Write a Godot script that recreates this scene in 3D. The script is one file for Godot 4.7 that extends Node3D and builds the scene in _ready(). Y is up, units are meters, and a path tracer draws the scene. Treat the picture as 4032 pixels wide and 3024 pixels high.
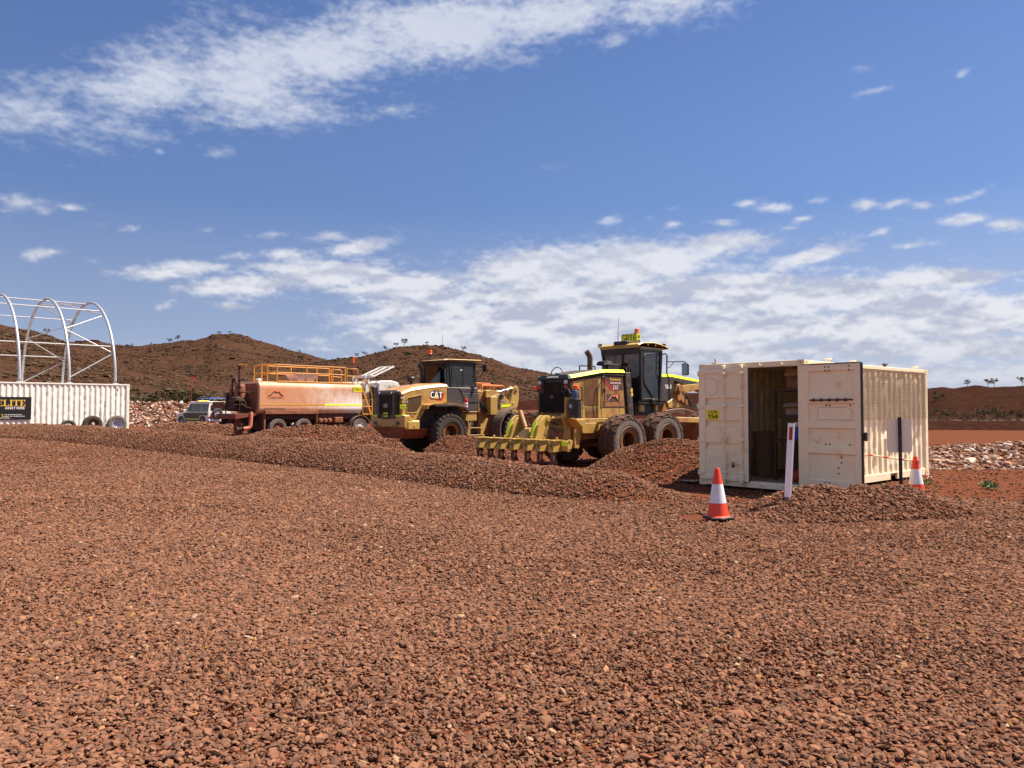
extends Node3D
# A mine yard of crushed red rock: an open store container, a grader, a wheel loader, a water truck, a shelter and hills.
# Machines are laid out in their own axes: u forward, y up, v to the right (local -z, y, x).

var N := {}            # how often each name was taken
var M := {}            # materials
var rng := RandomNumberGenerator.new()
var rough_noise := FastNoiseLite.new()
var fine_noise := FastNoiseLite.new()
const F_PX := 3028.0
const EYE := 1.677
const SKY_W := 4096
const SKY_H := 2048

# ---------------------------------------------------------------- mesh builder
class MB:
	var v := PackedVector3Array()
	var n := PackedVector3Array()
	var uv := PackedVector2Array()
	var use_uv := false
	func t3(a: Vector3, b: Vector3, c: Vector3, na: Vector3, nb: Vector3, nc: Vector3) -> void:
		if (b - a).cross(c - a).dot(na + nb + nc) > 0.0:
			v.append(a); v.append(c); v.append(b)
			n.append(na); n.append(nc); n.append(nb)
		else:
			v.append(a); v.append(b); v.append(c)
			n.append(na); n.append(nb); n.append(nc)
	func tri(a: Vector3, b: Vector3, c: Vector3, out: Vector3) -> void:
		var k := (b - a).cross(c - a)
		if k.length_squared() < 1e-14: return
		k = k.normalized()
		if k.dot(out) < 0.0: k = -k
		t3(a, b, c, k, k, k)
	func quad(a: Vector3, b: Vector3, c: Vector3, d: Vector3, out: Vector3) -> void:
		tri(a, b, c, out); tri(a, c, d, out)
	func quad_uv(a: Vector3, b: Vector3, c: Vector3, d: Vector3, out: Vector3) -> void:
		use_uv = true
		var ps := [a, b, c, a, c, d]
		var us := [Vector2(0, 1), Vector2(1, 1), Vector2(1, 0), Vector2(0, 1), Vector2(1, 0), Vector2(0, 0)]
		for i in 6:
			v.append(ps[i]); n.append(out); uv.append(us[i])
	# eight corners: four below, four above, both in the same order round
	func hexa(p: Array) -> void:
		var c := Vector3.ZERO
		for q in p: c += q
		c /= 8.0
		var faces := [[0, 1, 2, 3], [4, 5, 6, 7], [0, 1, 5, 4], [1, 2, 6, 5], [2, 3, 7, 6], [3, 0, 4, 7]]
		for f in faces:
			var m: Vector3 = (p[f[0]] + p[f[1]] + p[f[2]] + p[f[3]]) / 4.0
			quad(p[f[0]], p[f[1]], p[f[2]], p[f[3]], m - c)
	func box(c: Vector3, s: Vector3, b := 0.0, q := Basis()) -> void:
		var h := s * 0.5
		if b <= 0.0:
			var p := []
			for y in [-1, 1]:
				for k in [[-1, -1], [1, -1], [1, 1], [-1, 1]]:
					p.append(c + q * Vector3(h.x * k[0], h.y * y, h.z * k[1]))
			hexa(p)
			return
		b = minf(b, minf(h.x, minf(h.y, h.z)) * 0.9)
		# each corner has three points, one on each face
		var pt := func(sx: int, sy: int, sz: int, ax: int) -> Vector3:
			var d := Vector3(h.x - b, h.y - b, h.z - b)
			d[ax] = h[ax]
			return c + q * Vector3(d.x * sx, d.y * sy, d.z * sz)
		for ax in 3:
			for s1 in [-1, 1]:
				var r := []
				for k in [[-1, -1], [1, -1], [1, 1], [-1, 1]]:
					var g := [0, 0, 0]
					g[ax] = s1; g[(ax + 1) % 3] = k[0]; g[(ax + 2) % 3] = k[1]
					r.append(pt.call(g[0], g[1], g[2], ax))
				var o := Vector3.ZERO
				o[ax] = s1
				quad(r[0], r[1], r[2], r[3], q * o)
		for ax in 3:
			var a1 := (ax + 1) % 3
			var a2 := (ax + 2) % 3
			for k in [[-1, -1], [1, -1], [1, 1], [-1, 1]]:
				var g0 := [0, 0, 0]
				var g1 := [0, 0, 0]
				g0[ax] = -1; g1[ax] = 1
				g0[a1] = k[0]; g1[a1] = k[0]; g0[a2] = k[1]; g1[a2] = k[1]
				var o := Vector3.ZERO
				o[a1] = k[0]; o[a2] = k[1]
				quad(pt.call(g0[0], g0[1], g0[2], a1), pt.call(g1[0], g1[1], g1[2], a1), pt.call(g1[0], g1[1], g1[2], a2), pt.call(g0[0], g0[1], g0[2], a2), q * o)
		for sx in [-1, 1]:
			for sy in [-1, 1]:
				for sz in [-1, 1]:
					tri(pt.call(sx, sy, sz, 0), pt.call(sx, sy, sz, 1), pt.call(sx, sy, sz, 2), q * Vector3(sx, sy, sz))
	func lathe(o: Vector3, axis: Vector3, prof: Array, seg := 24) -> void:
		var w := axis.normalized()
		var e := (Vector3.UP if absf(w.y) < 0.9 else Vector3.RIGHT).cross(w).normalized()
		var g := w.cross(e)
		for j in prof.size() - 1:
			var p: Vector2 = prof[j]
			var q: Vector2 = prof[j + 1]
			var dr := q.x - p.x
			var dh := q.y - p.y
			var len := sqrt(dr * dr + dh * dh)
			if len < 1e-6: continue
			for i in seg:
				var a0 := TAU * i / seg
				var a1 := TAU * (i + 1) / seg
				var d0 := e * cos(a0) + g * sin(a0)
				var d1 := e * cos(a1) + g * sin(a1)
				var n0 := (d0 * dh - w * dr) / len
				var n1 := (d1 * dh - w * dr) / len
				var A := o + d0 * p.x + w * p.y
				var B := o + d1 * p.x + w * p.y
				var C := o + d1 * q.x + w * q.y
				var D := o + d0 * q.x + w * q.y
				if p.x > 1e-5: t3(A, B, C, n0, n1, n1)
				if q.x > 1e-5: t3(A, C, D, n0, n1, n0)
	func cyl(a: Vector3, b: Vector3, r: float, seg := 14, r2 := -1.0) -> void:
		if r2 < 0.0: r2 = r
		var l := (b - a).length()
		lathe(a, b - a, [Vector2(0, 0), Vector2(r, 0), Vector2(r2, l), Vector2(0, l)], seg)
	func tube(pts: Array, r: float, seg := 8, closed := false) -> void:
		var k := pts.size()
		var rings := []
		var e := Vector3.ZERO
		for i in k:
			var a: Vector3 = pts[(i - 1 + k) % k] if (i > 0 or closed) else pts[0]
			var b: Vector3 = pts[(i + 1) % k] if (i < k - 1 or closed) else pts[k - 1]
			var w := (b - a).normalized()
			if e == Vector3.ZERO:
				e = (Vector3.UP if absf(w.y) < 0.9 else Vector3.RIGHT).cross(w).normalized()
			e = (e - w * e.dot(w)).normalized()
			var g := w.cross(e)
			var f := 1.0
			if (i > 0 and i < k - 1) or closed:
				var x: Vector3 = (pts[i] - a).normalized()
				f = 1.0 / maxf(0.5, absf(x.dot(w)))
			var ring := []
			for j in seg:
				var t := TAU * j / seg
				ring.append((e * cos(t) + g * sin(t)) * (1.0 if f == 1.0 else lerpf(1.0, f, 0.5)))
			rings.append(ring)
		var most := k if closed else k - 1
		for i in most:
			var i2 := (i + 1) % k
			for j in seg:
				var j2 := (j + 1) % seg
				var a0: Vector3 = rings[i][j]
				var a1: Vector3 = rings[i][j2]
				var b0: Vector3 = rings[i2][j]
				var b1: Vector3 = rings[i2][j2]
				t3(pts[i] + a0 * r, pts[i] + a1 * r, pts[i2] + b1 * r, a0, a1, b1)
				t3(pts[i] + a0 * r, pts[i2] + b1 * r, pts[i2] + b0 * r, a0, b1, b0)
		if not closed:
			for j in seg:
				var j2 := (j + 1) % seg
				tri(pts[0], pts[0] + rings[0][j] * r, pts[0] + rings[0][j2] * r, pts[0] - pts[1])
				tri(pts[k - 1], pts[k - 1] + rings[k - 1][j] * r, pts[k - 1] + rings[k - 1][j2] * r, pts[k - 1] - pts[k - 2])
	# polygon poly (two numbers a point) pushed from lo to hi along the third axis. way: "side" = (u, y) across v, "plan" = (u, v) up y, "rear" = (v, y) along u
	static func put(p: Vector2, k: float, way: String) -> Vector3:
		if way == "side": return Vector3(k, p.y, -p.x)
		if way == "plan": return Vector3(p.y, k, -p.x)
		return Vector3(p.x, p.y, -k)
	func prism(poly: Array, lo: float, hi: float, way := "side", ch := 0.0) -> void:
		var P := PackedVector2Array(poly)
		if Geometry2D.is_polygon_clockwise(P): P.reverse()
		var k := P.size()
		var I := PackedVector2Array()
		for i in k:
			var a := (P[i] - P[(i - 1 + k) % k]).normalized()
			var b := (P[(i + 1) % k] - P[i]).normalized()
			var na := Vector2(-a.y, a.x)
			var nb := Vector2(-b.y, b.x)
			var m := na + nb
			var d := maxf(0.35, m.dot(na))
			I.append(P[i] + m / d * ch)
		var axis := put(Vector2.ZERO, 1.0, way)
		var tris := Geometry2D.triangulate_polygon(I)
		for i in range(0, tris.size(), 3):
			tri(put(I[tris[i]], hi, way), put(I[tris[i + 1]], hi, way), put(I[tris[i + 2]], hi, way), axis)
			tri(put(I[tris[i]], lo, way), put(I[tris[i + 1]], lo, way), put(I[tris[i + 2]], lo, way), -axis)
		for i in k:
			var j := (i + 1) % k
			var d := (P[j] - P[i]).normalized()
			var out := put(Vector2(d.y, -d.x), 0.0, way)
			quad(put(P[i], lo + ch, way), put(P[j], lo + ch, way), put(P[j], hi - ch, way), put(P[i], hi - ch, way), out)
			if ch > 0.0:
				quad(put(P[i], hi - ch, way), put(P[j], hi - ch, way), put(I[j], hi, way), put(I[i], hi, way), out + axis)
				quad(put(P[i], lo + ch, way), put(P[j], lo + ch, way), put(I[j], lo, way), put(I[i], lo, way), out - axis)
	func ball(c: Vector3, s: Vector3, seg := 14, rows := 8) -> void:
		for i in rows:
			var p0 := PI * i / rows
			var p1 := PI * (i + 1) / rows
			for j in seg:
				var t0 := TAU * j / seg
				var t1 := TAU * (j + 1) / seg
				var d := []
				for k in [[p0, t0], [p0, t1], [p1, t1], [p1, t0]]:
					d.append(Vector3(sin(k[0]) * cos(k[1]), cos(k[0]), sin(k[0]) * sin(k[1])))
				if i > 0: t3(c + d[0] * s, c + d[1] * s, c + d[2] * s, d[0], d[1], d[2])
				if i < rows - 1: t3(c + d[0] * s, c + d[2] * s, c + d[3] * s, d[0], d[2], d[3])
	# an outline with a hole of as many points, in one plane, hole wall going in by deep (direction inw)
	func holed(outer: Array, inner: Array, out: Vector3, deep: float) -> void:
		var k := outer.size()
		for i in k:
			var j := (i + 1) % k
			quad(outer[i], outer[j], inner[j], inner[i], out)
			var c := Vector3.ZERO
			for q in inner: c += q
			c /= k
			quad(inner[i], inner[j], inner[j] - out * deep, inner[i] - out * deep, c - inner[i])
	func mesh() -> ArrayMesh:
		var arr := []
		arr.resize(Mesh.ARRAY_MAX)
		arr[Mesh.ARRAY_VERTEX] = v
		arr[Mesh.ARRAY_NORMAL] = n
		if use_uv: arr[Mesh.ARRAY_TEX_UV] = uv
		var m := ArrayMesh.new()
		m.add_surface_from_arrays(Mesh.PRIMITIVE_TRIANGLES, arr)
		return m

# ---------------------------------------------------------------- things, parts, materials
func V(u: float, y: float, v: float) -> Vector3:
	return Vector3(v, y, -u)

func numbered(called: String) -> String:
	N[called] = N.get(called, 0) + 1
	return called if N[called] == 1 else "%s_%03d" % [called, N[called] - 1]

func thing(called: String, label: String, category: String, at: Vector3, turn := 0.0, group := "") -> Node3D:
	var o := Node3D.new()
	o.name = numbered(called)
	add_child(o)
	o.position = at
	o.rotation.y = turn
	tag(o, label, category, group)
	return o

func tag(o: Node, label: String, category: String, group := "", kind := "") -> void:
	o.set_meta("label", label)
	o.set_meta("category", category)
	if group: o.set_meta("group", group)
	if kind: o.set_meta("kind", kind)

func part(parent: Node, called: String, b, m: Material, label := "") -> MeshInstance3D:
	var o := MeshInstance3D.new()
	o.mesh = b.mesh() if b is MB else b
	o.material_override = m
	o.cast_shadow = GeometryInstance3D.SHADOW_CASTING_SETTING_ON
	o.name = numbered(called) if parent == self else called
	parent.add_child(o, true)
	if label: o.set_meta("label", label)
	return o

func solo(called: String, label: String, category: String, b, m: Material, at := Vector3.ZERO, turn := 0.0, group := "") -> MeshInstance3D:
	var o := part(self, called, b, m)
	o.position = at
	o.rotation.y = turn
	tag(o, label, category, group)
	return o

func setting(called: String, b, m: Material) -> MeshInstance3D:
	var o := part(self, called, b, m)
	o.set_meta("kind", "structure")
	return o

func copy_of(o: Node3D, at: Vector3, turn: float, label: String) -> Node3D:
	var c := o.duplicate()
	c.name = numbered(String(o.name).rstrip("0123456789").trim_suffix("_"))
	add_child(c)
	c.position = at
	c.rotation.y = turn
	c.set_meta("label", label)
	return c

func words(parent: Node, called: String, s: String, high: float, m: Material, at: Vector3, q: Basis, squeeze := 1.0, font := "Droid Sans", weight := 700) -> MeshInstance3D:
	var f := SystemFont.new()
	f.font_names = PackedStringArray([font])
	f.font_weight = weight
	var t := TextMesh.new()
	t.text = s
	t.font = f
	t.font_size = 32
	t.pixel_size = high / 23.0     # a capital is about 0.71 of the size
	t.depth = 0.006
	t.curve_step = 2.0
	var o := part(parent, called, t, m)
	o.transform = Transform3D(q * Basis.from_scale(Vector3(squeeze, 1, 1)), at)
	return o

const RIGHT_FACE := Basis(Vector3(0, 0, -1), Vector3(0, 1, 0), Vector3(1, 0, 0))
const REAR_FACE := Basis(Vector3(1, 0, 0), Vector3(0, 1, 0), Vector3(0, 0, 1))

func tex(freq: float, stops: Array, colors: Array, seed := 1, kind := FastNoiseLite.TYPE_SIMPLEX_SMOOTH, oct := 5, size := 512) -> NoiseTexture2D:
	var f := FastNoiseLite.new()
	f.noise_type = kind
	f.seed = seed
	f.frequency = freq
	f.fractal_octaves = oct
	var g := Gradient.new()
	g.offsets = PackedFloat32Array(stops)
	g.colors = PackedColorArray(colors)
	var t := NoiseTexture2D.new()
	t.width = size
	t.height = size
	t.seamless = true
	t.noise = f
	t.color_ramp = g
	return t

func bump(freq: float, strength: float, seed := 3, oct := 5, size := 512) -> NoiseTexture2D:
	var f := FastNoiseLite.new()
	f.seed = seed
	f.frequency = freq
	f.fractal_octaves = oct
	var t := NoiseTexture2D.new()
	t.width = size
	t.height = size
	t.seamless = true
	t.as_normal_map = true
	t.bump_strength = strength
	t.noise = f
	return t

func plain(c: Color, rough := 0.6, metal := 0.0) -> StandardMaterial3D:
	var m := StandardMaterial3D.new()
	m.albedo_color = c
	m.roughness = rough
	m.metallic = metal
	return m

func worn(t: Texture2D, rough := 0.6, scale := 1.0, metal := 0.0, world := false) -> StandardMaterial3D:
	var m := StandardMaterial3D.new()
	m.albedo_texture = t
	m.roughness = rough
	m.metallic = metal
	m.uv1_triplanar = true
	m.uv1_world_triplanar = world
	m.uv1_scale = Vector3.ONE * scale
	return m

func glass(c: Color, alpha: float) -> StandardMaterial3D:
	var m := StandardMaterial3D.new()
	m.transparency = BaseMaterial3D.TRANSPARENCY_ALPHA
	m.albedo_color = Color(c.r, c.g, c.b, alpha)
	m.roughness = 0.03
	m.metallic_specular = 0.6
	return m

func rgb8(r: int, g: int, b: int) -> Color:
	return Color(r / 255.0, g / 255.0, b / 255.0)

func pal(list: Array) -> Array:
	return list.map(func(x): return rgb8(x[0], x[1], x[2]))

func tone(keys: Array, k: float) -> void:
	var g := Color(k, k, k).linear_to_srgb()
	for n in keys: M[n].albedo_color = g

func make_materials() -> void:
	# paints carry blotches of red dust
	M.yellow = worn(tex(0.008, [0.0, 0.42, 0.6, 0.8, 1.0], pal([[190, 152, 74], [196, 160, 82], [190, 150, 82], [176, 130, 76], [160, 108, 68]]), 11), 0.45, 0.35)
	M.yellow_clean = worn(tex(0.008, [0.0, 0.5, 0.8, 1.0], pal([[198, 162, 82], [204, 170, 92], [194, 156, 84], [176, 128, 74]]), 12), 0.4, 0.3)
	M.yellow_dusty = worn(tex(0.01, [0.0, 0.35, 0.6, 1.0], pal([[186, 144, 70], [172, 124, 70], [158, 104, 66], [136, 86, 58]]), 13), 0.6, 0.5)
	M.rail = worn(tex(0.02, [0.0, 0.6, 1.0], pal([[214, 142, 28], [222, 152, 36], [168, 100, 44]]), 14), 0.45, 1.0)
	M.black = worn(tex(0.012, [0.0, 0.5, 0.8, 1.0], pal([[24, 23, 24], [32, 30, 30], [50, 42, 38], [84, 62, 50]]), 15), 0.5, 0.5)
	M.black_dusty = worn(tex(0.014, [0.0, 0.4, 0.7, 1.0], pal([[34, 31, 31], [52, 46, 44], [82, 66, 58], [112, 82, 66]]), 16), 0.65, 0.7)
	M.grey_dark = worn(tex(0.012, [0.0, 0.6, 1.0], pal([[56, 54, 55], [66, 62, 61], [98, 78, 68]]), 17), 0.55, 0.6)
	M.rubber = worn(tex(0.02, [0.0, 0.45, 0.75, 1.0], pal([[50, 46, 44], [72, 63, 58], [98, 80, 70], [122, 90, 74]]), 18), 0.85, 1.2)
	M.tread = worn(tex(0.016, [0.0, 0.4, 0.7, 1.0], pal([[56, 44, 38], [84, 60, 48], [112, 74, 56], [128, 82, 60]]), 19), 0.9, 1.2)
	M.sidewall = worn(tex(0.012, [0.0, 0.45, 0.75, 1.0], pal([[98, 90, 84], [122, 112, 104], [140, 122, 108], [140, 104, 84]]), 20), 0.85, 1.0)
	M.rim = worn(tex(0.015, [0.0, 0.5, 0.8, 1.0], pal([[196, 140, 52], [180, 122, 50], [142, 88, 48], [110, 66, 42]]), 21), 0.55, 1.0)
	M.steel = plain(rgb8(150, 148, 144), 0.35, 0.8)
	M.chrome = plain(rgb8(220, 220, 222), 0.12, 1.0)
	M.rust = worn(tex(0.02, [0.0, 0.5, 1.0], pal([[70, 40, 30], [104, 60, 42], [134, 84, 58]]), 22), 0.85, 1.5)
	M.rusty_steel = worn(tex(0.02, [0.0, 0.5, 1.0], pal([[74, 58, 52], [96, 70, 58], [130, 96, 78]]), 23), 0.55, 1.5, 0.3)
	M.dusty_truck = worn(tex(0.012, [0.0, 0.4, 0.7, 1.0], pal([[120, 68, 46], [148, 88, 62], [166, 106, 76], [182, 124, 92]]), 24), 0.8, 0.7)
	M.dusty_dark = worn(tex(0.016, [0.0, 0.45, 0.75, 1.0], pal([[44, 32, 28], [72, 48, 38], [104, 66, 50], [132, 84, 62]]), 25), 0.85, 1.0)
	M.white = worn(tex(0.01, [0.0, 0.55, 0.85, 1.0], pal([[226, 224, 218], [232, 230, 224], [214, 204, 192], [186, 160, 140]]), 26), 0.4, 0.5)
	M.white_box = worn(tex(0.008, [0.0, 0.55, 0.85, 1.0], pal([[230, 226, 212], [236, 232, 220], [226, 218, 202], [204, 188, 168]]), 27), 0.55, 0.4)
	M.beige = worn(tex(0.007, [0.0, 0.45, 0.75, 0.9, 1.0], pal([[202, 190, 162], [210, 198, 170], [204, 190, 160], [192, 170, 138], [164, 126, 92]]), 28), 0.6, 0.5)
	M.beige_side = worn(tex(0.009, [0.0, 0.5, 0.8, 0.94, 1.0], pal([[236, 218, 182], [242, 226, 192], [238, 220, 184], [224, 196, 154], [196, 146, 102]]), 29), 0.6, 0.5)
	M.beige_inner = worn(tex(0.009, [0.0, 0.45, 0.75, 0.92, 1.0], pal([[196, 186, 160], [206, 196, 168], [198, 186, 158], [178, 154, 120], [142, 104, 72]]), 30), 0.6, 0.5)
	M.hivis = plain(rgb8(226, 255, 0), 0.45)
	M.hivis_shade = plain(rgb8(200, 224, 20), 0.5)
	M.sign_yellow = plain(rgb8(238, 228, 20), 0.5)
	M.ink = plain(rgb8(22, 20, 20), 0.5)
	M.ink_soft = plain(rgb8(60, 54, 40), 0.55)
	M.print_white = plain(rgb8(236, 234, 230), 0.5)
	M.print_red = plain(rgb8(186, 42, 46), 0.5)
	M.print_gold = plain(rgb8(228, 186, 74), 0.5)
	M.print_dark = worn(tex(0.014, [0.0, 0.5, 1.0], pal([[58, 44, 40], [74, 54, 48], [110, 74, 58]]), 31), 0.6, 1.0)
	M.print_rose = plain(rgb8(200, 104, 88), 0.6)
	M.amber = plain(rgb8(226, 98, 16), 0.25)
	M.red_lens = plain(rgb8(160, 24, 30), 0.25)
	M.clear_lens = plain(rgb8(196, 190, 184), 0.2)
	M.tint = glass(rgb8(14, 17, 17), 0.84)
	M.tint_dark = glass(rgb8(16, 18, 18), 0.88)
	M.tint_light = glass(rgb8(30, 40, 40), 0.62)
	M.cab_in = plain(rgb8(46, 44, 44), 0.8)
	M.seat_cloth = plain(rgb8(30, 30, 32), 0.9)
	M.hose = plain(rgb8(28, 26, 26), 0.6)
	M.galv = plain(rgb8(172, 174, 178), 0.45, 0.4)
	M.orange_cone = worn(tex(0.02, [0.0, 0.6, 1.0], pal([[228, 62, 34], [232, 70, 40], [196, 66, 44]]), 32), 0.5, 2.0)
	M.cone_white = worn(tex(0.02, [0.0, 0.6, 1.0], pal([[226, 226, 230], [216, 216, 222], [186, 180, 180]]), 33), 0.35, 2.0)
	M.wood = worn(tex(0.02, [0.0, 0.5, 1.0], pal([[120, 98, 80], [146, 122, 100], [164, 142, 120]]), 34), 0.85, 1.0)
	M.card = plain(rgb8(112, 84, 62), 0.85)
	M.paper = plain(rgb8(206, 208, 216), 0.8)
	M.blue = plain(rgb8(24, 60, 160), 0.45)
	M.red_paint = plain(rgb8(186, 22, 28), 0.35)
	M.flag = plain(rgb8(236, 70, 30), 0.7)
	M.blue_paint = plain(rgb8(38, 92, 176), 0.4)
	tone(["yellow", "yellow_clean", "yellow_dusty", "rim", "rail"], 0.80)
	# one paint all over the container
	M.beige = M.beige_side
	M.beige_inner = M.beige_side
	tone(["tread", "rubber", "sidewall", "dusty_truck", "dusty_dark"], 0.72)
	tone(["white"], 0.78)

# ---------------------------------------------------------------- camera, sky, sun
func W(X: float, D: float, y := 0.0) -> Vector3:
	return Vector3(X, y, -D)

# direction (azimuth to the right, elevation) in degrees of a point of the photograph
func ae(px: float, py: float) -> Vector2:
	var a := (px - 2016.0) / F_PX
	var b := -(py - 1512.0) / F_PX
	var d := Vector3(a, b * cos(0.0316) + sin(0.0316), cos(0.0316) - b * sin(0.0316))
	return Vector2(rad_to_deg(atan2(d.x, d.z)), rad_to_deg(atan2(d.y, sqrt(d.x * d.x + d.z * d.z))))

func place_at(px: float, py: float, dist: float) -> Vector3:
	var g := ae(px, py)
	return Vector3(sin(deg_to_rad(g.x)) * dist, EYE + tan(deg_to_rad(g.y)) * dist, -cos(deg_to_rad(g.x)) * dist)

func camera_and_light() -> void:
	var cam := Camera3D.new()
	cam.name = "camera"
	cam.fov = rad_to_deg(2.0 * atan(1512.0 / F_PX))
	cam.near = 0.1
	cam.far = 6000.0
	add_child(cam)
	cam.position = Vector3(0, EYE, 0)
	cam.rotation.x = 0.0316
	cam.current = true
	var sun := DirectionalLight3D.new()
	sun.name = "sun"
	sun.light_energy = 1.6
	sun.light_color = Color(1.0, 0.945, 0.87)
	sun.light_angular_distance = 0.5
	sun.shadow_enabled = true
	sun.directional_shadow_max_distance = 400.0
	add_child(sun)
	sun.look_at_from_position(Vector3(0.49, 0.866, -0.10) * 50.0, Vector3.ZERO)
	var e := Environment.new()
	e.background_mode = Environment.BG_SKY
	var s := Sky.new()
	var p := PanoramaSkyMaterial.new()
	p.panorama = ImageTexture.create_from_image(sky_image())
	p.energy_multiplier = 0.47
	s.sky_material = p
	e.sky = s
	e.background_energy_multiplier = 1.0
	e.tonemap_mode = Environment.TONE_MAPPER_LINEAR
	e.tonemap_exposure = 2.2
	e.sdfgi_enabled = true
	e.ssao_enabled = true
	e.ssil_enabled = true
	var we := WorldEnvironment.new()
	we.name = "air"
	we.environment = e
	add_child(we)

# clouds: [x, y, half length, half height, slope, weight] in pixels of the photograph, turned into directions
const CLOUDS := [
	[150, 440, 330, 150, -0.05, 0.72], [600, 330, 420, 170, -0.25, 0.85], [1000, 300, 380, 190, -0.2, 0.9], [1350, 180, 420, 150, -0.25, 1.0],
	[1750, 120, 420, 130, -0.2, 1.15], [2150, 70, 380, 100, -0.2, 1.0], [2600, 20, 380, 90, -0.12, 0.8], [1150, 430, 260, 60, 0.1, 0.75], [1250, 340, 90, 30, 0.2, 0.8],
	[700, 120, 300, 60, -0.3, 0.55], [350, 240, 160, 60, 0.0, 0.5], [1540, 440, 130, 30, 0.0, 0.62], [60, 480, 90, 30, 0, 0.5], [2410, 165, 80, 30, -0.3, 0.72],
	[60, 800, 120, 50, 0, 0.85], [170, 825, 60, 22, 0, 0.7], [275, 818, 55, 16, 0, 0.75], [150, 995, 95, 30, -0.15, 0.85], [380, 1028, 50, 16, 0, 0.7], [500, 898, 60, 14, 0, 0.72],
	[870, 600, 80, 26, 0, 0.5], [620, 598, 26, 14, 0, 0.7], [1080, 925, 90, 16, 0, 0.65], [370, 883, 50, 12, 0, 0.62], [800, 905, 60, 14, 0, 0.5],
	[700, 1065, 250, 38, -0.08, 0.9], [930, 1010, 120, 20, -0.1, 0.6], [1310, 930, 110, 26, 0, 0.88], [1420, 975, 160, 40, -0.2, 0.92], [1130, 1000, 130, 26, 0, 0.85],
	[950, 1125, 260, 50, -0.05, 1.0], [1300, 1080, 330, 66, 0, 1.05], [1600, 1130, 330, 80, 0.05, 1.05], [900, 1205, 110, 26, 0, 0.8], [650, 1200, 90, 24, -0.4, 0.55], [1430, 1240, 90, 16, 0, 0.6],
	[1700, 1200, 330, 70, 0, 1.0], [1750, 1320, 420, 60, 0, 0.95], [2150, 1060, 330, 90, -0.05, 1.25], [2500, 1030, 330, 90, -0.08, 1.25], [2860, 960, 260, 50, -0.05, 1.0],
	[2300, 1180, 560, 90, 0, 1.2], [2900, 1140, 420, 90, 0, 1.1], [3200, 1010, 230, 40, -0.28, 0.98], [3300, 1150, 420, 80, 0, 1.1], [3700, 1100, 330, 60, -0.05, 1.02], [3700, 1210, 420, 70, 0, 1.15],
	[2700, 1280, 700, 60, 0, 1.15], [3500, 1290, 700, 60, 0, 1.15], [2300, 1340, 500, 50, 0, 0.9], [3900, 1240, 300, 50, 0, 1.0], [4200, 1180, 300, 90, 0, 1.0],
	[2600, 1380, 900, 70, 0, 0.98], [3700, 1370, 900, 70, 0, 0.98], [1900, 1390, 500, 60, 0, 0.85], [3000, 1470, 1500, 70, 0, 0.85], [1500, 1330, 300, 40, 0, 0.6], [2250, 1260, 700, 60, 0, 1.1],
	[230, 560, 160, 40, 0.1, 0.42], [480, 520, 200, 50, 0.1, 0.5], [900, 480, 200, 50, 0, 0.55], [60, 330, 120, 60, 0, 0.5], [1650, 250, 160, 50, -0.1, 0.6], [2050, 230, 160, 40, -0.1, 0.5],
	[3400, 805, 70, 26, -0.15, 0.95], [3230, 790, 60, 22, -0.1, 0.85], [3060, 815, 80, 20, -0.05, 0.85], [2940, 800, 60, 14, -0.2, 0.7], [3520, 800, 70, 20, -0.2, 0.85], [3640, 808, 60, 22, 0, 0.88],
	[3780, 785, 90, 18, -0.25, 0.85], [3850, 765, 40, 18, -0.3, 0.85], [3920, 730, 20, 12, -0.4, 0.72], [3800, 862, 120, 28, -0.08, 1.0], [3980, 885, 110, 30, 0, 1.0], [3480, 905, 60, 16, -0.2, 0.8],
	[3160, 865, 50, 16, -0.3, 0.8], [3120, 890, 60, 14, 0, 0.7], [2650, 885, 50, 16, -0.15, 0.85], [2400, 870, 60, 22, -0.2, 0.8], [2560, 860, 40, 10, 0, 0.55], [2850, 875, 80, 16, 0, 0.8], [3600, 965, 110, 18, -0.1, 0.75],
	[2655, 820, 40, 12, -0.2, 0.6], [2160, 665, 60, 10, 0, 0.4], [3440, 358, 100, 18, -0.25, 0.72], [3800, 282, 30, 18, -0.6, 0.8], [3730, 280, 24, 18, -0.6, 0.55], [3790, 165, 18, 10, 0, 0.45], [3400, 268, 50, 14, 0.1, 0.42]]

func blue_of(az: float, el: float) -> Vector3:
	# linear colour of clear air: deep above, pale at the horizon, lighter towards the sun's side
	var t := clampf(el / 32.0, 0.0, 1.0)
	var top := Vector3(0.094, 0.178, 0.450)
	var mid := Vector3(0.160, 0.275, 0.575)
	var low := Vector3(0.345, 0.440, 0.650)
	var ground := Vector3(0.530, 0.560, 0.660)
	var c: Vector3
	if t < 0.16: c = ground.lerp(low, t / 0.16)
	elif t < 0.45: c = low.lerp(mid, (t - 0.16) / 0.29)
	else: c = mid.lerp(top, (t - 0.45) / 0.55)
	if el > 32.0: c = top.lerp(Vector3(0.060, 0.135, 0.380), clampf((el - 32.0) / 58.0, 0, 1))
	var side := 0.5 + 0.5 * sin(deg_to_rad(az + 5.0))
	return c * lerpf(0.83 + 0.66 * side * side, 0.96 + 0.08 * side, exp(-el / 5.0)) * Vector3(1.0, 1.0, lerpf(1.0, 0.96, side))

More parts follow.
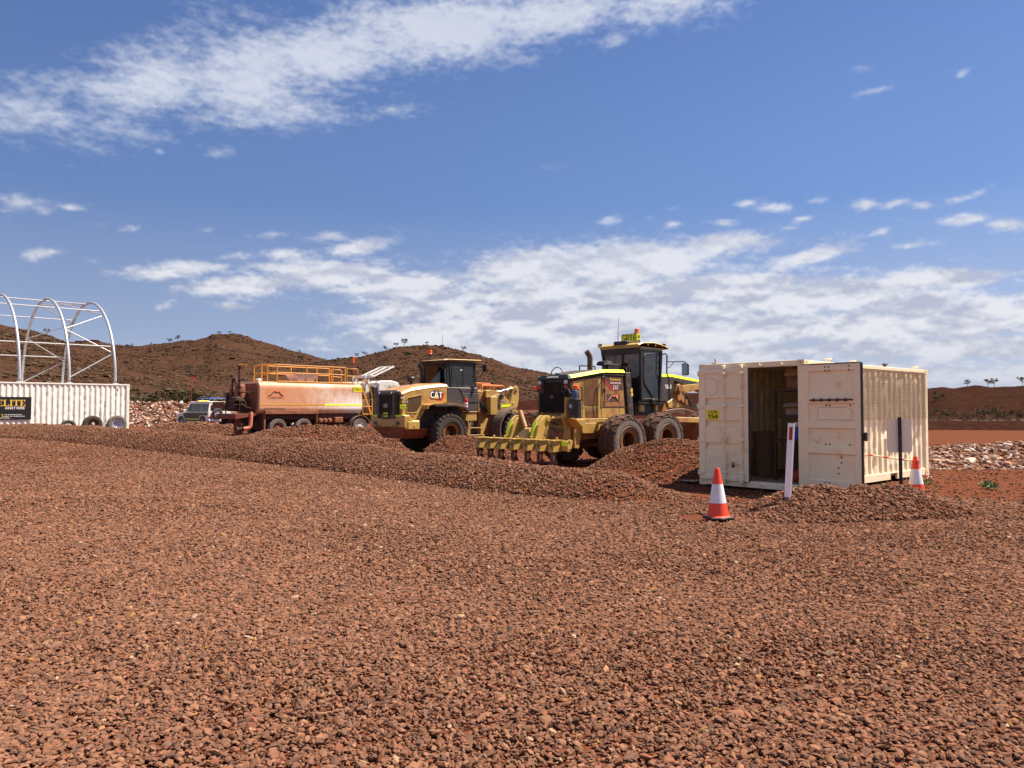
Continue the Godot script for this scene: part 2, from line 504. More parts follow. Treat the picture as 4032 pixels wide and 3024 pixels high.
func sky_image() -> Image:
	var nz := FastNoiseLite.new()
	nz.seed = 5
	nz.frequency = 1.0
	nz.fractal_octaves = 6
	nz.fractal_gain = 0.55
	nz.domain_warp_enabled = true
	nz.domain_warp_amplitude = 0.35
	nz.domain_warp_frequency = 1.2
	var broad := FastNoiseLite.new()
	broad.seed = 9
	broad.frequency = 0.22
	broad.fractal_octaves = 3
	# the whole sky, coarse: generic clouds like those in view
	var cw := 512
	var chh := 256
	var coarse := Image.create_empty(cw, chh, false, Image.FORMAT_RGBF)
	for r in chh:
		var el := 90.0 - (r + 0.5) / chh * 180.0
		for c in cw:
			var az := (c + 0.5) / cw * 360.0
			if az > 180.0: az -= 360.0
			coarse.set_pixel(c, r, sky_color(az, maxf(el, 0.2), -1.0, nz, broad))
	coarse.resize(SKY_W, SKY_H, Image.INTERPOLATE_CUBIC)
	# the part in view, fine
	var az0 := -42.0
	var az1 := 42.0
	var el1 := 34.0
	# the panorama starts straight ahead and runs to the right
	var c0 := int(az0 / 360.0 * SKY_W)
	var c1 := int(az1 / 360.0 * SKY_W)
	var r0 := int((90.0 - el1) / 180.0 * SKY_H)
	var r1 := SKY_H / 2
	var mw := (c1 - c0) / 6
	var mh := (r1 - r0) / 3
	var mask := Image.create_empty(mw, mh, false, Image.FORMAT_RF)
	var spots := []
	for k in CLOUDS:
		var o := ae(k[0], k[1])
		var x := ae(k[0] + 10.0, k[1] + 10.0 * k[4])
		var ax := x - o
		var scale := (ae(k[0] + 10.0, k[1]) - o).length() / 10.0
		spots.append([o, ax.normalized(), k[2] * scale, k[3] * scale, k[5]])
	for r in mh:
		var el := el1 * (1.0 - (r + 0.5) / mh)
		for c in mw:
			var az := lerpf(az0, az1, (c + 0.5) / mw)
			var keep := 1.0
			var most := 0.0
			for s in spots:
				var d: Vector2 = Vector2(az, el) - s[0]
				if absf(d.x) > s[2] * 2.0 + 1.0: continue
				var ax: Vector2 = s[1]
				var p: float = d.dot(ax) / s[2]
				var q: float = (d.y * ax.x - d.x * ax.y) / s[3]
				var k: float = s[4] * exp(-(p * p + q * q) * 0.85)
				most = maxf(most, k)
				keep *= 1.0 - minf(k * 0.45, 0.8)
			mask.set_pixel(c, r, Color(maxf(most, 1.15 * (1.0 - keep)), 0, 0))
	mask.resize(c1 - c0, r1 - r0, Image.INTERPOLATE_CUBIC)
	for r in r1 - r0:
		var el := 90.0 - (r0 + r + 0.5) / SKY_H * 180.0
		for c in c1 - c0:
			var az := (c0 + c + 0.5) / SKY_W * 360.0
			var m := maxf(mask.get_pixel(c, r).r, 0.0)
			var col := sky_color(az, el, m, nz, broad)
			var edge := clampf(minf(minf(c, c1 - c0 - 1 - c) / 40.0, r / 30.0), 0.0, 1.0)
			if edge < 1.0: col = coarse.get_pixel(posmod(c0 + c, SKY_W), r0 + r).lerp(col, edge)
			coarse.set_pixel(posmod(c0 + c, SKY_W), r0 + r, col)
	return coarse

func sky_color(az: float, el: float, mask: float, nz: FastNoiseLite, broad: FastNoiseLite) -> Color:
	var b := blue_of(az, el)
	var ra := deg_to_rad(az)
	var re := deg_to_rad(el)
	var h := sin(re) + 0.045
	var q := Vector2(sin(ra), cos(ra)) * cos(re) / h
	var st := Vector2(q.x * 0.86 + q.y * 0.5, q.y * 0.86 - q.x * 0.5)
	var f := 2.6
	var n1 := nz.get_noise_2d(st.x * f * 0.75, st.y * f * 1.25)
	if mask < 0.0:
		mask = clampf(0.35 + broad.get_noise_2d(st.x * 4.0, st.y * 4.0) * 1.6 + 0.55 * exp(-el / 9.0), 0.0, 1.1)
	if mask < 0.04: return Color(b.x, b.y, b.z)
	# puffs finer than the plane's own noise, in angle, so that low clouds keep a grain
	var n2 := nz.get_noise_2d(az * 0.14 + 40.0, el * 0.50)
	var n3 := nz.get_noise_2d(az * 0.60 - 70.0, el * 1.55 + 30.0)
	var n4 := nz.get_noise_2d(az * 1.7 + 11.0, el * 3.6 - 20.0)
	var low := clampf(1.0 - el / 15.0, 0.0, 1.0)
	var n := lerpf(n1 * 0.50 + n3 * 0.45 + n2 * 0.25 + n4 * 0.24, n2 * 0.50 + n3 * 0.42 + n4 * 0.22, low)
	var solid := clampf((mask - 0.66) * 2.2, 0.0, 1.0) * clampf(low * 2.5, 0.0, 1.0)
	var dens := mask * 1.28 + n * lerpf(0.88, 0.52, solid) - 0.42
	var a := smoothstep(lerpf(-0.14, 0.0, low), lerpf(0.95, 0.40, low), dens)
	a *= lerpf(0.84, 0.97, clampf(low * 1.3, 0, 1)) * clampf(0.45 + mask * 0.7, 0.0, 1.0)
	# lit tops and grey undersides of the puffs
	var up := 1.5 * (nz.get_noise_2d(az * 0.14 + 40.0, (el + 1.4) * 0.50) - n2) + 0.55 * (nz.get_noise_2d(az * 0.60 - 70.0, (el + 0.5) * 1.55 + 30.0) - n3)
	var lit := clampf(0.62 - up * 1.0 + n4 * 0.25 - maxf(dens - 0.6, 0.0) * 0.35, 0.0, 1.0)
	var white := Vector3(0.80, 0.81, 0.86).lerp(Vector3(0.48, 0.51, 0.63), (1.0 - lit) * clampf(low * 1.6 + 0.25, 0, 1))
	# low banks thin out into the pale air
	white = white.lerp(Vector3(0.53, 0.56, 0.66), clampf(1.0 - el / 5.5, 0.0, 1.0) * 0.75)
	if el > 16.0: white = white.lerp(Vector3(0.62, 0.68, 0.82), 0.5)
	var c := b.lerp(white, a)
	return Color(c.x, c.y, c.z)

# ---------------------------------------------------------------- ground
func gh(X: float, D: float) -> float:
	var y := 0.4 * smoothstep(8.0, 22.0, -X) * (smoothstep(14.0, 32.0, D) - 0.5 * smoothstep(36.5, 41.0, D))
	var d := Vector2(X - 3.4, D - 24.3)
	y -= 0.10 * exp(-d.length_squared() / 16.0)
	y += rough_noise.get_noise_2d(X, D) * 0.05 * smoothstep(7.0, 14.0, absf(X - 4.0) + absf(D - 17.0) * 0.6)
	return y

var BERMS := []        # {p: crest [Vector2], h: heights above the ground, w: half widths}

func smooth_path(b: Dictionary) -> Dictionary:
	var c := Curve3D.new()
	var k: int = b.p.size()
	var pts := []
	for i in k: pts.append(Vector3(b.p[i][0], b.p[i][2], b.p[i][1]))
	for i in k:
		var t := Vector3.ZERO
		if i > 0 and i < k - 1: t = (pts[i + 1] - pts[i - 1]) / 6.0
		c.add_point(pts[i], -t, t)
	c.bake_interval = 0.1
	return {"c": c, "len": c.get_baked_length(), "w": b.w, "rough": b.get("rough", 1.0), "power": b.get("power", 1.25)}

func berm_point(b: Dictionary, s: float, t: float) -> Vector3:
	var c: Curve3D = b.c
	var L: float = b.len
	var p := c.sample_baked(s)
	var q := c.sample_baked(minf(s + 0.3, L)) - c.sample_baked(maxf(s - 0.3, 0.0))
	var side := Vector2(q.z, -q.x).normalized()
	var end := minf(smoothstep(0.0, b.w * 0.9, s), smoothstep(0.0, b.w * 0.9, L - s))
	var w: float = b.w * lerpf(0.55, 1.0, end) * (1.0 + 0.16 * rough_noise.get_noise_2d(s * 2.2 + 31.0, b.w * 50.0))
	var X := p.x + side.x * t * w
	var D := p.z + side.y * t * w
	var hump := pow(maxf(0.0, 1.0 - pow(absf(t), b.power)), 1.05)
	var y: float = p.y * end * hump * (1.0 + 0.16 * rough_noise.get_noise_2d(X * 5.0, D * 5.0) * b.rough)
	y += fine_noise.get_noise_2d(X * 4.0, D * 4.0) * 0.03 * hump * b.rough
	return Vector3(X, gh(X, D) + y - 0.035 * smoothstep(0.85, 1.0, absf(t)), -D)

func berm_mesh(b: Dictionary, ds := 0.16, rows := 22) -> MB:
	var o := MB.new()
	var cols := int(b.len / ds) + 1
	var grid := []
	for i in cols + 1:
		var line := []
		for j in rows + 1:
			line.append(berm_point(b, b.len * i / cols, lerpf(-1.0, 1.0, float(j) / rows)))
		grid.append(line)
	sheet(o, grid)
	return o

func sheet(o: MB, grid: Array) -> void:
	var w := grid.size()
	var h: int = grid[0].size()
	var nn := []
	for i in w:
		var line := []
		for j in h:
			var a: Vector3 = grid[mini(i + 1, w - 1)][j] - grid[maxi(i - 1, 0)][j]
			var b: Vector3 = grid[i][mini(j + 1, h - 1)] - grid[i][maxi(j - 1, 0)]
			var n := a.cross(b).normalized()
			line.append(n if n.y >= 0.0 else -n)
		nn.append(line)
	for i in w - 1:
		for j in h - 1:
			o.t3(grid[i][j], grid[i + 1][j], grid[i + 1][j + 1], nn[i][j], nn[i + 1][j], nn[i + 1][j + 1])
			o.t3(grid[i][j], grid[i + 1][j + 1], grid[i][j + 1], nn[i][j], nn[i + 1][j + 1], nn[i][j + 1])

# an angular chip of rock, about one across
func stone(seed: int, flat: float, rough := 0.32) -> ArrayMesh:
	var r := RandomNumberGenerator.new()
	r.seed = seed
	var g := (1.0 + sqrt(5.0)) / 2.0
	var P := []
	for s in [[0, 1, g], [0, -1, g], [0, 1, -g], [0, -1, -g], [1, g, 0], [-1, g, 0], [1, -g, 0], [-1, -g, 0], [g, 0, 1], [-g, 0, 1], [g, 0, -1], [-g, 0, -1]]:
		var d := Vector3(s[0], s[1], s[2]).normalized() * 0.5 * (1.0 + r.randf_range(-rough, rough))
		P.append(Vector3(d.x, d.y * flat, d.z * 0.8))
	# shear a corner or two flat, as crushed rock breaks
	for k in 2:
		var n := Vector3(r.randfn(), r.randfn(), r.randfn()).normalized()
		var c := r.randf_range(0.22, 0.34)
		for i in P.size():
			var over: float = P[i].dot(n) - c
			if over > 0.0: P[i] -= n * over * 0.85
	var o := MB.new()
	for i in 12:
		for j in range(i + 1, 12):
			for k in range(j + 1, 12):
				pass
	var faces := [[0, 1, 8], [0, 8, 4], [0, 4, 5], [0, 5, 9], [0, 9, 1], [1, 6, 8], [8, 6, 10], [8, 10, 4], [4, 10, 2], [4, 2, 5], [5, 2, 11], [5, 11, 9], [9, 11, 7], [9, 7, 1], [1, 7, 6], [3, 6, 7], [3, 7, 11], [3, 11, 2], [3, 2, 10], [3, 10, 6]]
	for f in faces:
		o.tri(P[f[0]], P[f[1]], P[f[2]], P[f[0]] + P[f[1]] + P[f[2]])
	return o.mesh()

# scatters[k] collects the buffer of the k-th stone shape
func new_scatter(k: int) -> Array:
	var a := []
	for i in k: a.append(PackedFloat32Array())
	return a

func drop(a: Array, p: Vector3, s: Vector3, yaw: float, tilt_x: float, tilt_z: float, c: Color) -> void:
	var q := Basis.from_euler(Vector3(tilt_x, yaw, tilt_z)) * Basis.from_scale(s)
	var k := rng.randi() % a.size()
	a[k].append_array(PackedFloat32Array([q.x.x, q.y.x, q.z.x, p.x, q.x.y, q.y.y, q.z.y, p.y, q.x.z, q.y.z, q.z.z, p.z, c.r, c.g, c.b, 1.0]))

func scatter_to(parent: Node, called: String, a: Array, shapes: Array, m: Material) -> void:
	for k in a.size():
		if a[k].size() == 0: continue
		var mm := MultiMesh.new()
		mm.transform_format = MultiMesh.TRANSFORM_3D
		mm.use_colors = true
		mm.mesh = shapes[k]
		mm.instance_count = a[k].size() / 16
		mm.buffer = a[k]
		var o := MultiMeshInstance3D.new()
		o.multimesh = mm
		o.material_override = m
		o.name = called
		o.set_meta("kind", "stuff")
		parent.add_child(o, true)

func stuff(called: String, label: String, category: String) -> Node3D:
	var o := thing(called, label, category, Vector3.ZERO)
	o.set_meta("kind", "stuff")
	return o

# linear base colours of the crushed rock
const ROCK := [Color(0.180, 0.088, 0.055), Color(0.208, 0.101, 0.062), Color(0.162, 0.081, 0.050), Color(0.144, 0.075, 0.049), Color(0.218, 0.113, 0.068), Color(0.180, 0.095, 0.062), Color(0.127, 0.071, 0.051), Color(0.196, 0.085, 0.051)]
const ROCK_ODD := [Color(0.252, 0.132, 0.048), Color(0.311, 0.218, 0.144), Color(0.074, 0.050, 0.039), Color(0.222, 0.099, 0.060), Color(0.281, 0.139, 0.084)]
const PALE := [Color(0.32, 0.22, 0.17), Color(0.40, 0.31, 0.26), Color(0.24, 0.145, 0.105), Color(0.46, 0.38, 0.33), Color(0.19, 0.11, 0.078), Color(0.34, 0.225, 0.175)]

func rock_color() -> Color:
	var c: Color = ROCK[rng.randi() % ROCK.size()]
	if rng.randf() < 0.03: c = ROCK_ODD[rng.randi() % ROCK_ODD.size()]
	var k := rng.randf_range(0.82, 1.2)
	return Color(c.r * k, c.g * k, c.b * k)

func in_berm(X: float, D: float) -> bool:
	for b in BERMS:
		if b.box.has_point(Vector2(X, D)):
			var c: Curve3D = b.c
			var p := c.get_closest_point(Vector3(X, 0.4, D))
			if Vector2(p.x - X, p.z - D).length() < b.w * 0.5: return true
	return false

# the near edge of the gravelled pad: behind it lies rolled dirt
func pad_cover(X: float, D: float) -> float:
	# rolled dirt right of and behind the container mound
	if D > 13.2 and X > 2.6: return 0.06 + 0.34 * smoothstep(14.6, 13.2, D)
	if X > 6.8 and D > 12.4: return lerpf(1.0, 0.10, smoothstep(12.4, 13.6, D))
	var toe := 14.6 + maxf(0.0, 1.2 - X) * 1.18
	if D > toe + 1.4: return 0.05
	# fines lie between the stones further to the left
	var f := smoothstep(-2.0, -9.0, X + (14.0 - D) * 0.3)
	return clampf(1.0 - 0.45 * f * smoothstep(9.0, 18.0, D) + 0.35 * rough_noise.get_noise_2d(X * 1.6, D * 1.6 + 300.0), 0.15, 1.0)

func lay_gravel(shapes: Array, m: Material) -> void:
	var a := new_scatter(shapes.size())
	var D := 2.7
	var n_all := 0
	while D < 36.0:
		var step := 0.12 + D * 0.012
		var dens := minf(2900.0, 2900.0 * pow(6.0 / D, 1.08))
		var half := 0.68 * D + 1.6
		var n := int(dens * 2.0 * half * step)
		var size := 0.0285 * pow(maxf(D, 5.0) / 6.0, 0.27)
		for i in n:
			var X := rng.randf_range(-half, half)
			var d := D + rng.randf() * step
			if rng.randf() > pad_cover(X, d): continue
			if D > 11.0 and in_berm(X, d): continue
			var s := size * exp(rng.randfn() * 0.36)
			if rng.randf() < 0.004: s *= 2.0
			s = minf(s, size * 2.6)
			var ridge := fine_noise.get_noise_2d(X * 1.3, d * 1.3)
			var loose := clampf(0.5 + 1.6 * rough_noise.get_noise_2d(X * 3.0 + 80.0, d * 5.0), 0.0, 1.0)
			var y := gh(X, d) + s * 0.12 + (rng.randf() * (0.5 + loose) + ridge * 0.7) * 0.012
			var sc := Vector3(s * rng.randf_range(0.9, 1.5), s * rng.randf_range(0.7, 1.1), s)
			drop(a, Vector3(X, y, -d), sc, rng.randf() * TAU, rng.randfn() * (0.18 + 0.28 * loose), rng.randfn() * (0.18 + 0.28 * loose), rock_color())
			n_all += 1
		D += step
	print("pad stones ", n_all)
	var o := stuff("gravel", "red brown crushed rock gravel spread over the open yard", "gravel")
	scatter_to(o, "stones", a, shapes, m)

func lay_berms(shapes: Array, m: Material) -> void:
	# crest points: x, distance, height; the last numbers are half widths
	var list := [
		{"p": [[-31.0, 41.5, 0.36], [-27.5, 38.8, 0.46], [-24.0, 36.0, 0.52], [-18.9, 32.8, 0.60], [-14.7, 30.4, 0.64], [-10.2, 27.6, 0.66], [-6.3, 23.9, 0.68], [-3.5, 20.9, 0.57], [-1.35, 18.1, 0.51], [0.3, 16.4, 0.49], [1.3, 15.5, 0.43], [2.2, 15.1, 0.40], [3.3, 15.3, 0.2]], "w": 1.32, "n": 1250.0, "s": 0.042, "power": 1.75},
		{"p": [[1.7, 20.6, 0.2], [2.6, 19.8, 0.55], [3.3, 19.2, 0.80], [3.9, 19.0, 0.86], [4.7, 19.2, 0.9], [5.6, 20.1, 0.88], [6.9, 21.3, 0.6], [8.0, 22.2, 0.3]], "w": 1.75, "n": 900.0, "s": 0.042},
		{"p": [[3.1, 11.8, 0.03], [3.9, 12.0, 0.20], [4.45, 12.15, 0.40], [4.95, 12.2, 0.43], [5.25, 12.25, 0.38], [5.55, 12.3, 0.46], [6.1, 12.4, 0.43], [6.5, 12.5, 0.40], [6.9, 12.7, 0.24], [7.6, 13.0, 0.12], [8.9, 13.2, 0.07]], "w": 1.02, "n": 1700.0, "s": 0.042},
		{"p": [[-3.4, 25.4, 0.2], [-2.6, 25.6, 0.55], [-1.7, 26.1, 0.76], [-0.7, 26.7, 0.60], [0.2, 27.4, 0.2]], "w": 1.45, "n": 620.0, "s": 0.05},
		{"p": [[-14.0, 38.6, 0.1], [-12.2, 38.3, 0.5], [-10.6, 38.1, 0.72], [-8.5, 38.2, 0.78], [-6.5, 38.0, 0.55], [-5.0, 37.4, 0.1]], "w": 2.0, "n": 230.0, "s": 0.08},
		{"p": [[-8.2, 34.4, 0.1], [-6.6, 34.2, 0.42], [-5.2, 33.9, 0.40], [-4.0, 33.2, 0.1]], "w": 1.5, "n": 260.0, "s": 0.075},
		{"p": [[-22.5, 46.6, 0.2], [-19.5, 45.2, 0.60], [-17.0, 44.0, 0.60], [-15.0, 43.2, 0.3], [-13.9, 42.6, 0.1]], "w": 1.8, "n": 200.0, "s": 0.085},
	]
	BERMS = []
	for b in list:
		var s := smooth_path(b)
		var box := Rect2(b.p[0][0], b.p[0][1], 0, 0)
		for q in b.p: box = box.expand(Vector2(q[0], q[1]))
		s.box = box.grow(b.w)
		s.n = b.n
		s.s = b.s
		BERMS.append(s)
	var a := new_scatter(shapes.size())
	for b in BERMS:
		setting("gravel_berm", berm_mesh(b), M.dirt)
		var n := int(b.n * b.len * b.w * 2.0)
		for i in n:
			var s0 := rng.randf() * b.len as float
			var t := rng.randf_range(-1.02, 1.02)
			var p := berm_point(b, s0, t)
			var s: float = b.s * exp(rng.randfn() * 0.38)
			s = minf(s, b.s * 2.4)
			p.y += s * 0.14 + rng.randf() * 0.01
			drop(a, p, Vector3(s * rng.randf_range(0.9, 1.4), s * rng.randf_range(0.8, 1.2), s), rng.randf() * TAU, rng.randfn() * 0.5, rng.randfn() * 0.5, rock_color())
	var o := stuff("berm_gravel", "coarse dark red rock heaped in long windrows across the yard", "gravel")
	scatter_to(o, "stones", a, shapes, m)

func ground_mesh() -> MB:
	var o := MB.new()
	var k := 150
	var grid := []
	for i in k + 1:
		var line := []
		var X := 4.0 * sinh(lerpf(-6.6, 6.6, float(i) / k))
		for j in k + 1:
			var D := 16.0 + 5.0 * sinh(lerpf(-4.0, 6.6, float(j) / k))
			line.append(Vector3(X, gh(X, D) - 0.004, -D))
		grid.append(line)
	sheet(o, grid)
	return o

# ---------------------------------------------------------------- hills
func ridge_y(r: Array, px: float) -> float:
	for i in r.size() - 1:
		if px <= r[i + 1][0] or i == r.size() - 2:
			var t := clampf((px - r[i][0]) / (r[i + 1][0] - r[i][0]), 0.0, 1.0)
			var a: float = r[maxi(i - 1, 0)][1]
			var d: float = r[mini(i + 2, r.size() - 1)][1]
			return cubic_interpolate(r[i][1], r[i + 1][1], a, d, t)
	return r[0][1]

func hill_point(h: Dictionary, px: float, t: float) -> Vector3:
	# t 0 at the foot, 1 on the ridge, beyond it the far side
	var crest := place_at(px, ridge_y(h.r, px), h.far)
	var dir := Vector3(crest.x, 0, crest.z).normalized()
	var dist := lerpf(h.near, h.far, t)
	var up: float = pow(clampf(t, 0, 1), h.get("bend", 1.3)) if t <= 1.0 else 1.0 - (t - 1.0) * (t - 1.0) * 2.5
	var p := dir * dist
	var body: float = maxf(crest.y, 0.3) * up
	var gul := rough_noise.get_noise_2d(p.x * 0.22, p.z * 0.22) * 0.16 + fine_noise.get_noise_2d(p.x * 0.10, p.z * 0.10) * 0.05
	p.y = body * (1.0 + gul * 4.0 * clampf(t, 0, 1) * (1.0 - clampf(t, 0, 1))) + fine_noise.get_noise_2d(p.x * 0.3, p.z * 0.3) * h.get("lump", 0.5) * clampf(t * 4.0, 0, 1)
	return p

func hill_mesh(h: Dictionary, cols: int, rows: int) -> MB:
	var o := MB.new()
	var grid := []
	var x0: float = h.r[0][0]
	var x1: float = h.r[h.r.size() - 1][0]
	for i in cols + 1:
		var line := []
		for j in rows + 1:
			var t := -0.05 + 1.4 * j / rows
			var p := hill_point(h, lerpf(x0, x1, float(i) / cols), maxf(t, 0.0))
			if t < 0.0: p.y = -1.0
			line.append(p)
		grid.append(line)
	sheet(o, grid)
	return o

func ground_materials() -> void:
	var g := worn(tex(0.03, [0.0, 0.35, 0.55, 0.75, 1.0], pal([[96, 62, 46], [122, 78, 58], [136, 88, 66], [124, 78, 58], [104, 66, 50]]), 41, FastNoiseLite.TYPE_SIMPLEX_SMOOTH, 6, 1024), 0.95, 0.22, 0.0, true)
	g.normal_enabled = true
	g.normal_texture = bump(0.05, 6.0, 42, 5, 1024)
	g.normal_scale = 0.8
	M.dirt = g
	g.albedo_color = Color(0.56, 0.51, 0.50).linear_to_srgb()
	var s := StandardMaterial3D.new()
	s.vertex_color_use_as_albedo = true
	s.roughness = 0.85
	M.stone = s
	var hl := worn(tex(0.02, [0.0, 0.32, 0.5, 0.66, 1.0], pal([[58, 40, 30], [72, 49, 36], [82, 56, 40], [78, 60, 42], [66, 48, 35]]), 45, FastNoiseLite.TYPE_SIMPLEX_SMOOTH, 6, 1024), 0.95, 0.012, 0.0, true)
	hl.normal_enabled = true
	hl.normal_texture = bump(0.08, 8.0, 46, 6, 1024)
	hl.normal_scale = 1.0
	M.hill = hl
	M.spoil = worn(tex(0.03, [0.0, 0.4, 0.7, 1.0], pal([[50, 34, 29], [60, 41, 34], [72, 50, 41], [58, 40, 34]]), 47, FastNoiseLite.TYPE_SIMPLEX_SMOOTH, 6, 1024), 0.95, 0.03, 0.0, true)
	M.pale_dirt = worn(tex(0.03, [0.0, 0.4, 0.7, 1.0], pal([[150, 106, 84], [176, 130, 106], [190, 146, 122], [156, 108, 86]]), 48, FastNoiseLite.TYPE_SIMPLEX_SMOOTH, 6, 1024), 0.95, 0.08, 0.0, true)
	M.red_heap = worn(tex(0.03, [0.0, 0.5, 1.0], pal([[66, 40, 34], [76, 46, 39], [86, 54, 46]]), 49), 0.95, 0.08, 0.0, true)
	var lf := StandardMaterial3D.new()
	lf.vertex_color_use_as_albedo = true
	lf.roughness = 0.8
	lf.backlight_enabled = true
	lf.backlight = Color(0.12, 0.14, 0.06)
	lf.cull_mode = BaseMaterial3D.CULL_DISABLED
	M.tuft = lf
	M.leaf = worn(tex(0.05, [0.0, 0.5, 1.0], pal([[46, 48, 30], [64, 62, 42], [84, 78, 54]]), 50), 0.8, 0.5)
	M.leaf.cull_mode = BaseMaterial3D.CULL_DISABLED
	M.leaf_grey = worn(tex(0.05, [0.0, 0.5, 1.0], pal([[82, 74, 56], [106, 95, 74], [130, 118, 94]]), 51), 0.85, 0.5)
	M.leaf_grey.cull_mode = BaseMaterial3D.CULL_DISABLED
	M.leaf_green = worn(tex(0.05, [0.0, 0.5, 1.0], pal([[62, 84, 38], [84, 108, 52], [112, 128, 70]]), 52), 0.7, 2.0)
	M.leaf_green.cull_mode = BaseMaterial3D.CULL_DISABLED
	M.bark = plain(rgb8(132, 112, 96), 0.9)

func tone_ground() -> void:
	for n in ["dirt", "hill", "spoil", "red_heap", "pale_dirt", "stone", "leaf", "leaf_grey"]: M[n].metallic_specular = 0.06
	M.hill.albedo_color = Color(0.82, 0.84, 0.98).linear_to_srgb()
	M.spoil.albedo_color = Color(0.62, 0.52, 0.46).linear_to_srgb()
	M.red_heap.albedo_color = Color(0.55, 0.47, 0.42).linear_to_srgb()
	M.pale_dirt.albedo_color = Color(0.42, 0.36, 0.32).linear_to_srgb()
	M.leaf_grey.albedo_color = Color(0.8, 0.8, 0.78).linear_to_srgb()

const HILLS := [
	{"name": "near", "near": 120.0, "far": 230.0, "bend": 1.25, "lump": 0.7, "r": [[-900, 1190], [-400, 1215], [-150, 1240], [0, 1276], [81, 1299], [171, 1316], [260, 1345], [400, 1392], [525, 1427], [650, 1458], [773, 1492], [895, 1521], [1050, 1551], [1250, 1577], [1500, 1594]]},
	{"name": "middle", "near": 200.0, "far": 400.0, "bend": 1.15, "lump": 1.0, "r": [[-300, 1345], [0, 1350], [228, 1347], [281, 1346], [391, 1344], [443, 1360], [610, 1358], [692, 1348], [814, 1332], [846, 1317], [920, 1316], [1021, 1345], [1167, 1385], [1276, 1413], [1400, 1445], [1560, 1490], [1760, 1545], [2000, 1590]]},
	{"name": "right", "near": 170.0, "far": 330.0, "bend": 1.1, "lump": 0.8, "r": [[900, 1590], [1060, 1520], [1180, 1450], [1276, 1421], [1358, 1413], [1458, 1395], [1550, 1371], [1604, 1363], [1714, 1363], [1823, 1382], [1932, 1413], [2023, 1444], [2133, 1466], [2300, 1505], [2500, 1540], [2800, 1575], [3200, 1596]]},
]

func leaf_blob(o: MB, c: Vector3, s: Vector3, n: int, leaf: float, r: RandomNumberGenerator) -> void:
	for i in n:
		var d := Vector3(r.randfn(), r.randfn(), r.randfn()).normalized() * pow(r.randf(), 0.4)
		var p := c + d * s
		var q := Basis.from_euler(Vector3(r.randf() * TAU, r.randf() * TAU, r.randf() * TAU))
		var l := leaf * r.randf_range(0.6, 1.3)
		var a := p + q * Vector3(-0.5, 0, 0) * l
		var b := p + q * Vector3(0, 0, 0.22) * l
		var e := p + q * Vector3(0.5, 0, 0) * l
		var f := p + q * Vector3(0, 0, -0.22) * l
		o.quad(a, b, e, f, q * Vector3.UP)

# a small dry-country tree about h tall, built once for each seed
func tree_parts(seed: int, h: float, bush: bool) -> Array:
	var r := RandomNumberGenerator.new()
	r.seed = seed
	var wood := MB.new()
	var leaves := MB.new()
	var fork := h * (0.12 if bush else r.randf_range(0.3, 0.42))
	wood.cyl(Vector3(0, -0.2, 0), Vector3(0.04 * h, fork, 0), 0.035 * h, 6, 0.022 * h)
	var limbs := 7 if bush else 6
	for k in limbs:
		var a := TAU * k / limbs + r.randf() * 0.8
		var tip := Vector3(cos(a) * h * r.randf_range(0.18, 0.42), h * r.randf_range(0.55, 0.95), sin(a) * h * r.randf_range(0.18, 0.42))
		wood.cyl(Vector3(0.04 * h, fork, 0), tip * Vector3(0.9, 0.95, 0.9), 0.018 * h, 5, 0.006 * h)
		for j in 3:
			var c := tip + Vector3(r.randfn(), r.randfn() * 0.6, r.randfn()) * h * 0.09
			leaf_blob(leaves, c, Vector3.ONE * h * r.randf_range(0.10, 0.17) * Vector3(1.1, 0.75, 1.1), 34, h * 0.085, r)
	return [wood.mesh(), leaves.mesh()]

var TREES := []

func tree(called: String, label: String, category: String, kind: int, at: Vector3, h: float, group: String, m: Material) -> void:
	var o := thing(called, label, category, at, rng.randf() * TAU, group)
	var s := h / 4.0 * (0.7 if group == "trees on the hills" else 1.0)
	var a := part(o, "trunk", TREES[kind][0], M.bark)
	var b := part(o, "crown", TREES[kind][1], m)
	a.scale = Vector3.ONE * s
	b.scale = Vector3.ONE * s

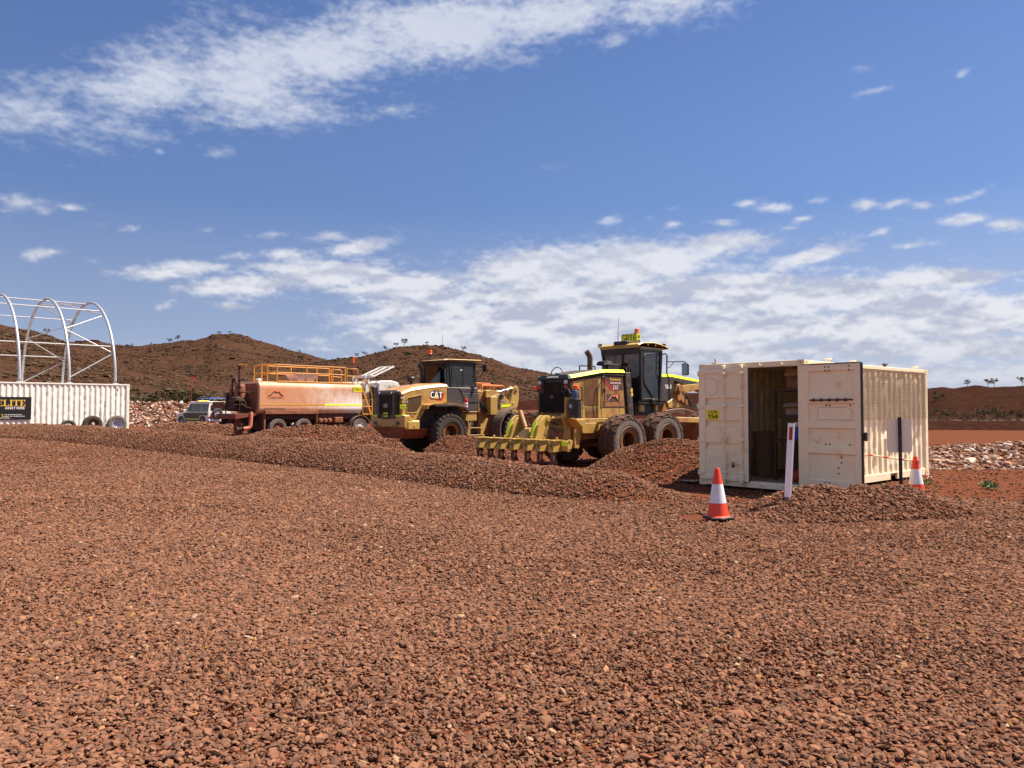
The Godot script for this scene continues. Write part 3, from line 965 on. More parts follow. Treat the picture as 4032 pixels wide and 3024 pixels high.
func hills_and_plants() -> void:
	tone_ground()
	for h in HILLS:
		setting("hill", hill_mesh(h, 180, 60), M.hill)
	# spoil heaps and banks beyond the yard
	var spoil := {"near": 95.0, "far": 150.0, "bend": 0.8, "lump": 0.9, "r": [[2500, 1592], [2650, 1572], [2750, 1560], [3000, 1548], [3300, 1540], [3660, 1534], [3750, 1531], [3850, 1528], [4032, 1526], [4400, 1520], [4900, 1515], [5600, 1520]]}
	setting("spoil_heap", hill_mesh(spoil, 160, 40), M.spoil)
	var far := {"near": 300.0, "far": 520.0, "bend": 1.0, "lump": 0.4, "r": [[2300, 1560], [2900, 1540], [3400, 1531], [3700, 1527], [4032, 1524], [4600, 1524], [5600, 1530]]}
	setting("far_rise", hill_mesh(far, 80, 14), M.spoil)
	var low_bank := smooth_path({"p": [[14.0, 66.0, 0.2], [22.0, 65.0, 0.62], [34.0, 63.0, 0.66], [48.0, 61.0, 0.66], [66.0, 58.0, 0.6]], "w": 3.2})
	setting("dirt_bank", berm_mesh(low_bank, 0.5, 16), M.spoil)
	var rust_heap := smooth_path({"p": [[-7.0, 66.0, 0.6], [-2.0, 65.0, 1.9], [2.0, 64.0, 2.3], [7.0, 63.0, 2.35], [12.0, 62.0, 2.0], [17.0, 60.5, 0.6]], "w": 5.0})
	setting("dirt_heap", berm_mesh(rust_heap, 0.5, 18), M.red_heap)
	# pale broken rock: a bank behind the wagon, a windrow on the right, a strip behind the loader
	var chunk := []
	for k in 6: chunk.append(stone(300 + k, 0.62, 0.34))
	var banks := [
		[{"p": [[-46.0, 66.0, 1.2], [-38.0, 67.0, 1.95], [-31.0, 67.0, 2.05], [-26.0, 66.0, 2.0], [-20.0, 65.0, 1.9], [-14.0, 64.0, 1.2]], "w": 3.4, "power": 1.0}, 34.0, 0.20],
		[{"p": [[10.2, 22.6, 0.2], [11.6, 22.8, 0.46], [13.2, 23.0, 0.54], [15.2, 23.2, 0.58], [18.0, 23.8, 0.62], [22.0, 24.6, 0.6]], "w": 1.7, "power": 1.1}, 170.0, 0.095],
		[{"p": [[-3.0, 49.0, 0.4], [0.5, 48.6, 0.95], [3.5, 48.0, 1.05], [7.0, 47.0, 0.9], [10.0, 46.0, 0.3]], "w": 2.2}, 34.0, 0.17]]
	var a := new_scatter(chunk.size())
	for k in banks:
		var b := smooth_path(k[0])
		setting("rock_bank", berm_mesh(b, 0.3, 18), M.pale_dirt)
		for i in int(k[1] * b.len * b.w * 2.0):
			var s: float = k[2] * exp(rng.randfn() * 0.45)
			s = minf(s, k[2] * 2.2)
			var p := berm_point(b, rng.randf() * b.len, rng.randf_range(-1.03, 1.03))
			p.y += s * 0.1
			var c: Color = PALE[rng.randi() % PALE.size()]
			if rng.randf() < 0.38: c = ROCK[rng.randi() % ROCK.size()]
			drop(a, p, Vector3(s * rng.randf_range(1.0, 1.6), s * rng.randf_range(0.7, 1.1), s), rng.randf() * TAU, rng.randfn() * 0.4, rng.randfn() * 0.4, c)
	scatter_to(stuff("broken_rock", "pale pink broken rock covering the banks around the yard", "rock"), "stones", a, chunk, M.stone)
	# the largest blocks of the right-hand windrow, each a thing
	var big := smooth_path(banks[1][0])
	var spots := [[3815, 1812, 0.72, 0.30], [3700, 1815, 0.5, 0.22], [3750, 1800, 0.46, 0.2], [3880, 1818, 0.42, 0.2], [3655, 1788, 0.40, 0.2], [3710, 1778, 0.46, 0.18], [3800, 1790, 0.36, 0.2], [3925, 1805, 0.34, 0.2], [3770, 1768, 0.36, 0.16], [3865, 1785, 0.38, 0.18], [3960, 1822, 0.3, 0.2]]
	var say := ["largest pale flat block lying at the foot of the rock windrow", "long pale slab tilted near the left end of the rock windrow", "pale block left of the largest block in the rock windrow", "flat brown block right of the largest block in the rock windrow", "pale block closest to the container in the rock windrow",
		"pale slab high on the left part of the rock windrow", "pinkish block just above the largest block in the rock windrow", "small square pale block on the right part of the rock windrow", "small pale block on the crest of the rock windrow", "pale block up the slope right of the largest block", "rightmost small pale block at the foot of the rock windrow"]
	var bm := [plain(rgb8(196, 164, 146), 0.9), plain(rgb8(180, 140, 118), 0.9), plain(rgb8(150, 112, 92), 0.9)]
	for k in spots.size():
		var q: Array = spots[k]
		var D: float = 21.6 + (1818.0 - q[1]) * 0.028
		var X: float = (q[0] - 2016.0) / F_PX * D
		var y: float = EYE - (q[1] - 1607.0) / F_PX * D
		var o := solo("rock_block", say[k], "rock", stone(520 + k, 0.5, 0.22), bm[k % 3], W(X, D, y - 0.02), rng.randf() * TAU, "loose rock blocks")
		o.scale = Vector3(q[2], q[3] * 1.5, q[2] * 0.62)
		o.rotation.z = rng.randfn() * 0.25
		o.rotation.x = rng.randfn() * 0.25
	# tussocks of the hills
	var tuft := []
	for k in 4: tuft.append(stone(700 + k, 0.7, 0.38))
	var ta := new_scatter(4)
	var straw := [Color(0.078, 0.046, 0.029), Color(0.064, 0.038, 0.024), Color(0.066, 0.045, 0.027), Color(0.120, 0.084, 0.056), Color(0.052, 0.034, 0.021), Color(0.072, 0.038, 0.024)]
	var counts := [34000, 52000, 40000]
	for k in 3:
		var h: Dictionary = HILLS[k]
		for i in counts[k]:
			var px := rng.randf_range(maxf(h.r[0][0], -250), minf(h.r[h.r.size() - 1][0], 4200))
			var t := pow(rng.randf(), 0.75) * 1.02
			var p := hill_point(h, px, t)
			var patch := rough_noise.get_noise_2d(p.x * 0.6, p.z * 0.6)
			if rng.randf() > 0.55 + patch * 1.6: continue
			var s := 0.30 * exp(rng.randfn() * 0.45) * (1.2 + 0.3 * mini(k, 1))
			p.y += s * 0.1
			drop(ta, p, Vector3(s * 1.2, s * 0.75, s), rng.randf() * TAU, 0, 0, straw[rng.randi() % straw.size()])
	# scrub along the foot of the hills and on the right bank
	for i in 1500:
		var px := rng.randf_range(-200, 2500)
		var dist := rng.randf_range(95, 175)
		var g := ae(px, 1600)
		var p := Vector3(sin(deg_to_rad(g.x)) * dist, 0.15, -cos(deg_to_rad(g.x)) * dist)
		p.y += hill_point(HILLS[0], px, maxf(0.0, (dist - 120.0) / 110.0)).y if dist > 120.0 and px < 1400 else 0.0
		var s := rng.randf_range(0.5, 1.5)
		drop(ta, p, Vector3(s * 1.3, s * 0.8, s), rng.randf() * TAU, 0, 0, [Color(0.060, 0.055, 0.032), Color(0.090, 0.072, 0.044), Color(0.075, 0.058, 0.034)][rng.randi() % 3])
	scatter_to(stuff("spinifex", "dry spinifex tussocks dotted over the brown hills", "grass"), "tussocks", ta, tuft, M.stone)
	# dark rock ledges on two crests
	for k in [[325, 1346, 8.0, 1.3, "dark flat rock ledge on the ridge behind the right arch"], [372, 1344, 6.0, 1.6, "short dark rock ledge ending the ridge right of the arches"], [893, 1317, 7.0, 0.9, "dark rock cap on top of the middle peak"]]:
		var lp := hill_point(HILLS[1], k[0], 0.985)
		var lo := solo("rock_ledge", k[4], "rock", stone(640 + int(k[0]), 0.6, 0.2), M.spoil, lp, 0.4, "rock ledges on the hills")
		lo.scale = Vector3(k[2], k[3] * 1.6, 3.0)
	# trees, shrubs
	for k in 4: TREES.append(tree_parts(900 + k, 4.0, false))
	for k in 3: TREES.append(tree_parts(950 + k, 4.0, true))
	var list := [
		# x, y of the foot, hill, height, tree shape, leaf, label
		[668, 1352, 1, 3.6, 4, 0, "round bush on the saddle left of the middle peak"],
		[700, 1348, 1, 4.4, 0, 0, "thin tree on the ridge just left of the middle peak"],
		[520, 1360, 1, 1.8, 5, 0, "low bush on the ridge behind the shelter's right arch"],
		[595, 1359, 1, 1.8, 6, 0, "low bush in the dip between the left hill and middle peak"],
		[862, 1318, 1, 3.0, 1, 0, "small tree at the left edge of the middle peak's top"],
		[905, 1316, 1, 2.4, 5, 0, "low bush on the middle of the middle peak's top"],
		[185, 1318, 0, 2.4, 4, 0, "round bush on the left hill crest between the arches"],
		[1180, 1392, 1, 2.6, 2, 0, "small tree on the middle peak's right shoulder"],
		[1405, 1408, 2, 3.0, 2, 0, "leftmost small tree on the rounded right hill's ridge"],
		[1435, 1400, 2, 3.0, 3, 0, "small tree left of the orange whip flag on the right hill"],
		[1516, 1381, 2, 3.4, 0, 0, "small tree on the right hill above the raised white rack"],
		[1560, 1370, 2, 3.4, 1, 0, "bushy tree left of the tallest tree on the right hill"],
		[1594, 1366, 2, 5.2, 3, 0, "tallest tree on the crest of the rounded right hill"],
		[1680, 1363, 2, 2.4, 5, 0, "low bush on the crest of the right hill"],
		[1826, 1384, 2, 3.6, 4, 0, "round bush on the right hill behind the loader's cab roof"],
		[1600, 1410, 2, 4.4, 5, 0, "dark bush below the tallest tree on the right hill"],
		[1520, 1425, 2, 3.0, 6, 0, "dark bush on the upper left face of the right hill"],
		[1490, 1450, 2, 3.4, 4, 1, "pale bush low on the left face of the right hill"],
		[740, 1465, 1, 4.2, 3, 1, "pale leaning tree on the slope above the wagon"],
		[920, 1400, 1, 4.0, 2, 1, "pale tree below the middle peak's left edge"],
		[1185, 1420, 1, 4.2, 4, 0, "dark bush above the yellow tank handrail on the middle hill"],
		[1345, 1440, 1, 3.6, 5, 0, "dark bush in the gully above the truck's front"],
		[660, 1390, 1, 3.0, 6, 0, "dark bush on the upper slope right of the shelter"]]
	for k in list:
		var h: Dictionary = HILLS[k[2]]
		var t := 1.0
		var ry := ridge_y(h.r, k[0])
		if k[1] > ry + 6.0:
			# walk down the slope to the row of the photograph
			t = 0.98
			while t > 0.1:
				var p := hill_point(h, k[0], t)
				var el := rad_to_deg(atan2(p.y - EYE, Vector2(p.x, p.z).length()))
				if el < ae(k[0], k[1]).y: break
				t -= 0.01
		var at := hill_point(h, k[0], t)
		tree("bush" if k[4] > 3 else "tree", k[6], "bush" if k[4] > 3 else "tree", k[4], at - Vector3(0, 0.15, 0), k[3], "trees on the hills", M.leaf_grey if k[5] == 1 else M.leaf)
	var near := [
		[640, 105.0, 3.6, 4, 0, "wide dark scrub bush behind the wagon's bonnet"], [745, 102.0, 4.2, 5, 0, "tall dark scrub bush behind the wagon's roof"], [800, 108.0, 3.4, 6, 0, "dark scrub bush right behind the wagon's beacon"], [560, 110.0, 3.0, 5, 0, "scrub bush just right of the white container"], [900, 112.0, 1.8, 6, 1, "pale low shrub behind the truck's hose reel"]]
	for k in near:
		var g := ae(k[0], 1600)
		var base: float = 1.2 + 0.02 * (k[1] - 100.0)
		var at := Vector3(sin(deg_to_rad(g.x)) * k[1], 0.0, -cos(deg_to_rad(g.x)) * k[1])
		at.y = gh(at.x, -at.z) - 0.1
		tree("bush", k[5], "bush", k[3], at, (k[2] + base) * 0.72, "scrub at the foot of the hills", M.leaf_grey if k[4] == 1 else M.leaf)
	var right := [
		[3690, 1659, 2.0, 4, "leftmost grey shrub on the bank right of the container"], [3740, 1660, 1.9, 5, "grey shrub second from the container on the right bank"], [3800, 1660, 1.5, 6, "low grey shrub in the middle of the right bank"], [3855, 1659, 1.7, 4, "grey shrub beneath the thin stake on the right bank"],
		[3895, 1658, 2.4, 5, "tallest grey shrub on the right bank"], [3935, 1659, 1.9, 6, "grey shrub right of the tallest one on the right bank"], [4000, 1658, 1.8, 4, "greenest shrub at the right edge of the bank"]]
	for k in right:
		var D := 74.0
		var X: float = (k[0] - 2016.0) / F_PX * D
		tree("shrub", k[4], "shrub", k[3], W(X, D, EYE - (1659.0 - 1607.0) / F_PX * D - 0.25), k[2] * 0.72, "shrubs on the right bank", M.leaf if k[0] > 3990 else M.leaf_grey)
	var strip := smooth_path({"p": [[20.0, 77.0, 0.35], [36.0, 75.0, 0.4], [60.0, 72.0, 0.35], [80.0, 70.0, 0.2]], "w": 4.0})
	setting("dirt_bank", berm_mesh(strip, 0.8, 12), M.spoil)
	var ga := new_scatter(4)
	for i in 1300:
		var p := berm_point(strip, rng.randf() * strip.len, rng.randf_range(-1, 1))
		var s := rng.randf_range(0.25, 0.7)
		drop(ga, p, Vector3(s, s * 1.1, s), rng.randf() * TAU, 0, 0, [Color(0.24, 0.22, 0.16), Color(0.18, 0.165, 0.11), Color(0.13, 0.13, 0.07)][rng.randi() % 3])
	scatter_to(stuff("dry_grass", "strip of dry grey grass below the dark spoil heap", "grass"), "tufts", ga, tuft, M.stone)
	for k in [[3810, 1528, 3.2, 0, "lone small tree on the right skyline"], [3890, 1527, 3.8, 1, "spreading tree on the right skyline"], [3915, 1527, 3.6, 2, "tree touching the spreading one on the right skyline"], [4028, 1525, 4.0, 3, "tree at the right edge of the skyline"]]:
		var p := place_at(k[0], k[1] - 2, 520.0)
		tree("tree", k[4], "tree", k[3], p, k[2] * 1.4, "trees on the right skyline", M.leaf_grey)
	var sk := place_at(3700, 1590, 118.0)
	tree("shrub", "small dead grey shrub alone on the dark spoil heap", "shrub", 2, place_at(3698, 1600, 116.0), 1.9, "", M.leaf_grey)
	# weeds by the cone
	var wr := RandomNumberGenerator.new()
	wr.seed = 77
	for k in [[7.85, 14.9, 0.36, 0.42, "leafy green weed with white flowers behind the far cone"], [7.0, 14.75, 0.22, 0.25, "small green weed left of the far cone"], [9.9, 16.0, 0.14, 0.26, "small flat green weed on the bare dirt right of the cone"]]:
		var o := thing("weed", k[4], "weed", W(k[0], k[1], gh(k[0], k[1])), 0, "weeds by the container")
		var st := MB.new()
		var lv := MB.new()
		var fl := MB.new()
		for j in 14:
			var ang := wr.randf() * TAU
			var tip := Vector3(cos(ang) * k[3] * wr.randf(), k[2] * wr.randf_range(0.5, 1.0), sin(ang) * k[3] * wr.randf())
			st.cyl(Vector3(0, -0.01, 0), tip, 0.004, 4, 0.002)
			leaf_blob(lv, tip * 0.8, Vector3(0.09, 0.07, 0.09), 22, 0.06, wr)
			if k[2] > 0.3:
				fl = MB.new()
				fl.ball(tip * 1.08, Vector3(0.014, 0.012, 0.014), 6, 4)
				part(o, "flower", fl, M.print_white)
		part(o, "stem", st, M.leaf_green)
		part(o, "foliage", lv, M.leaf_green)
	# a dry twig of grass by the mound and a thin stake on the right bank
	var tw := MB.new()
	tw.tube([Vector3(0, 0, 0), Vector3(0.05, 0.07, 0.02), Vector3(0.12, 0.09, 0.0)], 0.004, 5)
	tw.tube([Vector3(0, 0, 0), Vector3(0.02, 0.08, 0), Vector3(0.04, 0.16, 0.01)], 0.004, 5)
	solo("twig", "pale dry twig lying beside the foot of the far cone", "twig", tw, M.wood, W(7.1, 13.05, 0.19))
	var sp := MB.new()
	sp.cyl(Vector3.ZERO, Vector3(0, 1.5, 0), 0.04, 6)
	solo("stake", "thin wooden stake standing among the grey shrubs on the right", "stake", sp, M.wood, W((3838.0 - 2016.0) / F_PX * 80.0, 80.0, 0.25))

# ---------------------------------------------------------------- containers
func casting(size: Vector3, at: Vector3) -> MB:
	# a corner casting: a bevelled block with oval holes in the faces that show
	var o := MB.new()
	var h := size * 0.5
	for f in [[Vector3(0, 0, 1), Vector3(1, 0, 0), h.z, h.x], [Vector3(1, 0, 0), Vector3(0, 0, -1), h.x, h.z], [Vector3(0, 0, -1), Vector3(-1, 0, 0), h.z, h.x], [Vector3(-1, 0, 0), Vector3(0, 0, 1), h.x, h.z]]:
		var outer := []
		var inner := []
		for i in 16:
			var a := TAU * i / 16.0
			var q := Vector2(cos(a), sin(a))
			var k := 1.0 / maxf(absf(q.x), absf(q.y))
			outer.append(at + f[0] * f[2] + f[1] * q.x * k * f[3] + Vector3.UP * q.y * k * h.y)
			inner.append(at + f[0] * f[2] + f[1] * q.x * f[3] * 0.36 + Vector3.UP * (q.y * h.y * 0.32 + signf(q.y) * h.y * 0.16))
		o.holed(outer, inner, f[0], 0.03)
	for s in [-1, 1]:
		o.quad(at + Vector3(-h.x, h.y * s, -h.z), at + Vector3(h.x, h.y * s, -h.z), at + Vector3(h.x, h.y * s, h.z), at + Vector3(-h.x, h.y * s, h.z), Vector3(0, s, 0))
	o.box(at, size - Vector3.ONE * 0.06)
	return o

func corrugated(a: Vector3, b: Vector3, y0: float, y1: float, out: Vector3, dents: float, seed: int) -> MB:
	# trapezium sheet between a and b (on the ground), outer flats on the line, inner flats 36 mm behind
	var o := MB.new()
	var L := (b - a).length()
	var dir := (b - a) / L
	var k := int(round(L / 0.278))
	var pitch := L / k
	var line := []
	for i in k:
		for q in [[0.0, 0.0], [0.26, 0.0], [0.5, 1.0], [0.76, 1.0]]:
			line.append([(i + q[0]) * pitch, q[1] * 0.036])
	line.append([L, 0.0])
	var rows := 12
	var nz := FastNoiseLite.new()
	nz.seed = seed
	nz.frequency = 1.7
	var P := []
	for q in line:
		var col := []
		for r in rows + 1:
			var y := lerpf(y0, y1, float(r) / rows)
			var dent: float = maxf(0.0, nz.get_noise_2d(q[0] * 1.5, y * 1.2) - 0.12) * dents * (0.0 if r == 0 or r == rows else 1.0)
			col.append(a + dir * q[0] + Vector3(0, y, 0) - out * (q[1] + dent))
		P.append(col)
	for i in P.size() - 1:
		for r in rows:
			o.quad(P[i][r], P[i + 1][r], P[i + 1][r + 1], P[i][r + 1], out)
	return o

func steel_box(o: Node3D, L: float, H: float, body: Material, side: Material, dents: float, doors: bool) -> void:
	var hw := 1.219
	for u in [0.09, L - 0.09]:
		for v in [-1, 1]:
			for y in [0.06, H - 0.06]:
				part(o, "corner_casting", casting(Vector3(0.162, 0.118, 0.178), V(u, y, v * (hw - 0.081))), body if u < 1.0 else side)
			var p := MB.new()
			p.box(V(u, H * 0.5, v * (hw - 0.078)), Vector3(0.15, H - 0.24, 0.16), 0.012)
			part(o, "corner_post", p, body if u < 1.0 and v < 0 else side)
	for v in [-1, 1]:
		var top := MB.new()
		top.box(V(L * 0.5, H - 0.055, v * (hw - 0.035)), Vector3(0.06, 0.075, L - 0.36), 0.006)
		part(o, "top_rail", top, side)
		var low := MB.new()
		# two fork pockets are left open in the bottom rail
		var cuts := [0.18, L * 0.5 - 1.22, L * 0.5 - 0.86, L * 0.5 + 0.86, L * 0.5 + 1.22, L - 0.18]
		for i in 5:
			var c: float = (cuts[i] + cuts[i + 1]) * 0.5
			if i % 2 == 0:
				low.box(V(c, 0.10, v * (hw - 0.04)), Vector3(0.05, 0.16, cuts[i + 1] - cuts[i]), 0.005)
			else:
				low.box(V(c, 0.17, v * (hw - 0.04)), Vector3(0.05, 0.025, cuts[i + 1] - cuts[i]))
				low.box(V(c, 0.10, v * (hw - 0.20)), Vector3(0.01, 0.15, cuts[i + 1] - cuts[i]))
		part(o, "bottom_rail", low, side)
		part(o, "side_panel", corrugated(V(0.17, 0, v * (hw - 0.022)), V(L - 0.17, 0, v * (hw - 0.022)), 0.17, H - 0.085, V(0, 0, v), dents, 5 + v), side)
	part(o, "end_panel", corrugated(V(L - 0.03, 0, -hw + 0.15), V(L - 0.03, 0, hw - 0.15), 0.12, H - 0.1, V(1, 0, 0), 0.0, 3), side)
	var e := MB.new()
	e.box(V(L - 0.05, H - 0.055, 0), Vector3(2.1, 0.1, 0.08), 0.006)
	part(o, "end_rail", e, side)
	e = MB.new()
	e.box(V(L - 0.05, 0.08, 0), Vector3(2.1, 0.13, 0.08), 0.006)
	part(o, "end_rail", e, side)
	var rf := MB.new()
	var k := int(L / 0.209)
	for i in k:
		var u0 := 0.17 + (L - 0.34) * i / k
		var w := (L - 0.34) / k
		var y := H - 0.028
		var pts := [[0.0, -0.018], [0.25, 0.0], [0.5, 0.0], [0.75, -0.018], [1.0, -0.018]]
		for j in 4:
			rf.quad(V(u0 + w * pts[j][0], y + pts[j][1], -hw + 0.04), V(u0 + w * pts[j + 1][0], y + pts[j + 1][1], -hw + 0.04), V(u0 + w * pts[j + 1][0], y + pts[j + 1][1], hw - 0.04), V(u0 + w * pts[j][0], y + pts[j][1], hw - 0.04), Vector3.UP)
	part(o, "roof_panel", rf, side)
	var fl := MB.new()
	fl.box(V(L * 0.5, 0.125, 0), Vector3(2.34, 0.05, L - 0.12))
	part(o, "floor", fl, M.wood)
	if not doors:
		part(o, "front_panel", corrugated(V(0.03, 0, -hw + 0.15), V(0.03, 0, hw - 0.15), 0.12, H - 0.1, V(-1, 0, 0), 0.0, 3), side)
		var r := MB.new()
		r.box(V(0.05, H - 0.055, 0), Vector3(2.1, 0.1, 0.08), 0.006)
		part(o, "end_rail", r, side)
		r = MB.new()
		r.box(V(0.05, 0.08, 0), Vector3(2.1, 0.13, 0.08), 0.006)
		part(o, "end_rail", r, side)

func door_section(inner: bool) -> Array:
	# (u, y) outline of a door leaf: three bands pressed in from outside
	var top := 2.475
	var out := []
	var face := -0.022
	var pts := [[face, 0.12]]
	for b in [[0.775, 0.905], [1.255, 1.385], [1.725, 1.855]]:
		pts.append([face, b[0] - 0.012])
		pts.append([face + 0.05, b[0] + 0.012])
		pts.append([face + 0.05, b[1] - 0.004])
		pts.append([face, b[1] + 0.002])
	pts.append([face, top])
	for p in pts: out.append(Vector2(p[0], p[1]))
	var back := []
	for i in range(pts.size() - 1, -1, -1): back.append(Vector2(pts[i][0] + 0.012, pts[i][1]))
	return out + back

func store_container() -> void:
	var o := thing("shipping_container", "beige steel shipping container with its right door swung open", "container", W(4.8755, 15.836, 0.04), deg_to_rad(-48.7))
	steel_box(o, 6.058, 2.591, M.beige, M.beige_side, 0.10, true)
	var hd := MB.new()
	hd.box(V(0.06, 2.53, 0), Vector3(2.12, 0.115, 0.12), 0.008)
	part(o, "header", hd, M.beige)
	var sill := MB.new()
	sill.box(V(0.06, 0.075, 0), Vector3(2.12, 0.13, 0.12), 0.008)
	part(o, "sill", sill, M.beige)
	for v in [0.3, 0.78]:
		for y in [2.50, 0.085]:
			var kp := MB.new()
			kp.box(V(-0.015, y, v), Vector3(0.07, 0.04, 0.05), 0.008)
			kp.box(V(-0.03, y + 0.02, v - 0.03), Vector3(0.02, 0.05, 0.04), 0.006)
			part(o, "cam_keeper", kp, M.beige)
	# left leaf, shut
	var d := MB.new()
	d.prism(door_section(false), -1.10, -0.02, "side")
	var leaf := part(o, "door_leaf", d, M.beige)
	var fr := MB.new()
	fr.box(V(-0.02, 1.297, -1.115), Vector3(0.16, 2.35, 0.05), 0.008)
	fr.box(V(-0.02, 1.297, -0.045), Vector3(0.09, 2.35, 0.05), 0.008)
	fr.box(V(-0.022, 2.425, -0.58), Vector3(0.98, 0.09, 0.045), 0.008)
	fr.box(V(-0.022, 0.165, -0.58), Vector3(0.98, 0.09, 0.045), 0.008)
	part(leaf, "frame", fr, M.beige)
	var gk := MB.new()
	gk.box(V(-0.01, 1.297, 0.006), Vector3(0.022, 2.33, 0.035))
	part(leaf, "gasket", gk, M.grey_dark)
	for v in [-0.56, -0.14]:
		var bar := MB.new()
		bar.cyl(V(-0.08, 0.10, v), V(-0.08, 2.53, v), 0.021, 12)
		part(leaf, "locking_bar", bar, M.beige)
		for q in [[0.30, 0.13, 0.05], [0.98, 0.13, 0.05], [1.69, 0.13, 0.05], [2.36, 0.13, 0.05], [0.10, 0.06, 0.07], [2.50, 0.06, 0.07], [0.20, 0.09, 0.12]]:
			var br := MB.new()
			br.box(V(-0.07, q[0], v), Vector3(q[1] + 0.01, q[2] + 0.01, 0.075), 0.01)
			part(leaf, "bar_bracket", br, M.beige)
	var hn := MB.new()
	hn.box(V(-0.098, 0.53, -0.52), Vector3(0.04, 0.36, 0.022), 0.008)
	hn.tube([V(-0.10, 0.49, -0.50), V(-0.10, 0.50, -0.34), V(-0.10, 0.50, -0.13)], 0.013, 8)
	hn.box(V(-0.085, 0.72, -0.35), Vector3(0.045, 0.13, 0.03), 0.012)
	hn.box(V(-0.085, 0.50, -0.30), Vector3(0.07, 0.14, 0.03), 0.012)
	hn.box(V(-0.085, 0.50, -0.16), Vector3(0.06, 0.07, 0.03), 0.012)
	part(leaf, "door_handle", hn, M.beige)
	var pk := MB.new()
	pk.box(V(-0.125, 0.44, -0.30), Vector3(0.06, 0.07, 0.03), 0.01)
	pk.tube([V(-0.125, 0.47, -0.32), V(-0.125, 0.52, -0.32), V(-0.125, 0.53, -0.30), V(-0.125, 0.52, -0.28), V(-0.125, 0.47, -0.28)], 0.006, 6)
	part(leaf, "padlock", pk, M.black)
	for y in [0.26, 0.96, 1.67, 2.38]:
		var hg := MB.new()
		hg.prism([Vector2(-1.20, y - 0.035), Vector2(-1.08, y - 0.035), Vector2(-1.045, y), Vector2(-1.08, y + 0.035), Vector2(-1.20, y + 0.035)], 0.046, 0.062, "rear", 0.004)
		hg.cyl(V(0.05, y - 0.05, -1.195), V(0.05, y + 0.05, -1.195), 0.018, 10)
		var h := part(leaf, "hinge", hg, M.beige)
		h.position = Vector3(0, 0, 0.11)
	# number plate
	var sg := MB.new()
	sg.box(V(-0.026, 1.50, -0.85), Vector3(0.31, 0.205, 0.006))
	var sp := part(leaf, "number_plate", sg, M.sign_yellow, "yellow plate reading CON 154")
	words(sp, "lettering", "CON", 0.055, M.ink, V(-0.032, 1.558, -0.85), REAR_FACE, 1.45, "Droid Sans", 400)
	words(sp, "lettering", "154", 0.095, M.ink, V(-0.032, 1.462, -0.85), REAR_FACE, 1.15)
	# faint outlines of old stickers
	var og := MB.new()
	og.tube([V(-0.024, 2.27, -0.98), V(-0.024, 2.27, -0.86), V(-0.024, 2.22, -0.76), V(-0.024, 2.10, -0.73), V(-0.024, 1.98, -0.75), V(-0.024, 1.92, -0.84), V(-0.024, 1.915, -0.94)], 0.003, 4)
	part(leaf, "sticker_outline", og, M.wood)
	# right leaf, swung round to lie in line with the front
	var r := MB.new()
	var sec := []
	for p in door_section(true): sec.append(Vector2(-p.x - 0.03, p.y))
	r.prism(sec, 1.30, 2.24, "side")
	var open := part(o, "open_door_leaf", r, M.beige_inner, "open door leaf showing its stained inner face")
	var of := MB.new()
	of.box(V(-0.03, 1.297, 1.262), Vector3(0.105, 2.35, 0.055), 0.008)
	of.box(V(-0.03, 1.297, 2.275), Vector3(0.125, 2.35, 0.055), 0.008)
	of.box(V(-0.035, 2.41, 1.765), Vector3(0.9, 0.13, 0.045), 0.008)
	of.box(V(-0.035, 0.20, 1.765), Vector3(0.9, 0.16, 0.045), 0.008)
	part(open, "frame", of, M.beige_inner)
	var og2 := MB.new()
	og2.box(V(-0.05, 1.297, 2.35), Vector3(0.035, 2.36, 0.05), 0.008)
	og2.box(V(-0.05, 2.483, 1.78), Vector3(1.12, 0.016, 0.05), 0.004)
	part(open, "gasket", og2, M.black)
	var ls := MB.new()
	ls.cyl(V(-0.085, 1.79, 1.36), V(-0.085, 1.80, 2.19), 0.016, 8)
	for k in 5:
		ls.lathe(V(-0.085, 1.795, 1.44 + 0.155 * k), V(0, 0, 1), [Vector2(0, -0.02), Vector2(0.03, -0.018), Vector2(0.034, 0), Vector2(0.03, 0.018), Vector2(0, 0.02)], 8)
	part(open, "lashing_bar", ls, M.rust, "rusty lashing bar across the upper band")
	var bl := MB.new()
	for q in [[1.66, 2.42], [1.73, 2.42], [2.12, 2.42], [1.66, 2.35], [1.73, 2.35], [2.12, 2.35], [1.66, 1.69], [1.73, 1.69], [2.12, 1.69], [1.64, 0.96], [1.72, 0.96], [2.10, 0.96], [1.94, 0.72], [1.94, 0.62], [1.88, 0.52], [1.88, 0.42], [1.64, 0.24], [1.72, 0.24], [1.64, 0.17], [1.72, 0.17], [2.12, 0.22]]:
		bl.lathe(V(-0.05 if q[1] > 2.3 or q[1] < 0.3 else -0.018, q[1], q[0]), V(-1, 0, 0), [Vector2(0.017, 0), Vector2(0.017, 0.008), Vector2(0.010, 0.014), Vector2(0, 0.015)], 8)
	part(open, "bolts", bl, M.rust)
	var lb := MB.new()
	lb.tube([V(-0.021, 1.66, 1.49), V(-0.021, 1.655, 1.78), V(-0.021, 1.66, 2.02), V(-0.021, 1.62, 2.14), V(-0.021, 1.42, 2.15), V(-0.021, 1.42, 1.49)], 0.0035, 4, true)
	part(open, "sticker_outline", lb, M.wood)
	for v in [1.22]:
		for y in [0.3, 0.96, 1.67, 2.36]:
			var hk := MB.new()
			hk.cyl(V(-0.05, y - 0.05, 1.222), V(-0.05, y + 0.05, 1.222), 0.02, 8)
			part(open, "hinge", hk, M.beige)
	var hb := MB.new()
	hb.box(V(-0.03, 1.12, 2.40), Vector3(0.05, 0.16, 0.06), 0.01)
	part(open, "bar_end", hb, M.black)
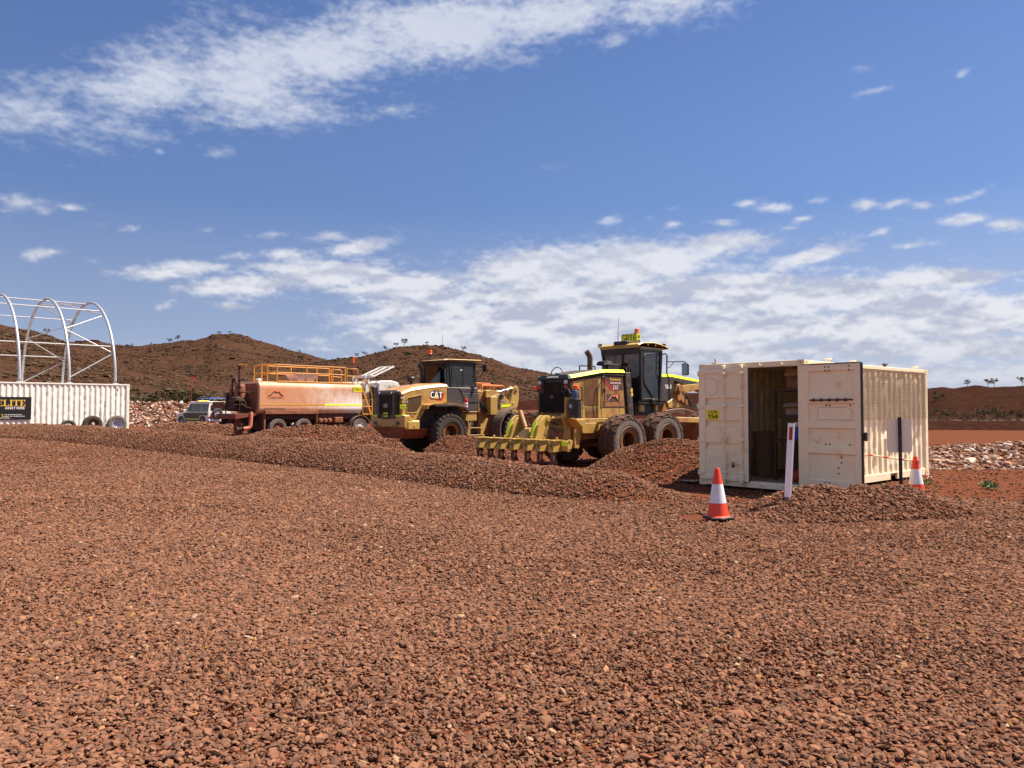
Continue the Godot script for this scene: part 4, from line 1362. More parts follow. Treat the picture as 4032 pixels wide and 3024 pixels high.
	# welded wire mesh fixed over the upper half of the right side
	var g := thing("wire_mesh_panel", "fine welded wire mesh fixed over the container side's upper half", "wire mesh", W(4.8755, 15.836, 0.04), deg_to_rad(-48.7))
	M.wire = plain(rgb8(150, 132, 106), 0.6)  # wires darkened: the tone of their shadow lines is in the colour
	var wires := MB.new()
	for i in 24:
		var y := 1.395 + i * 0.047
		wires.cyl(V(0.25, y, 1.236), V(5.92, y, 1.236), 0.0045, 5)
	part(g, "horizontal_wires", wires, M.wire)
	var wires2 := MB.new()
	for i in 111:
		var u := 0.27 + i * 0.0512
		wires2.cyl(V(u, 1.38, 1.243), V(u, 2.50, 1.243), 0.003, 5)
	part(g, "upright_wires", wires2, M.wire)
	# bits along the roof edge
	for k in [[1.15, 1.12], [2.25, 1.12], [5.75, 1.05], [3.9, 1.1]]:
		var rb := MB.new()
		rb.box(V(k[0], 2.60, k[1]), Vector3(0.05, 0.05, 0.09), 0.008)
		rb.box(V(k[0] + 0.02, 2.645, k[1]), Vector3(0.09, 0.03, 0.14), 0.008)
		part(o, "roof_clamp", rb, M.black if k[0] == 3.9 else M.beige)
	var wd := MB.new()
	wd.box(V(0.25, 2.635, -0.95), Vector3(0.03, 0.16, 0.03), 0.004, Basis.from_euler(Vector3(0, 0, 0.25)))
	wd.box(V(0.25, 2.60, -0.98), Vector3(0.11, 0.05, 0.09), 0.01)
	part(o, "roof_stub", wd, M.wood)
	store_contents()

func inside(u: float, y: float, v: float) -> Vector3:
	var t := Transform3D(Basis(Vector3.UP, deg_to_rad(-48.7)), W(4.8755, 15.836, 0.04))
	return t * V(u, y, v)

func store_contents() -> void:
	var turn := deg_to_rad(-48.7)
	M.rack = plain(rgb8(62, 42, 34), 0.8)
	var r := thing("shelf_rack", "rusty steel shelf rack inside the container doorway", "shelf", inside(1.35, 0.15, 0.72), turn)
	for k in [[-0.85, -0.42], [-0.85, 0.40], [0.95, -0.42], [0.95, 0.40]]:
		var p := MB.new()
		p.box(V(k[0], 0.94, k[1]), Vector3(0.05, 1.88, 0.05), 0.004)
		part(r, "post", p, M.rack)
	for y in [0.82, 1.32, 1.86]:
		var s := MB.new()
		s.box(V(0.05, y, 0), Vector3(0.9, 0.05, 1.9), 0.004)
		part(r, "shelf", s, M.rack)
	var b := MB.new()
	b.box(V(0, 0.13, 0), Vector3(0.36, 0.26, 0.4), 0.004)
	b.box(V(-0.26, 0.33, 0.0), Vector3(0.36, 0.006, 0.2), 0, Basis.from_euler(Vector3(0.9, 0, 0)))
	solo("cardboard_box", "brown cardboard box open on the top shelf in the container", "box", b, M.card, inside(0.75, 2.04, 0.72), turn)
	var c := MB.new()
	c.box(V(0, 0.07, 0), Vector3(0.34, 0.14, 0.4), 0.004)
	c.box(V(-0.22, 0.21, -0.02), Vector3(0.34, 0.006, 0.17), 0, Basis.from_euler(Vector3(0.5, 0, 0)))
	solo("carton", "low carton with a raised flap on the middle shelf", "box", c, plain(rgb8(140, 124, 104), 0.85), inside(0.72, 1.50, 0.70), turn)
	var j := thing("water_jug", "blue drink jug with a white lid on the lower shelf", "jug", inside(0.66, 0.995, 0.70), turn)
	var jb := MB.new()
	jb.lathe(Vector3.ZERO, Vector3.UP, [Vector2(0, 0), Vector2(0.125, 0), Vector2(0.13, 0.02), Vector2(0.13, 0.24), Vector2(0.11, 0.27)], 20)
	part(j, "body", jb, M.blue)
	var jl := MB.new()
	jl.lathe(Vector3(0, 0.27, 0), Vector3.UP, [Vector2(0.11, 0), Vector2(0.10, 0.02), Vector2(0.06, 0.04), Vector2(0.06, 0.09), Vector2(0, 0.09)], 18)
	part(j, "lid", jl, M.print_white)
	var dr := thing("cardboard_drum", "tall brown fibre drum standing just inside the doorway", "drum", inside(1.15, 0.15, -0.34), turn)
	var db := MB.new()
	db.lathe(Vector3.ZERO, Vector3.UP, [Vector2(0, 0), Vector2(0.235, 0), Vector2(0.235, 0.03), Vector2(0.228, 0.04), Vector2(0.228, 0.92), Vector2(0.238, 0.93), Vector2(0.238, 0.985), Vector2(0, 0.985)], 24)
	part(dr, "shell", db, M.card)
	for k in [[-1.04, 1.75, 0.20, 0.26], [-0.79, 1.70, 0.17, 0.34]]:
		var pp := MB.new()
		pp.box(Vector3.ZERO, Vector3(0.004, k[3], k[2]))
		var po := solo("paper_sheet", "pale notice sheet left on the container's inner wall" if k[0] < -1 else "pale notice sheet right on the container's inner wall", "paper", pp, M.paper, inside(1.6 - k[0] * 0.3, k[1], -1.12), turn, "notices in the container")
	var bag := MB.new()
	for i in 3: bag.ball(V(0.1 * i, 0.10 + 0.03 * i, 0.05 * i), Vector3(0.20, 0.12, 0.17), 12, 7)
	solo("orange_bag", "crumpled orange bag on the container floor by the rack", "bag", bag, plain(rgb8(170, 66, 28), 0.8), inside(0.55, 0.15, 0.72), turn)
	var sh := MB.new()
	sh.box(V(0, 0, 0), Vector3(0.02, 1.15, 0.5), 0.003)
	solo("plastic_sheet", "pale board leaning behind the rack post in the container", "board", sh, plain(rgb8(176, 168, 156), 0.8), inside(1.6, 0.73, 0.16), turn)
	var pl := MB.new()
	pl.box(V(0, 0, 0), Vector3(0.62, 0.018, 1.1), 0.003)
	solo("plywood_board", "weathered plywood board lying beside the container's left corner", "board", pl, M.wood, W(4.22, 17.62, 0.06), turn)

# ---------------------------------------------------------------- yard furniture
func make_cone(label: String, at: Vector3, turn: float) -> Node3D:
	var o := thing("traffic_cone", label, "traffic cone", at, turn, "traffic cones")
	var k := MB.new()
	k.prism([Vector2(-0.2, -0.12), Vector2(-0.12, -0.2), Vector2(0.12, -0.2), Vector2(0.2, -0.12), Vector2(0.2, 0.12), Vector2(0.12, 0.2), Vector2(-0.12, 0.2), Vector2(-0.2, 0.12)], 0.0, 0.035, "plan", 0.008)
	part(o, "base", k, M.black_dusty)
	var a := MB.new()
	a.lathe(Vector3(0, 0.03, 0), Vector3.UP, [Vector2(0.185, 0), Vector2(0.175, 0.012), Vector2(0.155, 0.02), Vector2(0.124, 0.205)], 36)
	part(o, "lower_band", a, M.orange_cone)
	var b := MB.new()
	b.lathe(Vector3(0, 0.235, 0), Vector3.UP, [Vector2(0.1255, 0), Vector2(0.0785, 0.28)], 36)
	part(o, "reflective_band", b, M.cone_white)
	var c := MB.new()
	c.lathe(Vector3(0, 0.515, 0), Vector3.UP, [Vector2(0.077, 0), Vector2(0.036, 0.225), Vector2(0.03, 0.235), Vector2(0.022, 0.235), Vector2(0.022, 0.15)], 36)
	part(o, "tip", c, M.orange_cone)
	return o

func yard_furniture() -> void:
	var c := make_cone("orange traffic cone with a white band standing on the near gravel", W(3.08, 11.55, 0.035), 0.5)
	c.rotation.z = 0.015
	var c2 := copy_of(c, W(7.57, 14.45, 0.03), 0.2, "orange traffic cone behind the gravel mound, pole resting on top")
	c2.rotation.z = 0.02
	# red and white pole from the cone towards the container
	var a := W(7.56, 14.45, 0.685)
	var b := W(6.30, 15.35, 0.86)
	var o := thing("barrier_pole", "thin red and white striped barrier pole resting on the far cone", "pole", a)
	var n := 17
	for i in n:
		var s := MB.new()
		var p := (b - a) * (float(i) / n)
		var q := (b - a) * (float(i + 1) / n)
		s.cyl(p, q, 0.016, 10)
		part(o, "stripe", s, M.print_red if i % 3 == 2 else plain_cream())
	var ring := MB.new()
	ring.lathe(Vector3(0.0, -0.015, 0), Vector3.UP, [Vector2(0.062, 0), Vector2(0.075, 0.0), Vector2(0.075, 0.025), Vector2(0.06, 0.025)], 20)
	part(o, "cone_ring", ring, M.orange_cone)
	# guide post
	var gp := thing("guide_post", "white roadside guide post with a red reflector leaning on mound", "post", W(4.24, 11.92, 0.02))
	gp.rotation.z = -0.058
	gp.rotation.y = -0.35
	var m := MB.new()
	m.prism([Vector2(-0.052, -0.006), Vector2(-0.03, 0.012), Vector2(0.03, 0.012), Vector2(0.052, -0.006), Vector2(0.05, -0.011), Vector2(0.03, 0.006), Vector2(-0.03, 0.006), Vector2(-0.05, -0.011)].map(func(q): return Vector2(-q.y, q.x)), 0.0, 1.43, "plan")
	part(gp, "board", m, plain(rgb8(240, 238, 236), 0.5))
	var rf := MB.new()
	rf.box(V(-0.016, 1.27, -0.004), Vector3(0.05, 0.2, 0.006), 0.001)
	part(gp, "reflector", rf, M.red_lens)
	# back of a small sign on a star picket
	var sg := thing("sign", "blank grey back of small sign on black star picket", "sign", W(6.56, 13.02, 0.1))
	sg.rotation.y = -0.25
	sg.rotation.z = 0.006
	var pk := MB.new()
	var star := []
	for k in 3:
		var t := deg_to_rad(120.0 * k + 90.0)
		for w in [[-0.006, 0.03], [0.006, 0.03]]:
			star.append(Vector2(cos(t) * w[1] - sin(t) * w[0] * -1.0, sin(t) * w[1] + cos(t) * w[0] * -1.0))
		var t2 := t + deg_to_rad(60.0)
		star.append(Vector2(cos(t2), sin(t2)) * 0.007)
	pk.prism(star, 0.0, 1.43, "plan")
	part(sg, "picket", pk, M.black)
	for k in 9:
		var hl := MB.new()
		hl.lathe(Vector3(0, 0.45 + 0.075 * k, 0.029), Vector3(0, 0, 1), [Vector2(0.0055, 0), Vector2(0.0055, 0.003), Vector2(0, 0.004)], 8)
		part(sg, "lit_hole_disc", hl, M.galv)  # pale discs stand in for light showing through the picket holes
	var pt := MB.new()
	var rr := []
	for k in 4:
		var cx := 0.195 - 0.05
		var cy := 0.285 - 0.05
		for j in 5:
			var t := deg_to_rad(90.0 * k + 22.5 * j)
			rr.append(Vector2(cos(t) * 0.05 + cx * (1 if k == 0 or k == 3 else -1), 1.115 + sin(t) * 0.05 + cy * (1 if k < 2 else -1)))
	pt.prism(rr, 0.032, 0.036, "rear")
	part(sg, "plate", pt, plain(rgb8(240, 228, 200), 0.6))

func plain_cream() -> Material:
	if not M.has("cream"): M.cream = plain(rgb8(236, 214, 178), 0.5)
	return M.cream

# ---------------------------------------------------------------- wheels
# a wheel about the v axis at (u, y, v of the middle), outer face towards side (+1 right, -1 left)
func wheel(o: Node3D, called: String, u: float, y: float, v: float, R: float, wide: float, rim_r: float, side: int, style: String, rim_mat: Material) -> void:
	var c := V(u, y, v)
	var ax := V(0, 0, side)
	var h := wide * 0.5
	var body := MB.new()
	var lug := 0.055 if style != "road" else 0.012
	var rb := R - lug
	var prof := [Vector2(rim_r, -h * 0.72), Vector2(rim_r + 0.02, -h * 0.86), Vector2(lerpf(rim_r, rb, 0.35), -h * 0.99), Vector2(lerpf(rim_r, rb, 0.62), -h), Vector2(rb - 0.05, -h * 0.93), Vector2(rb, -h * 0.78)]
	var full := prof.duplicate()
	for i in range(prof.size() - 1, -1, -1): full.append(Vector2(prof[i].x, -prof[i].y))
	var seg := 48
	# inner shoulder to outer shoulder, smooth
	body.lathe(c, ax, full, seg)
	var w := part(o, called, body, M.sidewall if style != "loader" else M.rubber)
	# raised rings on the sidewall
	for k in [[0.22, 0.012], [0.80, 0.010]]:
		var ring := MB.new()
		var r0: float = lerpf(rim_r, rb, k[0])
		ring.lathe(c, ax, [Vector2(r0 - 0.012, h * 0.95), Vector2(r0 - 0.006, h + k[1]), Vector2(r0 + 0.006, h + k[1]), Vector2(r0 + 0.012, h * 0.95)], seg)
		part(w, "bead_ring", ring, M.sidewall if style != "loader" else M.rubber)
	if style != "road":
		var t := MB.new()
		var n := 17 if style == "block" else 24
		var rows := 3 if style == "block" else 2
		var e := Vector3.UP
		for row in rows:
			for i in n:
				var off := 0.5 if row % 2 == 1 else 0.0
				var z0 := lerpf(-h * 0.98, h * 0.98, float(row) / rows) + 0.014
				var z1 := lerpf(-h * 0.98, h * 0.98, float(row + 1) / rows) - 0.014
				var half := 0.42 if style == "block" else 0.36
				var p := []
				for rr in [rb - 0.03, R]:
					for q in [[0, -1], [1, -1], [1, 1], [0, 1]]:
						var z: float = z0 if q[0] == 0 else z1
						var skew := 0.0
						if style == "loader": skew = (absf(z) / h) * 0.45
						else: skew = 0.16 * (1 if (row + q[0]) % 2 == 0 else -1)
						var edge := absf(z) / h
						var grow: float = half * (0.92 if rr == R else 1.0)
						var a: float = TAU * (i + off + q[1] * grow + skew) / n
						var rad: float = rr - (0.05 * pow(edge, 4.0) if rr == R else 0.0)
						var zz: float = z * (1.0 if rr == R else 1.0)
						p.append(c + Basis(ax, a) * e * rad + ax * zz)
				t.hexa(p)
				# shoulder part of the outer rows running down the sidewall
				if row == 0 or row == rows - 1:
					var s := -1.0 if row == 0 else 1.0
					var p2 := []
					for q in [[rb - 0.06, h * 1.0], [R - 0.05, h * 0.985]]:
						for d in [[-1, -0.05], [1, -0.05], [1, 0.012], [-1, 0.012]]:
							var grow2 := half * 0.8
							var skew2 := 0.45 if style == "loader" else (0.16 * (1 if (row + (0 if s < 0 else 1)) % 2 == 0 else -1))
							var a2: float = TAU * (i + off + d[0] * grow2 + skew2) / n
							p2.append(c + Basis(ax, a2) * e * q[0] + ax * s * (q[1] + d[1]))
					t.hexa(p2)
		part(w, "tread", t, M.tread if style == "block" else M.rubber)
	var rim := MB.new()
	var f := h * 0.80
	if style == "road":
		rim.lathe(c, ax, [Vector2(rim_r + 0.012, f - 0.02), Vector2(rim_r + 0.012, f), Vector2(rim_r - 0.02, f), Vector2(rim_r - 0.05, f - 0.05), Vector2(rim_r - 0.07, f - 0.08), Vector2(rim_r * 0.55, f - 0.02), Vector2(rim_r * 0.45, f - 0.02)], 32)
	else:
		rim.lathe(c, ax, [Vector2(rim_r + 0.03, f - 0.03), Vector2(rim_r + 0.03, f + 0.015), Vector2(rim_r - 0.01, f + 0.02), Vector2(rim_r - 0.015, f - 0.01), Vector2(rim_r - 0.045, f - 0.012), Vector2(rim_r - 0.05, f + 0.004), Vector2(rim_r - 0.075, f)], 40)
	part(w, "rim", rim, rim_mat)
	if style != "road":
		var dish := MB.new()
		dish.lathe(c, ax, [Vector2(rim_r - 0.075, f), Vector2(rim_r - 0.09, -h * 0.35), Vector2(rim_r * 0.55, -h * 0.45)], 40)
		part(w, "rim_dish", dish, M.dish)
	var hub := MB.new()
	if style == "road":
		hub.lathe(c, ax, [Vector2(rim_r * 0.46, f - 0.03), Vector2(rim_r * 0.40, f + 0.02), Vector2(rim_r * 0.22, f + 0.03), Vector2(rim_r * 0.2, f + 0.08), Vector2(0, f + 0.09)], 20)
		for i in 10:
			var d := Basis(ax, TAU * i / 10.0) * Vector3.UP
			hub.cyl(c + d * rim_r * 0.36 + ax * (f + 0.01), c + d * rim_r * 0.36 + ax * (f + 0.05), 0.018, 6)
	else:
		hub.lathe(c, ax, [Vector2(rim_r * 0.56, -h * 0.46), Vector2(rim_r * 0.52, -h * 0.4), Vector2(rim_r * 0.40, -h * 0.38), Vector2(rim_r * 0.36, -h * 0.1), Vector2(0, -h * 0.06)], 24)
		for i in 14:
			var d := Basis(ax, TAU * i / 14.0) * Vector3.UP
			hub.cyl(c + d * rim_r * 0.46 - ax * h * 0.42, c + d * rim_r * 0.46 - ax * h * 0.30, 0.016, 6)
	part(w, "hub", hub, rim_mat if style != "block" else M.dish)

func light_box(o: Node3D, called: String, at: Vector3, s: Vector3, lens: Material, facing: Vector3) -> void:
	var b := MB.new()
	b.box(at, s, 0.012)
	var p := part(o, called, b, M.black)
	var l := MB.new()
	l.box(at + facing * (s * facing.abs()).length() * 0.5, s * (Vector3.ONE - facing.abs() * 0.8) * 0.82, 0.004)
	part(p, "lens", l, lens)

# ---------------------------------------------------------------- grader
func grader() -> void:
	var o := thing("motor_grader", "large yellow motor grader with rear ripper parked beside the container", "grader", W(2.4812, 23.9269, -0.1), deg_to_rad(-48.7))
	# wheels: two tandem pairs, front pair
	for s in [-1, 1]:
		wheel(o, "rear_wheel", 0.0, 0.80, s * 1.24, 0.80, 0.58, 0.345, s, "block", M.rim)
		wheel(o, "rear_wheel", 1.86, 0.86, s * 1.24, 0.80, 0.58, 0.345, s, "block", M.rim)
		wheel(o, "front_wheel", 7.5, 0.90, s * 1.2, 0.78, 0.55, 0.345, s, "block", M.rim)
		var td := MB.new()
		td.prism([Vector2(-0.45, 0.62), Vector2(-0.3, 0.5), Vector2(2.1, 0.56), Vector2(2.35, 0.75), Vector2(2.3, 1.05), Vector2(1.2, 1.12), Vector2(0.6, 1.10), Vector2(-0.35, 1.02)], s * 0.92 - 0.11, s * 0.92 + 0.11, "side", 0.03)
		part(o, "tandem_case", td, M.yellow_dusty)
	var ax := MB.new()
	ax.cyl(V(0.93, 0.85, -0.85), V(0.93, 0.85, 0.85), 0.22, 16)
	ax.cyl(V(7.5, 0.95, -1.0), V(7.5, 0.95, 1.0), 0.13, 12)
	part(o, "axle", ax, M.yellow_dusty)
	# rear frame
	var fr := MB.new()
	for s in [-1, 1]:
		fr.prism([Vector2(-1.55, 0.85), Vector2(3.4, 0.95), Vector2(3.4, 1.25), Vector2(-1.55, 1.36)], s * 0.55 - 0.06, s * 0.55 + 0.06, "side", 0.01)
	part(o, "rear_frame", fr, M.yellow_dusty)
	var belly := MB.new()
	belly.prism([Vector2(-1.2, 0.75), Vector2(1.6, 0.7), Vector2(1.6, 1.4), Vector2(-1.45, 1.4)], -0.48, 0.48, "side", 0.03)
	part(o, "engine_pan", belly, M.black_dusty)
	for s in [-1, 1]:
		var sl := MB.new()
		sl.prism([Vector2(-1.60, 1.355), Vector2(0.9, 1.355), Vector2(0.9, 1.475), Vector2(-1.50, 1.475)], s * 0.74 - 0.07, s * 0.74 + 0.07, "side", 0.01)
		part(o, "side_sill", sl, M.yellow)
		var lb := MB.new()
		lb.prism([Vector2(-1.30, 1.045), Vector2(-0.84, 1.04), Vector2(-0.70, 1.35), Vector2(-1.38, 1.35)], s * 0.72 - 0.13, s * 0.72 + 0.13, "side", 0.012)
		part(o, "tool_box", lb, M.yellow)
		var lb2 := MB.new()
		lb2.prism([Vector2(-1.55, 0.62), Vector2(-1.36, 0.60), Vector2(-1.25, 1.04), Vector2(-1.40, 1.34), Vector2(-1.55, 1.34)], s * 0.70 - 0.05, s * 0.70 + 0.05, "side", 0.01)
		part(o, "bumper_plate", lb2, M.yellow)
	var cp := MB.new()
	cp.prism([Vector2(-0.70, 1.10), Vector2(-0.56, 1.30), Vector2(-0.66, 1.31)], 0.72, 0.90, "side")
	part(o, "step_gusset", cp, M.yellow_clean)
	# engine enclosure
	var hood := MB.new()
	hood.prism([Vector2(-1.52, 1.475), Vector2(0.86, 1.475), Vector2(0.72, 2.80), Vector2(-0.39, 2.80), Vector2(-1.52, 2.62)], -0.66, 0.66, "side", 0.02)
	var eng := part(o, "engine_hood", hood, M.yellow)
	var top := MB.new()
	top.hexa([V(-1.66, 2.62, -0.70), V(-0.40, 2.80, -0.70), V(-0.40, 2.80, 0.70), V(-1.66, 2.62, 0.70), V(-1.58, 2.76, -0.55), V(-0.40, 2.95, -0.52), V(-0.40, 2.95, 0.52), V(-1.58, 2.76, 0.55)])
	top.hexa([V(-0.40, 2.80, -0.70), V(0.76, 2.80, -0.70), V(0.76, 2.80, 0.70), V(-0.40, 2.80, 0.70), V(-0.40, 2.95, -0.52), V(0.74, 3.0, -0.50), V(0.74, 3.0, 0.50), V(-0.40, 2.95, 0.52)])
	part(o, "hood_top", top, M.black_dusty)
	for s in [-1, 1]:
		for k in [[-1.64, -0.42, 2.655, 2.84], [-0.385, -0.17, 2.845, 2.87], [-0.15, 0.60, 2.87, 2.885], [0.62, 0.75, 2.885, 2.885]]:
			var st := MB.new()
			var y0: float = k[2]
			var y1: float = k[3]
			st.hexa([V(k[0], y0, s * 0.712), V(k[1], y1, s * 0.712), V(k[1], y1, s * 0.68), V(k[0], y0, s * 0.68), V(k[0], y0 + 0.09, s * 0.645), V(k[1], y1 + 0.09, s * 0.645), V(k[1], y1 + 0.09, s * 0.60), V(k[0], y0 + 0.09, s * 0.60)])
			part(o, "reflective_stripe", st, M.hivis)
		var bd := MB.new()
		bd.hexa([V(-1.60, 2.555, s * 0.672), V(-0.39, 2.735, s * 0.672), V(-0.39, 2.735, s * 0.64), V(-1.60, 2.555, s * 0.64), V(-1.60, 2.65, s * 0.712), V(-0.39, 2.84, s * 0.712), V(-0.39, 2.84, s * 0.64), V(-1.60, 2.65, s * 0.64)])
		bd.hexa([V(-0.39, 2.735, s * 0.672), V(0.74, 2.74, s * 0.672), V(0.74, 2.74, s * 0.64), V(-0.39, 2.735, s * 0.64), V(-0.39, 2.84, s * 0.712), V(0.74, 2.88, s * 0.712), V(0.74, 2.88, s * 0.64), V(-0.39, 2.84, s * 0.64)])
		part(o, "shoulder_band", bd, M.black)
	# right side: panels, mesh screens, access door
	var seams := MB.new()
	for q in [[-1.12, 1.5, 2.55], [-0.44, 1.5, 2.72], [-0.29, 1.5, 2.74]]:
		seams.box(V(q[0], (q[1] + q[2]) * 0.5, 0.662), Vector3(0.004, q[2] - q[1], 0.016))
	seams.box(V(0.25, 1.81, 0.662), Vector3(0.004, 0.016, 1.05))
	seams.box(V(-0.78, 1.79, 0.662), Vector3(0.004, 0.016, 0.68))
	seams.box(V(0.53, 1.64, 0.662), Vector3(0.004, 0.32, 0.014))
	part(eng, "panel_seams", seams, M.ink_soft)
	for q in [[[Vector2(-1.06, 1.90), Vector2(-0.86, 1.86), Vector2(-0.46, 1.86), Vector2(-0.46, 2.68), Vector2(-0.52, 2.71), Vector2(-1.06, 2.62)]], [[Vector2(-1.0, 1.51), Vector2(-0.46, 1.51), Vector2(-0.46, 1.75), Vector2(-1.0, 1.75)]]]:
		var sc := MB.new()
		sc.prism(q[0], 0.662, 0.668, "side")
		var scr := part(eng, "mesh_screen", sc, M.screen_dust)
		var wv := MB.new()
		var lo := 9.0
		var hi := -9.0
		var u0 := 9.0
		var u1 := -9.0
		for p in q[0]:
			lo = minf(lo, p.y); hi = maxf(hi, p.y); u0 = minf(u0, p.x); u1 = maxf(u1, p.x)
		var y := lo + 0.03
		while y < hi - 0.06:
			wv.box(V((u0 + u1) * 0.5 + 0.01, y, 0.670), Vector3(0.006, 0.010, u1 - u0 - 0.06))
			y += 0.026
		part(scr, "mesh_bars", wv, M.yellow_dusty)
	var dp := MB.new()
	dp.prism([Vector2(-0.22, 1.83), Vector2(0.76, 1.83), Vector2(0.66, 2.735), Vector2(-0.22, 2.735)], 0.662, 0.676, "side", 0.004)
	var door := part(eng, "access_door", dp, M.yellow_dusty)
	var lk := MB.new()
	lk.box(V(-0.17, 2.33, 0.68), Vector3(0.02, 0.09, 0.08), 0.006)
	part(door, "latch", lk, M.black)
	var dec := MB.new()
	dec.prism([Vector2(-0.20, 2.73), Vector2(0.65, 2.73), Vector2(0.69, 2.34), Vector2(0.19, 2.34)], 0.677, 0.679, "side")
	var dcl := part(door, "decal", dec, M.print_dark)
	var dr := MB.new()
	dr.prism([Vector2(-0.205, 2.70), Vector2(-0.205, 2.60), Vector2(0.14, 2.34), Vector2(0.25, 2.34)], 0.680, 0.682, "side")
	part(dcl, "red_band", dr, M.print_red)
	words(dcl, "lettering", "Paramount", 0.068, M.print_gold, V(0.32, 2.66, 0.681), RIGHT_FACE, 0.92, "Droid Serif")
	words(dcl, "lettering", "EARTHMOVING", 0.062, M.print_rose_pale, V(0.345, 2.55, 0.681), RIGHT_FACE, 0.82)
	words(dcl, "lettering", "CAT", 0.128, M.print_rose_pale, V(0.34, 2.41, 0.681), RIGHT_FACE, 0.80)
	var tri := MB.new()
	tri.prism([Vector2(0.29, 2.347), Vector2(0.39, 2.347), Vector2(0.34, 2.39)], 0.684, 0.688, "side")
	part(dcl, "triangle", tri, M.yellow_dusty)
	var d2 := MB.new()
	d2.prism([Vector2(-0.06, 2.205), Vector2(0.53, 2.205), Vector2(0.53, 1.985), Vector2(-0.06, 1.985)], 0.677, 0.679, "side")
	var d2n := part(door, "decal", d2, M.print_dark)
	var mt := MB.new()
	mt.tube([V(-0.03, 2.0, 0.681), V(0.05, 2.06, 0.681), V(0.15, 2.15, 0.681), V(0.21, 2.17, 0.681), V(0.25, 2.13, 0.681), V(0.30, 2.17, 0.681), V(0.37, 2.10, 0.681), V(0.50, 2.0, 0.681)], 0.014, 6)
	part(d2n, "mountain_line", mt, M.print_rose)
	var sn := MB.new()
	sn.lathe(V(0.41, 2.145, 0.680), V(0, 0, 1), [Vector2(0.055, 0), Vector2(0.055, 0.002), Vector2(0, 0.002)], 20)
	part(d2n, "sun_disc", sn, M.print_orange)
	for k in [[-0.28, -0.43, -0.47, -0.29, 2.75, 2.63, 1.74, 1.89]]:
		var hd := MB.new()
		hd.tube([V(-0.28, 2.62, 0.67), V(-0.28, 2.72, 0.76), V(-0.29, 2.74, 0.78), V(-0.36, 2.72, 0.79), V(-0.42, 2.63, 0.79), V(-0.46, 1.76, 0.79)], 0.016, 8)
		hd.tube([V(-0.28, 2.70, 0.79), V(-0.28, 1.95, 0.79), V(-0.30, 1.88, 0.79), V(-0.46, 1.76, 0.79)], 0.016, 8)
		part(o, "grab_handle", hd, M.black)
	# black end plate next to the cab
	var ep := MB.new()
	ep.prism([Vector2(0.90, 1.53), Vector2(1.18, 1.53), Vector2(1.02, 2.90), Vector2(0.75, 2.90)], -0.70, 0.72, "side", 0.02)
	part(o, "fire_wall", ep, M.black_dusty)
	var yl := MB.new()
	yl.box(V(1.05, 2.34, 0.724), Vector3(0.004, 0.12, 0.09))
	yl.box(V(1.065, 2.21, 0.724), Vector3(0.004, 0.11, 0.09))
	part(o, "caution_label", yl, M.print_gold)
	for k in [0.0, 0.12]:
		var fh := MB.new()
		fh.tube([V(0.86 + k, 2.72, 0.70), V(0.86 + k, 3.06, 0.66), V(0.83 + k, 3.06, 0.5)], 0.018, 6)
		part(o, "hinge_arm", fh, M.black)
	# rear radiator guard
	var rg := MB.new()
	rg.box(V(-1.60, 2.15, 0), Vector3(1.34, 0.98, 0.14), 0.02)
	var guard := part(o, "radiator_guard", rg, M.black)
	var cap := MB.new()
	cap.hexa([V(-1.72, 2.64, -0.69), V(-1.52, 2.64, -0.69), V(-1.52, 2.64, 0.69), V(-1.72, 2.64, 0.69), V(-1.64, 2.765, -0.56), V(-1.50, 2.78, -0.56), V(-1.50, 2.78, 0.56), V(-1.64, 2.765, 0.56)])
	part(guard, "guard_cap", cap, M.black)
	words(guard, "lettering", "CATERPILLAR", 0.055, M.print_white, V(-1.705, 2.705, 0.0), REAR_FACE * Basis(Vector3.RIGHT, -0.55), 1.0)
	for i in 30:
		var lv := MB.new()
		var y := 1.70 + i * 0.029
		var half := 0.50 if y < 2.26 else 0.35
		lv.box(V(-1.685, y, 0), Vector3(half * 2.0, 0.012, 0.03), 0, Basis(Vector3.RIGHT, 0.6))
		part(guard, "louvre", lv, M.black)
	var gfr := MB.new()
	for s in [-1, 1]:
		gfr.box(V(-1.69, 1.96, s * 0.56), Vector3(0.06, 0.58, 0.05), 0.01)
		gfr.box(V(-1.69, 2.42, s * 0.40), Vector3(0.05, 0.38, 0.05), 0.01)
		gfr.box(V(-1.69, 2.25, s * 0.48), Vector3(0.16, 0.05, 0.05), 0.01)
	part(guard, "guard_frame", gfr, M.black)
	var fan := MB.new()
	fan.lathe(V(-1.655, 1.97, -0.05), V(-1, 0, 0), [Vector2(0.30, 0), Vector2(0.32, 0.01), Vector2(0.34, 0)], 28)
	fan.box(V(-1.72, 2.12, 0.0), Vector3(0.16, 0.12, 0.05), 0.01)
	part(guard, "fan_ring", fan, M.grey_dark)
	for s in [-1, 1]:
		light_box(o, "tail_light", V(-1.68, 2.55, s * 0.555), Vector3(0.18, 0.13, 0.06), M.clear_lens, Vector3(0, 0, 1))
		light_box(o, "tail_light", V(-1.68, 2.41, s * 0.555), Vector3(0.18, 0.13, 0.06), M.red_lens, Vector3(0, 0, 1))
		var bc := MB.new()
		bc.lathe(V(-1.58, 2.31, s * 0.82), Vector3.UP, [Vector2(0.11, 0), Vector2(0.115, 0.02), Vector2(0.11, 0.12), Vector2(0.09, 0.135), Vector2(0, 0.135)], 20)
		part(o, "turn_light", bc, M.amber)
		var bs := MB.new()
		bs.box(V(-1.58, 2.295, s * 0.77), Vector3(0.24, 0.03, 0.16), 0.006)
		part(o, "light_bracket", bs, M.black)
	# grease drum on its bracket
	var cn := MB.new()
